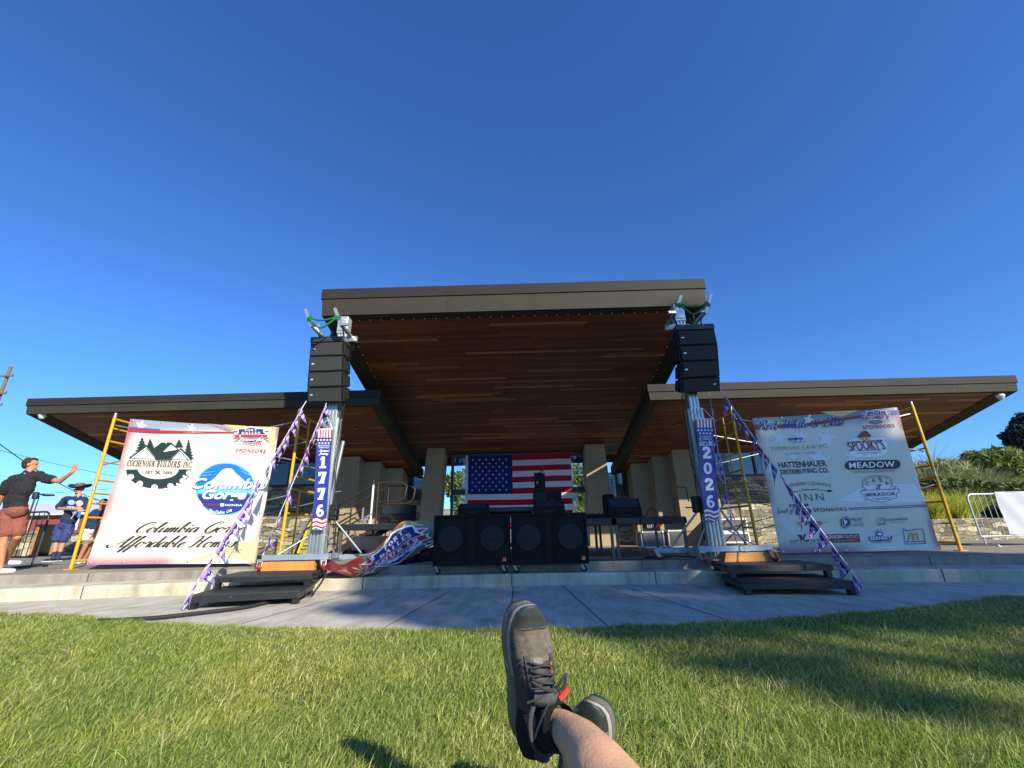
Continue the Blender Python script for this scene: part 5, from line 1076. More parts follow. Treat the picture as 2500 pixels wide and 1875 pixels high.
# mixer clutter, clamps, cables on the decks
t = thing('mixer', 'small black mixer with cables on the deck beside the right subwoofer', 'mixer', (1.42, 8.55, zd)); b = MB(); b.hexa([(1.2, 8.42, zd), (1.66, 8.42, zd), (1.66, 8.75, zd), (1.2, 8.75, zd)], [(1.22, 8.44, zd+.03), (1.64, 8.44, zd+.03), (1.64, 8.74, zd+.09), (1.22, 8.74, zd+.09)]); b.build('console', CABI, t); b = MB()
for i in range(8): b.tube([(1.25+i*.05, 8.5+.03*(i % 2), zd+.04), (1.25+i*.05, 8.5+.03*(i % 2), zd+.075+.02*(i % 3))], .008, 6)
b.build('knob_row', DKSTEEL, t)
def cable(label, pts, r=.008, m=RUBBER): b = MB(); b.tube(catmull([V(p) for p in pts], 7), r, 6); return props(b.build('cable', m), label, 'cable')
cable('loop of black cable standing up on the right stage deck', [(2.15, 8.4, zd+.01), (2.35, 8.45, zd+.03), (2.42, 8.5, zd+.13), (2.52, 8.5, zd+.15), (2.6, 8.5, zd+.02), (2.75, 8.45, zd+.01)])
cable('black cable running along the stage edge under the right decks', [(1.1, 7.75, ZS+.01), (1.5, 7.7, ZS+.01), (1.9, 7.78, ZS+.01), (2.3, 7.95, ZS+.01), (2.2, 8.3, ZS+.01), (2.7, 8.5, ZS+.01), (3.0, 8.0, ZS+.01)], .011)
cable('black cable dropping from the right deck to the stage floor', [(2.2, 8.28, zd-.02), (2.18, 8.25, .7), (2.26, 8.2, ZS+.02), (2.6, 8.1, ZS+.012), (2.2, 7.9, ZS+.012)], .009)
cable('yellow cable end lying on the stage floor under the decks', [(1.15, 8.5, ZS+.01), (1.45, 8.3, ZS+.01), (1.62, 8.6, ZS+.01)], .009, GOLD)
cable('thick black cable on the plaza running from the left step decks to the lawn', [(-3.0, 6.3, .02), (-3.15, 5.85, .02), (-3.25, 5.45, .02), (-3.6, 5.05, .022), (-3.85, 4.86, .022), (-4.3, 4.75, .022)], .022)
cable('looped black cable hanging between the left step decks', [(-2.85, 6.6, .3), (-2.78, 6.5, .26), (-2.80, 6.35, .12), (-2.9, 6.3, .03), (-3.2, 6.2, .02)], .014)
t = thing('beam_clamp', 'silver clamp standing on the left stage deck', 'clamp', (-3.1, 9.1, zd)); b = MB(); p = ony((884, 1275), 9.1); b.obox((p.x, 9.1, zd), (p.x, 9.1, zd+.32), .03, .03, 0, (0, 1, 0)); b.build('post', GALV, t); b = MB(); b.obox((p.x+.01, 9.1, zd+.04), (p.x+.1, 9.1, zd+.12), .03, .05); b.obox((p.x+.05, 9.1, zd+.12), (p.x+.2, 9.1, zd+.2), .03, .03); b.build('jaw', GALV, t)
p = ony((905, 1265), 9.3); q = ony((914, 1172), 9.3)
t = thing('stand_pole', 'white pole rising from the left stage deck', 'pole', (p.x, 9.3, zd)); b = MB(); b.tube([(p.x, 9.3, zd), (p.x, 9.3, q.z-.1)], .022, 10); b.lathe([(.08, zd), (.08, zd+.012), (0, zd+.012)], (p.x, 9.3, 0)); b.build('shaft', M('white_paint', '#d6d6d2', .4), t); b = MB(); b.tube([(p.x, 9.3, q.z-.1), (p.x, 9.3, q.z)], .026, 10); b.box((p.x-.04, 9.27, q.z), (p.x+.04, 9.33, q.z+.035)); b.build('clamp_head', BLACK, t)
cable('black cable arching over the left stage deck', [(-3.0, 9.05, zd+.01), (-2.86, 9.05, zd+.14), (-2.7, 9.05, zd+.17), (-2.58, 9.05, zd+.06), (-2.5, 9.1, zd+.01)])

# portable stair with handrails behind the left deck
RUST = M('rail_brown', '#30241d', 0.6, 0.1, var=.2, vscale=9)
t = thing('portable_stair', 'brown metal stair with sloping handrails behind the left tower', 'stair', (-3.6, 11.0, ZS)); yq = 11.3
def q3(x, y): return ony((640+x*.2412, 1000+y*.2412), yq)
for dy in (0, .9):
    b = MB(); o = V((0, dy, 0))
    lo, hi = q3(770, 965)+o, q3(1180, 740)+o; lo2, hi2 = q3(745, 1165)+o, q3(1145, 935)+o
    b.tube([q3(690, 970)+o, lo, hi, hi+V((.6, 0, .0)), hi+V((.75, 0, -.1)), hi2+V((.75, 0, .1)), hi2+V((.6, 0, 0)), hi2, lo2, q3(650, 1165)+o], .022, 8)
    b.tube([lo, V((lo.x, lo.y, ZS))], .022); b.tube([hi, V((hi.x, hi.y, ZS))], .022); b.tube([q3(690, 1040)+o, q3(765, 1040)+o], .018); b.build('handrail', RUST, t)
b = MB()
for i in range(4):
    z = ZS+.17*(i+1); x = lo.x+.05+i*.28; b.box((x, yq, z-.04), (x+.3, yq+.9, z))
b.build('tread', BLACK, t)
for dy in (.02, .88): b = MB(); b.obox((lo.x-.1, yq+dy, ZS+.02), (lo.x+1.2, yq+dy, ZS+.7), .05, .14); b.build('stringer', RUST, t)
# yellow stepladder
YL2 = M('ladder_yellow', '#c9b41e', 0.5, var=.1)
t = thing('stepladder', 'bright yellow stepladder with black rear legs leaning by the stone wall', 'ladder', (-4.3, 10.6, ZS)); a = onz((640+360*.2412, 1000+1500*.2412), ZS); yq = 9.6
lo = ony((640+365*.2412, 1000+1455*.2412), yq); hi = ony((640+520*.2412, 1000+930*.2412), yq); dx = hi.x-lo.x
b = MB()
for k in (0, 1): o = V((.0+.36*k, .0, 0)); b.obox(lo+o, hi+o+V((-.1*k+.05*(1-k), .35, .3)), .03, .085, 0, (0, 1, 0))
b.build('front_rail', YL2, t); b = MB()
for i in range(6): f = .08+i*.16; p = lo.lerp(hi+V((.05, .35, .3)), f); q = (lo+V((.36, 0, 0))).lerp(hi+V((.26, .35, .3)), f); b.obox(p, q, .08, .02)
b.build('tread', YL2, t); b = MB()
p = ony((640+330*.2412, 1000+1385*.2412), yq+.9); b.obox(V((p.x, p.y, ZS)), hi+V((.05, .36, .28)), .03, .07); b.obox(V((p.x+.45, p.y, ZS)), hi+V((.26, .36, .28)), .03, .07); b.build('rear_leg', BLACK, t)

# flight cases and boxes by the right wall
CASE = M('case_grey', '#6f6f6c', 0.6, var=.08, vscale=4); CASEB = M('case_dark', '#4b4943', 0.6, var=.08)
def case(label, pbl, ptr, y, dp, wheels=False, m=CASE, mid=False):
    a, c = ony(pbl, y), ony(ptr, y); zb = ZS+(.08 if wheels else .0)+.002; t = thing('flight_case', label, 'flight case', ((a.x+c.x)/2, y+dp/2, ZS), 'flight cases by the right wall')
    b = MB(); b.box((a.x+.012, y+.012, zb+.012), (c.x-.012, y+dp-.012, c.z-.012)); b.build('panel', m, t); b = MB(); e = .035
    for x0, x1 in ((a.x, a.x+e), (c.x-e, c.x)):
        for yy in (y, y+dp-e): b.box((x0, yy, zb+e), (x1, yy+e, c.z-e))
    for z0, z1_ in ((zb, zb+e), (c.z-e, c.z)) + ((((zb+c.z)/2-.02*0-(c.z-zb)*.14, (zb+c.z)/2-(c.z-zb)*.14+.09),) if mid else ()):
        for yy in (y, y+dp-e): b.box((a.x, yy-.002*(1 if mid else 0), z0), (c.x, yy+e, z1_))
        for x0, x1 in ((a.x, a.x+e), (c.x-e, c.x)): b.box((x0, y+e, z0), (x1, y+dp-e, z1_))
    b.build('edging', M('case_edge', '#d3d5d4', .35, .3), t); b = MB()
    for x in (a.x, c.x):
        for z in (zb, c.z): b.lathe([(0, y-.012), (.035, y-.008), (.045, y+.004)], (x+(.03 if x == a.x else -.03), 0, z+(.03 if z == zb else -.03)), 'y', 10)
    b.build('corner_cap', CHROME, t)
    if wheels:
        for x in (a.x+.1, c.x-.1): caster(t, (x, y+.1, ZS+.042), .04, RUBBER, .3)
case('wide grey flight case under the right decks', (1400+.2532*662, 1333), (1400+.2532*868, 1080+.2532*855), 12.1, .5)
case('upright grey flight case with white edging beside the pier', (1400+.2532*925, 1333), (1400+.2532*1070, 1080+.2532*843), 12.2, .4, m=CASEB)
case('large grey road case on wheels before the stone wall', (1400+.2532*1395, 1325), (1400+.2532*1668, 1080+.2532*732), 12.2, .7, True, CASEB, True)
t = thing('utility_cart', 'grey louvred cart with a red light on top of the wide flight case', 'cart', (3.9, 12.5, .9)); p = ony((1400+.2532*700, 1292), 12.3); q = ony((1400+.2532*780, 1278), 12.3); b = MB(); b.bevbox((p.x, 12.25, p.z), (q.x+.1, 12.6, q.z+.03), .01); b.build('louvred_box', DKSTEEL, t); b = MB()
for i in range(6): b.box((p.x+.03+i*.05, 12.235, p.z+.03), (p.x+.05+i*.05, 12.249, q.z+.0))
b.build('louvre', GALV, t); q = ony((1400+.2532*822, 1281), 12.2); b = MB(); b.bevbox((q.x-.09, 12.15, q.z-.04), (q.x+.09, 12.25, q.z+.05), .015); b.build('red_light', M('red_plastic', '#d02030', .35), t)
b = MB(); p = ony((905, 1320), 10.6); b.hexa([(p.x-.3, 10.3, ZS), (p.x+.3, 10.3, ZS), (p.x+.3, 10.75, ZS), (p.x-.3, 10.75, ZS)], [(p.x-.34, 10.27, ZS+.42), (p.x+.34, 10.27, ZS+.42), (p.x+.34, 10.78, ZS+.42), (p.x-.34, 10.78, ZS+.42)]); b.box((p.x-.36, 10.25, ZS+.421), (p.x+.36, 10.8, ZS+.45)); props(b.build('storage_bin', M('bin_clear', '#b8a9ae', .3)), 'pale plastic storage bin under the left stage deck', 'bin')
b = MB(); p = ony((872, 1338), 10.2)
for i in range(7): b.lathe([(.16, 0), (.175, .012), (.16, .024), (.145, .012), (.16, 0)], (p.x+.02*math.sin(i*2), 10.2+.02*math.cos(i*3), ZS+.02+i*.02), n=18)
props(b.build('cable_coil', RUBBER), 'black coil of cable under the left stage deck', 'cable coil')

# ================================================================ CRUMPLED BANNER, POLE BANNERS, BUNTING
kz = lambda x, y: (750+x*.1492, 1240+y*.1492)
ctl = [((285, 800), 6.95, (275, 1000), 6.92), ((430, 890), 7.25, (520, 1070), 6.98), ((630, 895), 7.5, (800, 1132), 7.12), ((870, 795), 7.65, (970, 1108), 7.25), ((1150, 650), 7.85, (1150, 1030), 7.42),
       ((1350, 430), 8.3, (1480, 925), 7.7), ((1540, 232), 8.93, (1800, 735), 8.25), ((1800, 212), 8.93, (2070, 605), 8.6), ((2085, 200), 8.93, (2260, 480), 8.7)]
TOPP = catmull([ony(kz(*a), y) for a, y, c, w in ctl], 8); BOTP = catmull([ony(kz(*c), w) for a, y, c, w in ctl], 8)
def crump(s, t, lift=0.0):
    """s 0..8 along, t 0..1 across"""
    k = min(max(s, 0), 7.999)*8; i = int(k); f = k-i
    a = TOPP[i].lerp(TOPP[i+1], f); c = BOTP[i].lerp(BOTP[i+1], f); p = a.lerp(c, t); q = min(1, max(0, (4.2-s)/3.2))
    w = .020*math.sin(t*9+s*2.2)*(.12+1.3*q) + .035*q*math.sin(s*3.1+t*5.0) + .005*math.sin(s*6.3-t*7)
    return p + V((0, -lift*.8 - w, w*.6 + lift*.6)) + V((0, .10*math.sin(math.pi*t)*(1-q), -.04*math.sin(math.pi*t)))
ct = thing('fallen_banner', 'crumpled fireworks banner slumped from the left deck down to the stage step', 'banner', (-2.6, 7.6, ZS))
def print_fire():
    m = M('fireworks_print', '#6a2a25', 0.3, spec=0.6); n, l = nodes(m); b = n['Principled BSDF']; tc = n['Texture Coordinate']
    sx = n.new('ShaderNodeSeparateXYZ'); l.new(tc.outputs['Object'], sx.inputs[0]); no = n.new('ShaderNodeTexNoise'); no.inputs['Scale'].default_value = 4; no.inputs['Detail'].default_value = 7; l.new(tc.outputs['Object'], no.inputs['Vector'])
    mr_ = n.new('ShaderNodeMapRange'); mr_.inputs['From Min'].default_value = -.75; mr_.inputs['From Max'].default_value = 1.2; l.new(sx.outputs[0], mr_.inputs['Value'])
    ad = n.new('ShaderNodeMath'); ad.operation = 'MULTIPLY_ADD'; l.new(no.outputs['Fac'], ad.inputs[0]); ad.inputs[1].default_value = .35; l.new(mr_.outputs[0], ad.inputs[2])
    rp = n.new('ShaderNodeValToRGB'); e = rp.color_ramp.elements; e[0].position = .12; e[0].color = (*lin('#32202a'), 1); e[1].position = 1; e[1].color = (*lin('#5d6a5c'), 1)
    for p, h in ((.3, '#5a1824'), (.48, '#7a2a26'), (.62, '#96583a'), (.76, '#8a7d70'), (.88, '#6d7069')): q = e.new(p); q.color = (*lin(h), 1)
    l.new(ad.outputs[0], rp.inputs['Fac']); l.new(rp.outputs[0], b.inputs['Base Color']); return m
b = MB(); b.grid([[crump(8*i/110, j/24) for i in range(111)] for j in range(25)]); b.build('vinyl_sheet', print_fire(), ct)
b = MB(); G = []
for j in range(7):
    f = j/6; row = []
    for i in range(31):
        s = 4.6+3.4*i/30; p = crump(s, 1); q = V((p.x+.06, p.y+.05, ZS+.012)); r = p.lerp(q, f); r = r + V((.05*math.sin(i*.7+j), .12*math.sin(math.pi*f)+.04*math.sin(i*1.1+j*2), .0)); row.append(r)
    G.append(row)
b.grid(G); b.build('folded_underside', M('fireworks_print_shaded', '#3a2022', .35, var=.5, vscale=6, wear=('#a39a90', .72)), ct)  # dark print, with the shadow of the fold put into its colour
d = Decal(lambda u, v, l: crump(u, v, l), None, .004)
def fine(fs, n=2):
    """split quads so that print follows the folds"""
    for _ in range(n):
        o = []
        for q in fs:
            if len(q) == 4:
                a, b_, c, e = q; L1 = abs(a[0]-b_[0])+abs(a[1]-b_[1]); m = lambda p, r: ((p[0]+r[0])/2, (p[1]+r[1])/2)
                ab, bc, ce, ea = m(a, b_), m(b_, c), m(c, e), m(e, a); mm = m(ab, ce); o += [[a, ab, mm, ea], [ab, b_, bc, mm], [mm, bc, c, ce], [ea, mm, ce, e]]
            else: o.append(q)
        fs = o
    return fs
_f = d.faces
def faces_fine(fs, m, layer=1):
    o = []
    for q in fs:
        if len(q) == 3:
            a, b_, c = q; st = [(a, b_, c)]
            while st:
                t = st.pop(); L = [((t[i][0]-t[(i+1) % 3][0])**2+(2*(t[i][1]-t[(i+1) % 3][1]))**2, i) for i in range(3)]; mx, i = max(L)
                if mx > .06: p, q2, r = t[i], t[(i+1) % 3], t[(i+2) % 3]; md = ((p[0]+q2[0])/2, (p[1]+q2[1])/2); st += [(p, md, r), (md, q2, r)]
                else: o.append(list(t))
        else: o.append(q)
    _f(o, m, layer)
d.faces = faces_fine
for cx, cy, r, n in ((4.3, .1, 1.0, 26), (6.4, .05, .9, 22), (2.9, .55, .8, 22), (3.4, .95, .5, 18), (1.4, .5, .7, 12)):
    for i in range(n):
        a = 2*math.pi*i/n + .1*math.sin(i*3); r1 = r*(.6+.4*abs(math.sin(i*2.3)))
        pts_ = [(cx+math.cos(a)*r1*k/4, cy+math.sin(a)*r1*.42*k/4) for k in range(1, 5)]; pts_ = [(u, v) for u, v in pts_ if .02 < v < .98 and 0 < u < 7.9]
        if len(pts_) > 1: d.line(pts_, .02, (TAN, WHT, GOLD)[i % 3], 1)
d.build('burst_print', ct)
emblem(d, lambda x, y: (5.1+2.25*x, min(.995, .63-.55*y)), L=2); d.build('shield_emblem', ct)

def pole_banner(year, label, cor, y, small, scr):
    tl, tr, br, bl = [ony(p, y) for p in cor]; t = thing('pole_banner', label, 'banner', (tl+br)/2, 'pole banners on the lift towers')
    Fn = lambda u, v, l: tl.lerp(tr, u).lerp(bl.lerp(br, u), v) + V((0, -l - .006*math.sin(u*4+v*6) - .02*(v-.0)*(u-.5)**2, .0))
    b = MB(); b.grid([[Fn(i/8, (j/40)*(1.0 - .025*math.sin(math.pi*i/8)*0) + (.02*math.sin(math.pi*i/8) if j == 40 else 0), 0) for i in range(9)] for j in range(41)]); b.build('vinyl_strip', M('banner_navy', '#2c3787', .45, var=.06, vscale=3), t)
    d = Decal(Fn, None, .002)
    for k in range(11): d.poly([(k/11, 0.004), ((k+1)/11, 0.004), ((k+1)/11, .088), (k/11, .088)], RED if k % 2 == 0 else WHT, 1)
    d.build('stripe_print', t); asp = (tr-tl).length/(tl-bl).length
    for r_, n in ((0, 5), (1, 4)):
        for i in range(n): d.poly([((i+.5+.5*r_)/5+a*.085*1.0, .116+r_*.034-c*.085*asp) for a, c in star(0, 0, 1)], WHT, 1)
    d.build('star_print', t)
    def tx(fs, u0, u1, v, h): d.text([[(p[0], p[1]) for p in q] for q in fs], (u0, v), (u1, v), -h, WHT, 1)
    for fs, u0, u1, v, h in small + scr: tx(fs, u0, u1, v, h)
    d.build('lettering', t)
    for ch, (v0, v1) in zip(year, ((.29, .408), (.447, .562), (.608, .722), (.772, .888))):
        wd = .44 if ch == '1' else .54; tx(serif(ch, .24, .17, .03, .15), .5-wd/2, .5+wd/2, v1, v1-v0)
        d.build('numeral', t)
    for k in range(5):
        z0 = .905+k*.02; d.poly([(i/10, z0+.022*math.sin(i/10*6+.3)*-.6-.01*i/10) for i in range(11)]+[(i/10, z0+.0105+.022*math.sin(i/10*6+.3)*-.6-.01*i/10) for i in range(10, -1, -1)], RED if k % 2 == 0 else WHT, 1)
        d.poly([(i/10, z0+.0105+.022*math.sin(i/10*6+.3)*-.6-.01*i/10) for i in range(11)]+[(i/10, z0+.02+.022*math.sin(i/10*6+.3)*-.6-.01*i/10) for i in range(10, -1, -1)], WHT if k % 2 == 0 else RED, 1)
    d.build('flag_print', t)
    b = MB(); ap = tl.lerp(tr, .6)+V((0, .03, .20)); b.tube([tl, ap, tr], .005, 5); b.obox(tl+V((-.01, 0, .004)), tr+V((.01, 0, .004)), .012, .012); b.build('hanging_cord', WHT, t)
    b = MB(); b.obox(bl+V((-.005, 0, -.004)), br+V((.005, 0, -.004)), .012, .02); b.build('bottom_rail', GREY, t)
pole_banner('1776', 'navy pole banner with 1776 in white numerals on the sunlit tower', ((774.6, 1048), (811.7, 1048), (796, 1290), (763, 1292)), 7.12,
    [(font('SEMIQUINCENTENNIAL', 0, .005), .08, .92, .182, .012), (font('CELEBRATION', 0, .005), .16, .84, .202, .013)], [(script("America's", .4, .34, .2), .14, .88, .238, .026), (script('Journey', .4, .34, .2), .18, .82, .268, .026)])
pole_banner('2026', 'navy pole banner with 2026 in white numerals on the shaded tower', ((1697.5, 1023.5), (1740.5, 1023.5), (1755, 1269), (1721, 1270)), 7.12,
    [(serif('A LEGACY', .2, .1, .06, .07), .16, .84, .192, .016), (serif('OF LIBERTY', .2, .1, .06, .07), .1, .9, .216, .016)], [(script('Forever Red,', .4, .34, .2), .1, .92, .25, .024), (script('White, & Blue', .4, .34, .2), .06, .94, .276, .024)])

PEN = [cloth('pennant_lavender', '#8d76ad', .3), cloth('pennant_pink', '#b893b4', .3), cloth('pennant_violet', '#2a1f63', .2), cloth('pennant_white', '#e9e2f0', .3)]
def bunting(label, pts, n, skip=(), flip=1, sz=.2, ln=.27):
    P = catmull(pts, 12); cum = [0]
    for a, c in zip(P, P[1:]): cum.append(cum[-1]+(c-a).length)
    def at(s):
        s = min(max(s, 0), cum[-1]-1e-6); i = next(k for k in range(len(cum)-1) if cum[k+1] > s); return P[i].lerp(P[i+1], (s-cum[i])/(cum[i+1]-cum[i]))
    t = thing('bunting', label, 'bunting', pts[0], 'bunting strings tied to the towers'); b = MB(); b.tube(P, .005, 6); b.build('cord', M('cord_white', '#e4e2e6', .6), t)
    rr = random.Random(len(label)); stp = cum[-1]/n
    for i in range(n):
        if i in skip: continue
        s0 = stp*(i+.12); a, c = at(s0), at(s0+min(sz, stp*.9)); md = (a+c)/2
        sw = rr.uniform(-.06, .16)*flip; tip = md + V((sw, rr.uniform(-.12, .08), -ln*rr.uniform(.85, 1.05)))
        b = MB(); R_ = 6; G = []
        cv = rr.uniform(-.04, .04)
        def f(u, v):                                   # u along base, v to the tip
            p = a.lerp(c, u).lerp(tip, v*.97); return p + V((cv*.5*math.sin(v*math.pi), cv*math.sin(v*math.pi)+.012*math.sin(u*5+v*4), 0))
        b.grid([[f(k/4, j/R_) for k in range(5)] for j in range(R_+1)], 0)
        nrm = (c-a).cross(tip-a).normalized(); nrm = -nrm if nrm.y > 0 else nrm; L = lambda u, v, k=1: f(u, v)+nrm*.003*k
        def band(v0, v1, u0, u1, m_, k): b.face([L(u0, v0, k), L(u1, v0, k), L(u1, v1, k), L(u0, v1, k)], m_)
        band(.0, .13, .02, .98, 1, 1); band(.17, .56, .02, .98, 2, 1); band(.63, .93, .06, .94, 2, 1)
        for k, (u0, u1) in enumerate(((.1, .22), (.3, .4), (.48, .62), (.7, .88))): band(.27+.03*(k % 2), .45, u0, u1, 3, 2)
        band(.66, .72, .2, .8, 3, 2)
        o = b.build('pennant', PEN, t)
    return t
pL0 = fL[4][0] + V((-.01, -.02, .02)); pR0 = fR[4][1] + V((.01, -.02, .02))
bunting('long sunlit bunting string running from the left speaker array down across the house banner', [pL0, pL0.lerp(V((-3.97, 5.46, .06)), .5)+V((0, 0, -.05)), V((-3.97, 5.46, .06))], 21, sz=.22, ln=.25)
bunting('short bunting string hanging down beside the 1776 banner', [ony((797, 984), 7.1), ony((735, 1130), 7.05)+V((0, 0, -.02)), ony((642, 1352), 6.98)], 15, sz=.2, ln=.24)
bunting('long shaded bunting string running from the right speaker array down across the small logos', [pR0, pR0.lerp(V((4.0, 5.63, .12)), .5)+V((0, 0, -.04)), V((4.0, 5.63, .12))], 18, flip=-1, sz=.28, ln=.29)
bq = lambda x, y: (1690+x*.1809, 1000+y*.1809)
bunting('short shaded bunting string hanging down beside the 2026 banner', [ony((1731, 958), 7.1), ony(bq(300, 200), 7.1), ony(bq(345, 520), 7.1), ony(bq(420, 830), 7.1), ony(bq(475, 1180), 7.1), ony(bq(540, 1500), 7.08), ony((1795, 1318), 7.05)], 16, flip=-1, sz=.22, ln=.24)

# ================================================================ PEOPLE
def soft(name, prims, mat, parent, vox=.009, smooth=6, fac=.6, fold=0.0):
    """one continuous surface grown from tapered limbs and masses"""
    b = MB()
    for p in prims:
        if p[0] == 'c':
            _, a, ra, c, rc = p; a, c = V(a), V(c); d_ = c-a; L = max(d_.length, 1e-5); d_ = d_/L; G = []; n = 14
            e1 = d_.cross(V((0, 0, 1)) if abs(d_.z) < .9 else V((0, 1, 0))).normalized(); e2 = d_.cross(e1)
            prof = [(a-d_*ra*math.cos(q), ra*math.sin(q)) for q in np.linspace(.05, math.pi/2, 5)] + [(c+d_*rc*math.sin(q), rc*math.cos(q)) for q in np.linspace(0, math.pi/2-.05, 5)]
            for q, r in prof: G.append([q+(e1*math.cos(2*math.pi*j/n)+e2*math.sin(2*math.pi*j/n))*r for j in range(n)])
            b.grid(G, 0, True, True); b.face(list(reversed(G[0]))); b.face(G[-1])
        else:
            _, c, rad, rot = p; c = V(c); Mx = rot if rot is not None else Matrix.Identity(3); G = []; n = 18
            for i in range(13):
                th = .04+(math.pi-.08)*i/12; G.append([c + Mx @ V((rad[0]*math.sin(th)*math.cos(2*math.pi*j/n), rad[1]*math.sin(th)*math.sin(2*math.pi*j/n), rad[2]*math.cos(th))) for j in range(n)])
            b.grid(G, 0, True, True); b.face(list(reversed(G[0]))); b.face(G[-1])
    o = b.build(name, mat, parent)
    # closed outward normals, then one skin
    me = o.data; import bmesh; bm = bmesh.new(); bm.from_mesh(me); bmesh.ops.recalc_face_normals(bm, faces=bm.faces); bm.to_mesh(me); bm.free()
    r = o.modifiers.new('skin', 'REMESH'); r.mode = 'VOXEL'; r.voxel_size = vox; s_ = o.modifiers.new('soft', 'SMOOTH'); s_.factor = fac; s_.iterations = smooth
    me2 = bpy.data.meshes.new_from_object(o.evaluated_get(bpy.context.evaluated_depsgraph_get())); o.modifiers.clear(); o.data = me2; me2.polygons.foreach_set('use_smooth', [True]*len(me2.polygons))
    if not me2.materials: me2.materials.append(mat)
    if fold:                                            # cloth folds
        import mathutils.noise as mn_
        for v_, n_ in zip(me2.vertices, [v.normal.copy() for v in me2.vertices]):
            c = v_.co; k = mn_.noise(V((c.x*9+c.z*5, c.y*9, c.z*7-c.x*6)))+.6*mn_.noise(V((c.x*22, c.y*20, c.z*13+c.x*11))); v_.co = c + n_*(fold*(1-abs(k)*1.7))
        me2.update()
    return o
def skinmat(name, col): return M(name, col, .55, var=.10, vscale=25, bump=.08, bscale=120, spec=.35, sss=.12)
SK1, SK2, SK3 = skinmat('skin_tan', '#b07a58'), skinmat('skin_light', '#b98868'), skinmat('skin_mid', '#a77355')
HAIR = M('hair_dark', '#2a211b', .7, var=.3, vscale=60, bump=.5, bscale=200); CLB = M('cotton_black', '#1a1a1c', .9, var=.2, vscale=7, bump=.25, bscale=25); SHO = M('shorts_rust', '#7d4536', .85, var=.15, vscale=6, bump=.3, bscale=22)
NV = M('cotton_navy', '#1f2748', .9, var=.2, vscale=7, bump=.25, bscale=25); SOCK = M('sock_navy', '#26304a', .9); SHW = M('shoe_white', '#d8d6d0', .6); SHB = M('shoe_black', '#141416', .5)
def hand(wrist, pdir, ndir, s=1.0, curl=.25, spread=.25, thumb=1):
    """palm, four unequal bent fingers and a thumb leaving the side of the palm"""
    pdir = V(pdir).normalized(); nd = V(ndir); nd = (nd-pdir*nd.dot(pdir)).normalized(); sd = pdir.cross(nd)*thumb; w = V(wrist); out = []
    k = w+pdir*.085*s
    out.append(('c', w, .024*s, w+pdir*.03*s, .027*s))
    for j in (-1, -.33, .33, 1): out.append(('c', w+pdir*.02*s+sd*.016*s*j, .016*s, k+sd*.029*s*j, .0125*s))
    for j, L in ((1, .074), (.33, .084), (-.33, .078), (-1, .060)):
        b0 = k+sd*.030*s*j; d1 = (pdir+sd*spread*j*.6+nd*curl).normalized(); b1 = b0+d1*L*.5*s; d2 = (pdir+sd*spread*j*.5+nd*curl*2.4).normalized(); b2 = b1+d2*L*.5*s
        out += [('c', b0, .0105*s, b1, .0095*s), ('c', b1, .0095*s, b2, .008*s)]
    t0 = w+pdir*.03*s+sd*.026*s; t1 = t0+(pdir*.55+sd*.85+nd*.2).normalized()*.045*s; t2 = t1+(pdir*.9+sd*.35+nd*.3).normalized()*.035*s
    out += [('c', t0, .015*s, t1, .0115*s), ('c', t1, .0115*s, t2, .0095*s)]; return out
def head(c, fwd, s=1.0, up=(0, 0, 1)):
    """skull, jaw, nose, brow, ears, lips; fwd = where the face looks"""
    f = V(fwd).normalized(); u = V(up); u = (u-f*u.dot(f)).normalized(); r = f.cross(u); c = V(c); Mx = Matrix((r, f, u)).transposed(); E = lambda a, q, rad: ('e', c+(r*a[0]+f*a[1]+u*a[2])*s, [k*s for k in rad], Mx)
    return [E((0, -.012, .03), 0, (.076, .096, .092)), E((0, .025, -.05), 0, (.056, .062, .066)), E((0, .055, -.085), 0, (.03, .03, .026)), E((0, .098, -.018), 0, (.012, .018, .022)), E((0, .105, -.03), 0, (.016, .014, .011)),
            E((0, .078, .022), 0, (.05, .02, .012)), E((0, .088, -.058), 0, (.023, .009, .005)), E((0, .086, -.068), 0, (.02, .009, .006)), E((.076, -.01, -.01), 0, (.012, .022, .033)), E((-.076, -.01, -.01), 0, (.012, .022, .033))], (r, f, u, c)
def eyes(parent, fr, s, mat=None):
    r, f, u, c = fr; b = MB()
    for k in (-1, 1): b.lathe([(0, -.004), (.011*s, -.002), (.0, .006)], tuple(c+(r*.031*k+f*.083+u*.002)*s), 'z', 10)
    return b.build('eyes', mat or HAIR, parent)

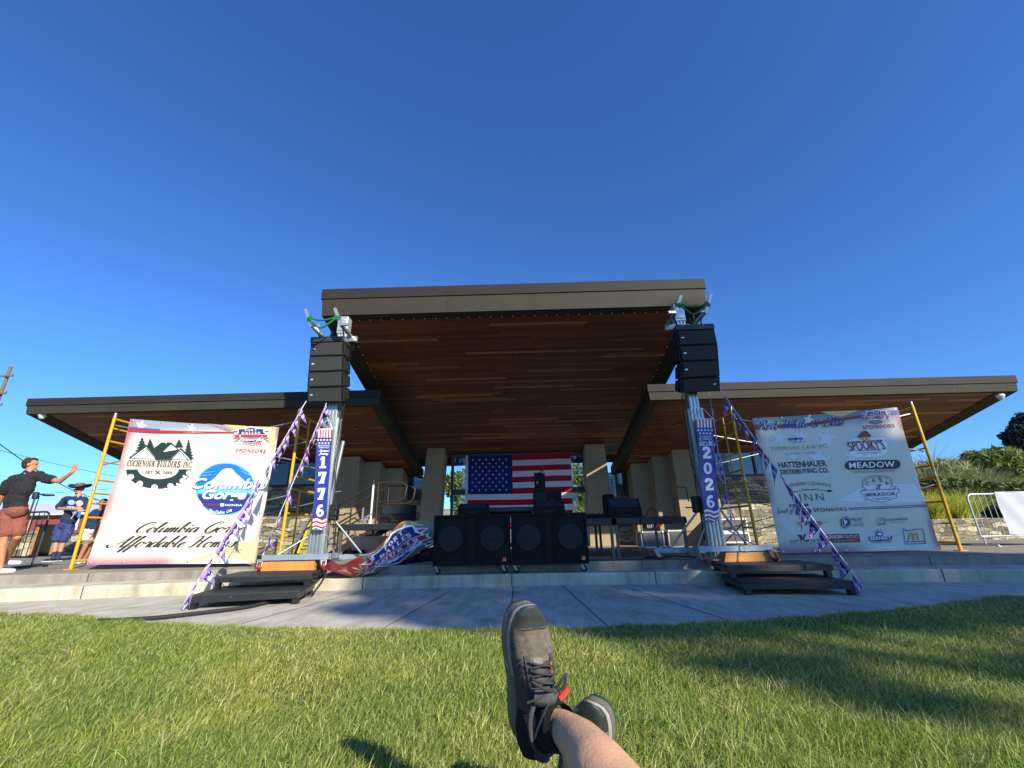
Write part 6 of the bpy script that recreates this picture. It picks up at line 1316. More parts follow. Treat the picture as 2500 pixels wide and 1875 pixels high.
# ---- man waving, seen from behind at the left edge
WY = 7.62
w_ = lambda x, y, dy=0: ony((x*.211, 1060+y*.211), WY+dy)
man = thing('person', 'person in a black t-shirt and rust shorts seen from behind, raising one hand', 'person', (w_(120, 1580).x, WY, ZS))
hp, fr = head(w_(362, 352), (.86, .50, .02))
sh_r, el_r, wr_r = w_(490, 505, .10), w_(690, 545, .12), w_(838, 440, .06); sh_l, el_l, wr_l = w_(95, 575, -.10), w_(25, 720, -.05), w_(-35, 850, .02)
hipL, hipR = w_(100, 900, -.02), w_(235, 900, .1); knL, knR = w_(45, 1200, .0), w_(200, 1190, .08); anL, anR = V((w_(10, 1480).x, WY+.02, ZS+.09)), V((w_(40, 1400, .3).x, WY+.38, ZS+.2))
nk = w_(335, 440)
P_ = hp + [('c', w_(350, 400), .058, nk, .062), ('c', nk, .07, w_(290, 520), .10), ('c', sh_l.lerp(nk, .35), .075, sh_r.lerp(nk, .35), .075), ('e', w_(250, 620), (.185, .12, .21), None), ('e', w_(185, 800), (.15, .11, .17), None), ('c', sh_r, .056, el_r, .043), ('c', el_r, .043, wr_r, .028), ('c', sh_l, .056, el_l, .044), ('c', el_l, .043, wr_l, .029),
    ('c', w_(190, 850), .12, hipL, .092), ('c', w_(190, 850), .12, hipR, .092), ('c', hipL, .09, knL, .058), ('c', knL, .056, anL, .036), ('c', knL.lerp(anL, .25)+V((0, -.02, 0)), .055, knL.lerp(anL, .6), .042), ('c', hipR, .09, knR, .058), ('c', knR, .056, anR, .036), ('c', knR.lerp(anR, .25)+V((0, .02, .0)), .053, knR.lerp(anR, .6), .04)]
P_ += hand(wr_r, w_(890, 330, .05)-wr_r, V((0, 1, 0)), 1.0, -.06, .5, -1) + hand(wr_l, V((-.1, .1, -1)), V((0, 1, 0)), 1.0, .3, .15, 1)
for an, yw in ((anL, .25), (anR, .1)): P_ += [('c', an, .036, an+V((.02, -.02, -.05)), .04), ('c', an+V((-.02, -.03, -.05)), .035, an+V((.16, .06, -.06)), .03)]
body = soft('body', P_, SK1, man, .0075)
soft('shirt', [('c', nk+V((0, 0, -.03)), .078, w_(290, 520), .125), ('c', sh_l.lerp(nk, .3), .09, sh_r.lerp(nk, .3), .09), ('e', w_(250, 620), (.20, .13, .22), None), ('e', w_(190, 765), (.168, .125, .20), None), ('c', sh_r, .078, sh_r.lerp(el_r, .5), .074), ('c', sh_l, .078, sh_l.lerp(el_l, .55), .074), ('e', w_(182, 838), (.17, .125, .09), None)], CLB, man, .010, 4, .6, .012)
soft('shorts', [('e', w_(180, 880), (.168, .125, .13), None), ('c', hipL, .10, knL.lerp(hipL, .22), .094), ('c', hipR, .10, knR.lerp(hipR, .2), .095)], SHO, man, .010, 4, .6, .012)
r, f, u, c = fr; Mx = Matrix((r, f, u)).transposed(); soft('hair', [('e', c-f*.034+u*.042, (.082, .092, .084), Mx), ('e', c-f*.06+u*.0, (.07, .055, .075), Mx), ('e', c+f*.0+u*.088, (.06, .075, .034), Mx)], HAIR, man, .006, 2, .5, .008)
eyes(man, fr, 1)
for an in (anL, anR): soft('shoe', [('c', an+V((-.03, -.03, -.055)), .043, an+V((.17, .06, -.062)), .036), ('c', an+V((-.01, -.02, -.02)), .045, an+V((0, -.02, -.05)), .046)], SHW, man, .009, 3)

# ---- man in a patterned hat facing the camera
MY = 11.3
m_ = lambda x, y, dy=0: ony((x*.211, 1060+y*.211), MY+dy)
mn = thing('person', 'person in a dark cowboy hat, sunglasses and navy t-shirt holding a small flag and phone', 'person', (m_(660, 1450).x, MY, ZS))
s = 1.0; hp, fr = head(m_(918, 640), (.12, -.98, -.12), s); nk = m_(905, 715)
sl_, sr2 = m_(745, 765), m_(975, 770); el, er = m_(668, 860, -.02), m_(1008, 890, -.02); wl_, wr2 = m_(860, 868, -.32), m_(965, 885, -.30)
hL, hR = m_(700, 1080), m_(800, 1080); kL, kR = m_(655, 1230, -.03), m_(735, 1230, -.03); aL, aR = m_(628, 1400), m_(684, 1400)
dz_ = ZS+.085-aL.z; aL.z = ZS+.085; aR.z = ZS+.085
P_ = hp + [('c', m_(912, 690), .055, nk, .06), ('c', nk, .065, m_(880, 780), .1), ('c', sl_.lerp(nk, .2), .07, sr2.lerp(nk, .2), .07), ('e', m_(850, 850), (.165, .115, .22), None), ('e', m_(790, 990), (.15, .115, .18), None), ('c', sl_, .052, el, .042), ('c', el, .041, wl_, .028), ('c', sr2, .052, er, .042), ('c', er, .041, wr2, .028),
    ('c', m_(765, 1040), .11, hL, .09), ('c', m_(765, 1040), .11, hR, .09), ('c', hL, .088, kL, .056), ('c', kL, .055, aL, .035), ('c', hR, .088, kR, .056), ('c', kR, .055, aR, .035)]
P_ += hand(wl_, V((.8, -.25, .2)), V((0, 1, -.2)), 1.0, .5, .1, 1) + hand(wr2, V((-.75, -.3, .1)), V((0, 1, -.2)), 1.0, .5, .1, -1)
for an in (aL, aR): P_ += [('c', an, .035, an+V((0, -.0, -.045)), .04), ('c', an+V((0, .03, -.045)), .034, an+V((-.02, -.15, -.055)), .028)]
soft('body', P_, SK2, mn, .0085)
sh = soft('shirt', [('c', nk+V((0, 0, -.02)), .07, m_(880, 780), .12), ('c', sl_.lerp(nk, .15), .085, sr2.lerp(nk, .15), .085), ('e', m_(850, 850), (.19, .138, .23), None), ('e', m_(800, 980), (.18, .138, .22), None), ('c', sl_, .075, sl_.lerp(el, .75), .072), ('c', sr2, .075, sr2.lerp(er, .7), .072)], NV, mn, .010, 4, .6, .012)
PAT = M('shorts_pattern', '#2b3563', .85, var=.2, vscale=8, wear=('#7f8aa6', .64)); soft('shorts', [('e', m_(765, 1050), (.168, .135, .13), None), ('c', hL, .11, kL.lerp(hL, .12), .1), ('c', hR, .11, kR.lerp(hR, .12), .1)], PAT, mn, .010, 4, .6, .012)
for an, k in ((aL, kL), (aR, kR)): soft('sock', [('c', an.lerp(k, .34), .044, an+V((0, 0, -.02)), .042)], SOCK, mn, .009, 2); soft('shoe', [('c', an+V((0, .045, -.045)), .04, an+V((-.02, -.17, -.05)), .036), ('c', an+V((0, 0, -.02)), .045, an+V((0, 0, -.05)), .046)], SHB, mn, .009, 3); b = MB(); b.bevbox(tuple(an+V((-.06, -.215, -.0835))), tuple(an+V((.045, .09, -.062))), .008); b.build('sole', SHW, mn)
r, f, u, c = fr; Mx = Matrix((r, f, u)).transposed(); soft('hair', [('e', c-f*.03+u*.02, (.082, .085, .075), Mx), ('e', c+f*.045-u*.105, (.05, .05, .025), Mx)], HAIR, mn, .009, 3)
b = MB(); G = []
for rr_, z in ((.098, .02), (.10, .10), (.085, .135), (.05, .142), (0.001, .128)): G.append([c+u*(z+.03)+(r*math.cos(2*math.pi*j/24)*rr_+f*math.sin(2*math.pi*j/24)*rr_*1.15) for j in range(24)])
b.grid(G, 0, True, True); hat = b.build('hat', M('hat_pattern', '#5d4a42', .8, var=.4, vscale=22, wear=('#b8a99a', .62)), mn); b = MB(); G = []
for rr_, dz in ((.095, 0), (.15, -.012), (.20, .006), (.225, .03), (.222, .038), (.15, -.002), (.095, .012)): G.append([c+u*(.048+dz+ .06*(rr_/.22)**2*abs(math.cos(2*math.pi*j/28))**3)+(r*math.cos(2*math.pi*j/28)*rr_+f*math.sin(2*math.pi*j/28)*rr_*1.1) for j in range(28)])
b.grid(G, 0, True, True); b.build('brim', M('hat_brim', '#2d2422', .8), hat)
b = MB()
for k in (-1, 1): q = c+r*.034*k+f*.098+u*.004; b.face([q-r*.028-u*.02, q+r*.028-u*.02, q+r*.03+u*.016, q-r*.03+u*.016]); b.obox(q+r*.03*k, c+r*.08*k-f*.01+u*.01, .006, .008)
b.obox(c-r*.02+f*.1+u*.012, c+r*.02+f*.1+u*.012, .006, .006); b.build('sunglasses', M('lens_dark', (.01, .01, .012), .15), mn); b = MB(); q = c+f*.104-u*.047; b.obox(q-r*.03-u*.006, q+u*.003, .012, .012); b.obox(q+u*.003, q+r*.03-u*.006, .012, .012); b.build('moustache', HAIR, mn)
d = Decal(lambda a, q, l: V((a, m_(850, 850).y-.142-l, q)), lambda p: (lambda k: (k.x, k.z))(m_(p[0], p[1], -.142)), .004)
d.polyp(circ(828, 790, 42, 18, 32), M('tee_blue', '#7fa3cf', .8), 1); d.polyp(circ(922, 800, 42, 18, 32), WHT, 1); d.linep([(866, 785), (884, 787)], .012, WHT, 1)
for k in range(3): d.linep([(884, 785+k*14), (960, 790+k*14)], .012, RED, 2)
for k in range(6): d.polyp([(803+18*(k % 3)+a*6, 780+18*(k//3)-q*6) for a, q in star(0, 0, 1)], WHT, 2)
d.textp(font('MERICA', 0, .01), (775, 852), (930, 862), 20, WHT, 2); d.build('shirt_print', sh)
t = thing('phone', 'blue phone held by the person in the cowboy hat', 'phone', m_(920, 930, -.36)); b = MB(); p = m_(918, 925, -.36); b.bevbox(tuple(p+V((-.038, -.006, -.08))), tuple(p+V((.038, .006, .075))), .005); b.build('case', M('phone_blue', '#3f77c0', .3), t)
t = thing('hand_flag', 'tiny paper flag on a stick held by the person in the cowboy hat', 'flag', m_(850, 930, -.34)); b = MB(); b.tube([m_(822, 980, -.36), m_(872, 905, -.36)], .006, 6); b.build('stick', WHT, t); b = MB(); b.face([m_(835, 905, -.365), m_(885, 885, -.365), m_(888, 915, -.365), m_(845, 930, -.365)]); b.build('cloth', PEN[1], t)

# ---- third figure behind the scaffold
GY = 9.9
g_ = lambda x, y, dy=0: ony((x*.211, 1060+y*.211), GY+dy)
gm = thing('person', 'person with dark hair, navy top and white shorts half hidden behind the sunlit banner', 'person', (g_(1000, 1480).x, GY, ZS)); hp, fr = head(g_(1195, 805), (.55, -.83, -.25), .92); nk = g_(1165, 880)
hL, hR = g_(1010, 1130), g_(1075, 1130, .08); kL, kR = g_(990, 1290), g_(1075, 1290, .1); aL, aR = g_(915, 1440), g_(975, 1440, .12); aL.z = aR.z = ZS+.08
P_ = hp+[('c', g_(1185, 850), .05, nk, .055), ('c', nk, .06, g_(1135, 920), .09), ('e', g_(1110, 960), (.14, .10, .17), None), ('e', g_(1055, 1070), (.13, .1, .14), None), ('c', g_(1200, 920), .045, g_(1140, 1040, -.1), .036), ('c', g_(1140, 1040, -.1), .035, g_(1095, 1140, -.14), .026), ('c', g_(1080, 910), .045, g_(1020, 1020, .05), .036), ('c', g_(1020, 1020, .05), .035, g_(990, 1110, .0), .026),
    ('c', g_(1045, 1100), .1, hL, .08), ('c', g_(1045, 1100), .1, hR, .08), ('c', hL, .078, kL, .05), ('c', kL, .048, aL, .031), ('c', hR, .078, kR, .05), ('c', kR, .048, aR, .031)] + hand(g_(1095, 1140, -.14), V((-.2, -.2, -1)), V((0, -1, 0)), .9, .3, .1, 1) + hand(g_(990, 1110), V((0, -.2, -1)), V((0, -1, 0)), .9, .3, .1, -1)
for an in (aL, aR): P_ += [('c', an, .031, an+V((0, 0, -.04)), .036), ('c', an, .03, an+V((.05, -.14, -.05)), .026)]
soft('body', P_, SK3, gm, .0085); soft('top', [('c', nk+V((0, 0, -.03)), .066, g_(1135, 920), .108), ('e', g_(1110, 960), (.165, .122, .18), None), ('e', g_(1065, 1060), (.152, .122, .16), None), ('c', g_(1190, 920), .06, g_(1165, 985, -.05), .055), ('c', g_(1085, 910), .06, g_(1050, 970, .03), .055)], NV, gm, .010, 4, .6, .012)
soft('shorts', [('e', g_(1045, 1110), (.15, .12, .1), None), ('c', hL, .098, kL.lerp(hL, .6), .1), ('c', hR, .098, kR.lerp(hR, .6), .1)], M('cotton_white', '#d9d8d6', .85), gm, .012, 5)
r, f, u, c = fr; Mx = Matrix((r, f, u)).transposed(); soft('hair', [('e', c-f*.02+u*.03, (.08, .095, .085), Mx), ('e', c-f*.07-u*.06, (.065, .05, .12), Mx)], HAIR, gm, .009, 3); eyes(gm, fr, .92)
for an in (aL, aR): soft('shoe', [('c', an+V((-.015, .035, -.045)), .036, an+V((.055, -.16, -.048)), .032), ('c', an, .038, an+V((0, 0, -.045)), .041)], SHW, gm, .009, 3)

# ================================================================ PERSON LYING ON THE LAWN: crossed bare legs and grey trainers
DP = lambda px, dep: CAM + ray(px)*dep                      # photo point at a distance along the view axis
zk = lambda x, y: (1150+x*.2743, 1420+y*.2743)
me_ = thing('person', 'person lying on the lawn, only crossed bare shins and dirty grey trainers in view', 'person', (.1, .2, .1))
UPPER = M('trainer_mesh', '#524f4b', .85, var=.18, vscale=30, bump=.6, bscale=420, spec=.2); VAMP = M('trainer_vamp', '#5e564a', .9, var=.38, vscale=42, wear=('#463f36', .59), bump=.4, bscale=380, spec=.2)
TOE = M('toe_rubber', '#2f312d', .35, var=.12, vscale=18, spec=.6); MID = M('midsole', '#5d5a50', .7, var=.18, vscale=20, wear=('#a39c8a', .60)); OUT = M('outsole', '#22302e', .6, var=.2, vscale=15); REDR = M('heel_red', '#7d1512', .45, var=.2, vscale=25)
LACE = M('lace', '#302e2e', .85, var=.2, vscale=60); TONG = M('tongue_pad', '#4a484a', .85, bump=.3, bscale=300, spec=.15); SKB = M('sock_black', '#0f0f10', .95, bump=.8, bscale=260); TAGR = M('tag_red', '#d8321f', .5); DARKG = M('overlay_dark', '#3a3836', .7, var=.15, vscale=40)
def shoe(toe, heel, tilt, lean, mirror=1, full=True):
    toe, heel = V(toe), V(heel); L = toe-heel; ln = L.length; L.normalize()
    n0 = (CAM-(toe+heel)/2); n0 = (n0-L*n0.dot(L)).normalized(); rt = L.cross(n0).normalized()
    N = (n0*math.cos(tilt)+rt*math.sin(tilt)).normalized(); Wd = L.cross(N).normalized()
    if Wd.dot(AX_R) < 0: Wd = -Wd
    k = ln/.30
    T = [0, .03, .08, .16, .26, .36, .48, .60, .70, .80, .88, .94, .98, 1.0]
    wl = [.018, .030, .037, .040, .038, .037, .041, .049, .053, .052, .046, .037, .025, .010]     # big-toe side
    wr = [.018, .030, .037, .040, .041, .043, .047, .051, .051, .046, .038, .028, .018, .008]
    if mirror < 0: wl, wr = wr, wl
    cx = [.006, .006, .005, .003, 0, -.002, -.003, -.003, -.003, -.005, -.008, -.012, -.014, -.015]
    hh = [.060, .070, .078, .084, .089, .093, .096, .084, .069, .057, .050, .044, .037, .026]
    rock = [.012, .007, .003, 0, 0, 0, 0, 0, .001, .004, .010, .018, .026, .036]
    ip = lambda a, t: float(np.interp(t, T, a))
    tt = list(np.linspace(0, 1, 44)); tt = [.5-.5*math.cos(math.pi*t) if i in range(44) else t for i, t in enumerate(tt)]
    def pt(t, w, h): return heel + L*(t*ln) + Wd*((w+ip(cx, t)*mirror*1.0)*k) + N*(h*k)
    def side(t, s): return -ip(wl, t) if s < 0 else ip(wr, t)
    # outsole and midsole: bands around the outline
    def outline(scale, h): return [pt(t, side(t, -1)*scale, h+ip(rock, t)) for t in tt] + [pt(t, side(t, 1)*scale, h+ip(rock, t)) for t in reversed(tt)]
    b = MB(); O = [outline(.92, -.034), outline(1.0, -.030), outline(1.02, -.020)]; b.grid(O, 0, True, True, lambda a, c: 1 if min(c, 87-c) < 9 else 0)
    lo_ = outline(.92, -.034)
    for i in range(43): b.face([lo_[i], lo_[i+1], lo_[87-i-1], lo_[87-i]], 0)
    b.build('outsole', [OUT, REDR], me_)
    b = MB(); b.grid([outline(1.02, -.020), outline(1.05, -.012), outline(1.04, .002), outline(1.045, .010), outline(1.0, .020), outline(.93, .023)], 0, True, True, lambda a, c: (2 if (min(c, 87-c) < 11 and a < 2) else 3 if (a in (3, 4) and 20 < min(c, 87-c)) else 1 if a == 2 else 0)); b.build('midsole', [MID, M('midsole_line', '#4d493f', .7), REDR, M('midsole_pale', '#8f8878', .6, var=.2, vscale=40)], me_)
    b = MB(); i0 = outline(.93, .022); 
    for i in range(43): b.face([i0[i], i0[i+1], i0[87-i-1], i0[87-i]], 0)
    b.build('insole', SKB, me_)
    # upper: dome over the outline, open at the collar
    def up(t, a):
        """a 0..1 from big-toe side over the instep to the outer side"""
        th = math.pi*a; w = -math.cos(th); s_ = -1 if w < 0 else 1; ww = abs(w)**.9*ip(wl if s_ < 0 else wr, t)*.97; e = .62 if t > .6 else .75
        h = .018+ip(rock, t) + (ip(hh, t)-.018)*math.sin(th)**e
        return pt(t, s_*ww, h)
    na = 22
    def zone(t0, t1, name, mat, n=14, a0=0, a1=1):
        b = MB(); b.grid([[up(t0+(t1-t0)*i/n, a0+(a1-a0)*j/na) for j in range(na+1)] for i in range(n+1)]); return b.build(name, mat, me_)
    zone(.925, 1.0, 'toe_bumper', OUT, 8); zone(.84, .926, 'toe_cap', TOE, 8); zone(.63, .841, 'vamp', VAMP, 14); zone(.45, .631, 'upper', UPPER, 14)
    zone(.0, .451, 'quarter', UPPER, 14, 0, .30); zone(.0, .451, 'quarter', UPPER, 14, .70, 1)
    b = MB(); b.grid([[up(.0+.04*i/3, a/na)+N*(.004*(3-i)) for a in range(na+1)] for i in range(4)]); b.build('heel_counter', DARKG, me_)
    def off(t, a, d): return up(t, a)+(up(t, a)-pt(t, 0, .02)).normalized()*d*k
    if full:
        for a0, a1, t0, t1 in ((.27, .36, .46, .67), (.64, .73, .46, .67)):   # overlays on the forefoot
            b = MB(); b.grid([[off(t0+(t1-t0)*i/6, a0+(a1-a0)*j/2, .0025) for j in range(3)] for i in range(7)]); b.build('eyestay', DARKG, me_)
        for q in (((.84, .08), (.83, .3), (.835, .5), (.83, .7), (.84, .92)),):
            b = MB(); b.tube(catmull([off(t, a, .0005) for t, a in q], 6), .0016*k, 6); b.build('seam', LACE, me_)
        b = MB(); b.grid([[off(.62+.035*i/2, .40+.12*j/2, .002) for j in range(3)] for i in range(3)]); b.build('logo_patch', M('patch_grey', '#67625c', .7), me_)
        b = MB(); b.grid([[off(.56+.075*i/3, .60+.02*j, .009) for j in range(2)] for i in range(4)]); b.build('stripe_red', TAGR, me_)
        for i in range(4):                                           # side mesh slashes
            b = MB(); b.tube([off(.46+.045*i, .10+.01*i, .001), off(.53+.04*i, .22, .001)], .002*k, 5); b.build('side_stripe', DARKG, me_)
        for i in range(3):                                           # crossed laces
            t = .50+.05*i
            for s_ in (0, 1):
                a0, a1 = (.34, .66) if s_ == 0 else (.66, .34); b = MB(); b.tube([off(t+(.04*j/6)*(1), a0+(a1-a0)*j/6, .006+.004*math.sin(math.pi*j/6)+.002*s_) for j in range(7)], .0025*k, 6); b.build('lace', LACE, me_)
        kn = off(.47, .58, .016)
        b = MB(); b.tube(catmull([kn, kn+(-Wd*.03+L*.015+N*.022)*k, kn+(-Wd*.055+L*.028+N*.012)*k, kn+(-Wd*.045+L*.018+N*.004)*k, kn], 7), .003*k, 6); b.tube(catmull([kn, kn+(Wd*.012+L*.02+N*.012)*k, kn+(Wd*.024+L*.034+N*.012)*k, kn+(Wd*.018+L*.010+N*.014)*k, kn], 7), .003*k, 6)
        b.tube(catmull([kn, kn+(-Wd*.03-L*.004+N*.008)*k, kn+(-Wd*.06-L*.015-N*.004)*k], 7), .0028*k, 6); b.tube(catmull([kn, kn+(-Wd*.02-L*.02+N*.01)*k, kn+(-Wd*.035-L*.06-N*.002)*k, kn+(-Wd*.040-L*.085-N*.012)*k], 7), .0028*k, 6)
        b.lathe([(0, -.008*k), (.008*k, -.004*k), (.009*k, .004*k), (0, .008*k)], kn, 'z', 10); b.build('lace_bow', LACE, me_)
        b = MB(); p = kn+(Wd*.016+L*-.006+N*.012)*k; b.obox(p-(Wd*.008-L*-.005)*k*1.0, p+(Wd*.013+L*.011)*k, .010*k, .005*k, 0, N); b.build('lace_tag', TAGR, me_)
        b = MB(); b.grid([[pt(.38+.11*i/8, (j/10-.5)*.064*(1-.35*abs(i/8-.5)), (.100+.012*math.sin(math.pi*i/8)*1.0+.012*math.cos((j/10-.5)*3))) for j in range(11)] for i in range(9)]); b.grid([[pt(.38+.11*i/8, (j/10-.5)*.064*(1-.35*abs(i/8-.5)), .088+.006*math.cos((j/10-.5)*3)) for j in range(11)] for i in range(9)]); b.build('tongue', TONG, me_)
        b = MB(); ring = [pt(.05+.40*(.5-.5*math.cos(2*math.pi*i/28)), .036*math.sin(2*math.pi*i/28), .088+.012*(.5-.5*math.cos(2*math.pi*i/28))) for i in range(29)]; b.tube(ring, .0055*k, 8); b.build('collar', TONG, me_)
    return L, N, Wd, k, pt
tA, hA = DP((1288, 1462), 1.0), DP((1287, 1812), .93)
L_, N_, W_, k_, ptA = shoe(tA, hA, R(24), 0, 1)
tB, hB = DP((1447, 1690), 1.02), DP((1402, 2072), .945)
L2, N2, W2, k2, ptB = shoe(tB, hB, R(-17), 0, -1, False)
ank = ptA(.20, .0, .05); skt = DP(zk(812, 1290), .855); s1 = DP(zk(990, 1450), .78); s2 = DP(zk(1138, 1662), .715); s3 = DP((1560, 2010), .62); kneeA = V((.30, .28, .33))
ankB = ptB(.18, 0, .07); s1B = V((.20, .86, .24)); kneeB = V((.13, .40, .30)); hipA, hipB = V((.19, -.15, .20)), V((-.02, -.15, .20))
P_ = [('c', ank, .030, skt, .030), ('c', skt, .030, s1, .040), ('c', s1, .040, s2, .048), ('c', s2, .049, s3, .054), ('c', s3, .054, kneeA, .054), ('c', kneeA, .06, hipA, .09),
      ('c', ankB, .036, s1B, .046), ('c', s1B, .048, kneeB, .056), ('c', kneeB, .06, hipB, .09), ('c', ank, .033, ptA(.55, 0, .035), .026), ('c', ankB, .033, ptB(.55, 0, .035), .026)]
tor = V((.08, -.62, .50)); nkp = V((.06, -.86, .72))
P_ += [('e', V((.085, -.2, .2)), (.19, .14, .13), None), ('c', V((.085, -.25, .24)), .15, tor, .15), ('c', tor+V((-.15, 0, .06)), .06, tor+V((.15, 0, .06)), .06), ('c', tor+V((0, -.12, .10)), .07, nkp, .055)]
hq, frp = head(nkp+V((0, -.0, .15)), (0, .95, -.1)); P_ += hq
for sx in (-1, 1):
    shd = tor+V((.17*sx, -.02, .10)); elb = V((.08+.30*sx, -.42, .40)); wr_ = V((.085*sx+.0, -.22, .70)); P_ += [('c', shd, .055, elb, .044), ('c', elb, .043, wr_, .028)] + hand(wr_, V((-.25*sx, .3, .9)), V((-sx*.6, .8, .1)), 1.0, .25, .1, -sx)
SKL = M('skin_leg', '#bd9272', .6, var=.16, vscale=18, wear=('#d3ad8c', .72), bump=.12, bscale=160, spec=.3, sss=.1)
soft('body', P_, SKL, me_, .008, 4)
soft('shorts', [('e', V((.085, -.2, .21)), (.215, .165, .155), None), ('c', hipA, .112, kneeA.lerp(hipA, .35), .098), ('c', hipB, .112, kneeB.lerp(hipB, .35), .098)], M('shorts_grey', '#3d4148', .9, var=.1), me_, .014, 4)
soft('shirt', [('c', V((.085, -.27, .26)), .172, tor, .172), ('c', tor+V((-.17, 0, .07)), .08, tor+V((.17, 0, .07)), .08)]+[('c', tor+V((.17*sx, -.02, .10)), .076, (tor+V((.17*sx, -.02, .10))).lerp(V((.08+.30*sx, -.42, .40)), .5), .07) for sx in (-1, 1)], M('tee_grey', '#6a6d70', .9, var=.1), me_, .014, 4)
r, f, u, c = frp; soft('hair', [('e', c-f*.022+u*.045, (.084, .10, .086), None)], HAIR, me_, .01, 3)
# dark sock with a ribbed cuff
b = MB(); ax = (skt-ank).normalized(); e1 = ax.cross(V((1, 0, 0))).normalized(); e2 = ax.cross(e1); G = []; c0 = ank.lerp(skt, -.25); c1_ = skt.lerp(s1, .06)
for i in range(15):
    f_ = i/14; rr_ = .045-.005*f_+(.0022*math.sin(i*2.2) if i > 9 else 0); q = c0.lerp(c1_, f_); G.append([q+(e1*math.cos(2*math.pi*j/28)+e2*math.sin(2*math.pi*j/28))*rr_ for j in range(28)])
b.grid(G, 0, True, True); b.lathe([(0, -.045), (.03, -.038), (.040, -.015), (.040, .015), (.03, .035), (0, .045)], ptA(.12, 0, .035), 'z', 18); b.build('sock', SKB, me_)
b = MB(); b.tube([ankB-(s1B-ankB).normalized()*.03, ankB, ankB.lerp(s1B, .22)], [.043, .042, .044], 16); b.build('sock', SKB, me_)
# ================================================================ PLANTING, RIGHT-HAND SIDE
def cards(C_, n_each, size, jit=.35, droop=0.0):
    """leaf-sized faces through blobs (centre, radii); returns v, f"""
    Vv = []; 
    for (c, rad), n in zip(C_, n_each):
        d_ = rng.normal(size=(n, 3)); d_ /= np.linalg.norm(d_, axis=1)[:, None]; r_ = rng.uniform(.35, 1.05, n)**.6
        p = np.array(c)+d_*np.array(rad)*r_[:, None]; Vv.append(p)
    p = np.concatenate(Vv); n = len(p); s_ = size*rng.uniform(.6, 1.35, n)[:, None]
    a = rng.normal(size=(n, 3)); a[:, 2] -= droop; a /= np.linalg.norm(a, axis=1)[:, None]; t = rng.normal(size=(n, 3)); b_ = np.cross(a, t); b_ /= np.linalg.norm(b_, axis=1)[:, None]
    v = np.stack([p-a*s_, p+b_*s_*jit-a*s_*.1, p+a*s_, p-b_*s_*jit-a*s_*.1], 1).reshape(-1, 3); f = np.arange(n*4).reshape(-1, 4); return v, f
def foliage(name, blobs, n, size, mat, parent, jit=.35, droop=0.0):
    vol = np.array([r[0]*r[1]*r[2] for _, r in blobs])**.67; k = np.maximum(150 if n < 17999 else 120, (n*vol/vol.sum()).astype(int)); v, f = cards(blobs, k, size, jit, droop); return np_mesh(name, v, f, mat, parent)
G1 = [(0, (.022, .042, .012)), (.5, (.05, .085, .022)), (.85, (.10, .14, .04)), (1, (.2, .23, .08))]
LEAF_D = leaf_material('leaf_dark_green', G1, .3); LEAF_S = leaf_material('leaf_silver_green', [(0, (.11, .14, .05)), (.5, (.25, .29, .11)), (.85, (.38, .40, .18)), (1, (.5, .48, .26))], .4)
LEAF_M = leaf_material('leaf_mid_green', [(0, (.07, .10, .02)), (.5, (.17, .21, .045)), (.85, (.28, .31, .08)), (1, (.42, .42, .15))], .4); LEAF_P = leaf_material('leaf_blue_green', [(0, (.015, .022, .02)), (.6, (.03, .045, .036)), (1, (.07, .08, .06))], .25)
LEAF_O = leaf_material('ornamental_blades', [(0, (.3, .34, .04)), (.5, (.5, .52, .07)), (.85, (.62, .6, .13)), (1, (.7, .62, .24))], .5)
BARK = M('bark', '#4a3d30', .95, var=.3, vscale=8, bump=.8, bscale=14)
def trunk(parent, base, top, r, limbs):
    b = MB(); base, top = V(base), V(top); b.tube(catmull([base, base.lerp(top, .4)+V((.04, .02, 0)), top], 6), [r*(1-.55*i/12) for i in range(13)], 10)
    for q in limbs: b.tube(catmull([base.lerp(top, .6), base.lerp(top, .75).lerp(V(q), .45)+V((0, 0, .1)), V(q)], 6), [r*.5*(1-.8*i/12) for i in range(13)], 7)
    return b.build('trunk', BARK, parent)
z5 = lambda x, y: (2180+x*.2411, 980+y*.2411)
yp = onz(z5(700, 1405), ZS).y
p0, p1 = ony(z5(300, 1190), yp), ony(z5(1230, 1175), yp); wz_ = p1.z
b = MB(); b.box((p0.x-1.5, yp, ZS-.02), (p1.x+6, yp+.4, wz_)); t = props(b.build('planter_wall', STONE), 'low stone planter wall under the yellow ornamental grass', 'wall')
b = MB(); b.face([(p0.x-1.5, yp+.4, wz_-.06), (p1.x+6, yp+.4, wz_-.06), (p1.x+9, yp+9, wz_+.2), (p0.x-1.5, yp+9, wz_+.2)]); props(b.build('planting_bed', SOIL), kind='structure')
def clump(label, x, y, z, r, h, n, mat=LEAF_O, cat='ornamental grass', group='clumps of yellow ornamental grass', name='ornamental_grass'):
    ang = rng.uniform(0, 2*math.pi, n); rad = r*rng.uniform(0, 1, n)**.7*.45; P = np.column_stack([x+np.cos(ang)*rad, y+np.sin(ang)*rad, np.full(n, z)])
    v, f = blades(P, h*rng.uniform(.6, 1.1, n), rng.uniform(.010, .02, n), rng.uniform(.25, 1.3, n), ang+rng.normal(0, .4, n), 4); o = np_mesh(name, v, f, mat); props(o, label, cat, group)
xs_ = np.linspace(p0.x+.1, p1.x-.55, 6)
for i, x in enumerate(xs_): clump('clump of yellow green ornamental grass spilling over the planter wall', x, yp+.65+.15*(i % 2), wz_-.05, .55, .85+.1*(i % 3), 520)
for i in range(3): clump('clump of yellow green ornamental grass spilling over the planter wall', xs_[i*2]+.3, yp+1.5, wz_-.02, .65, .95, 420)
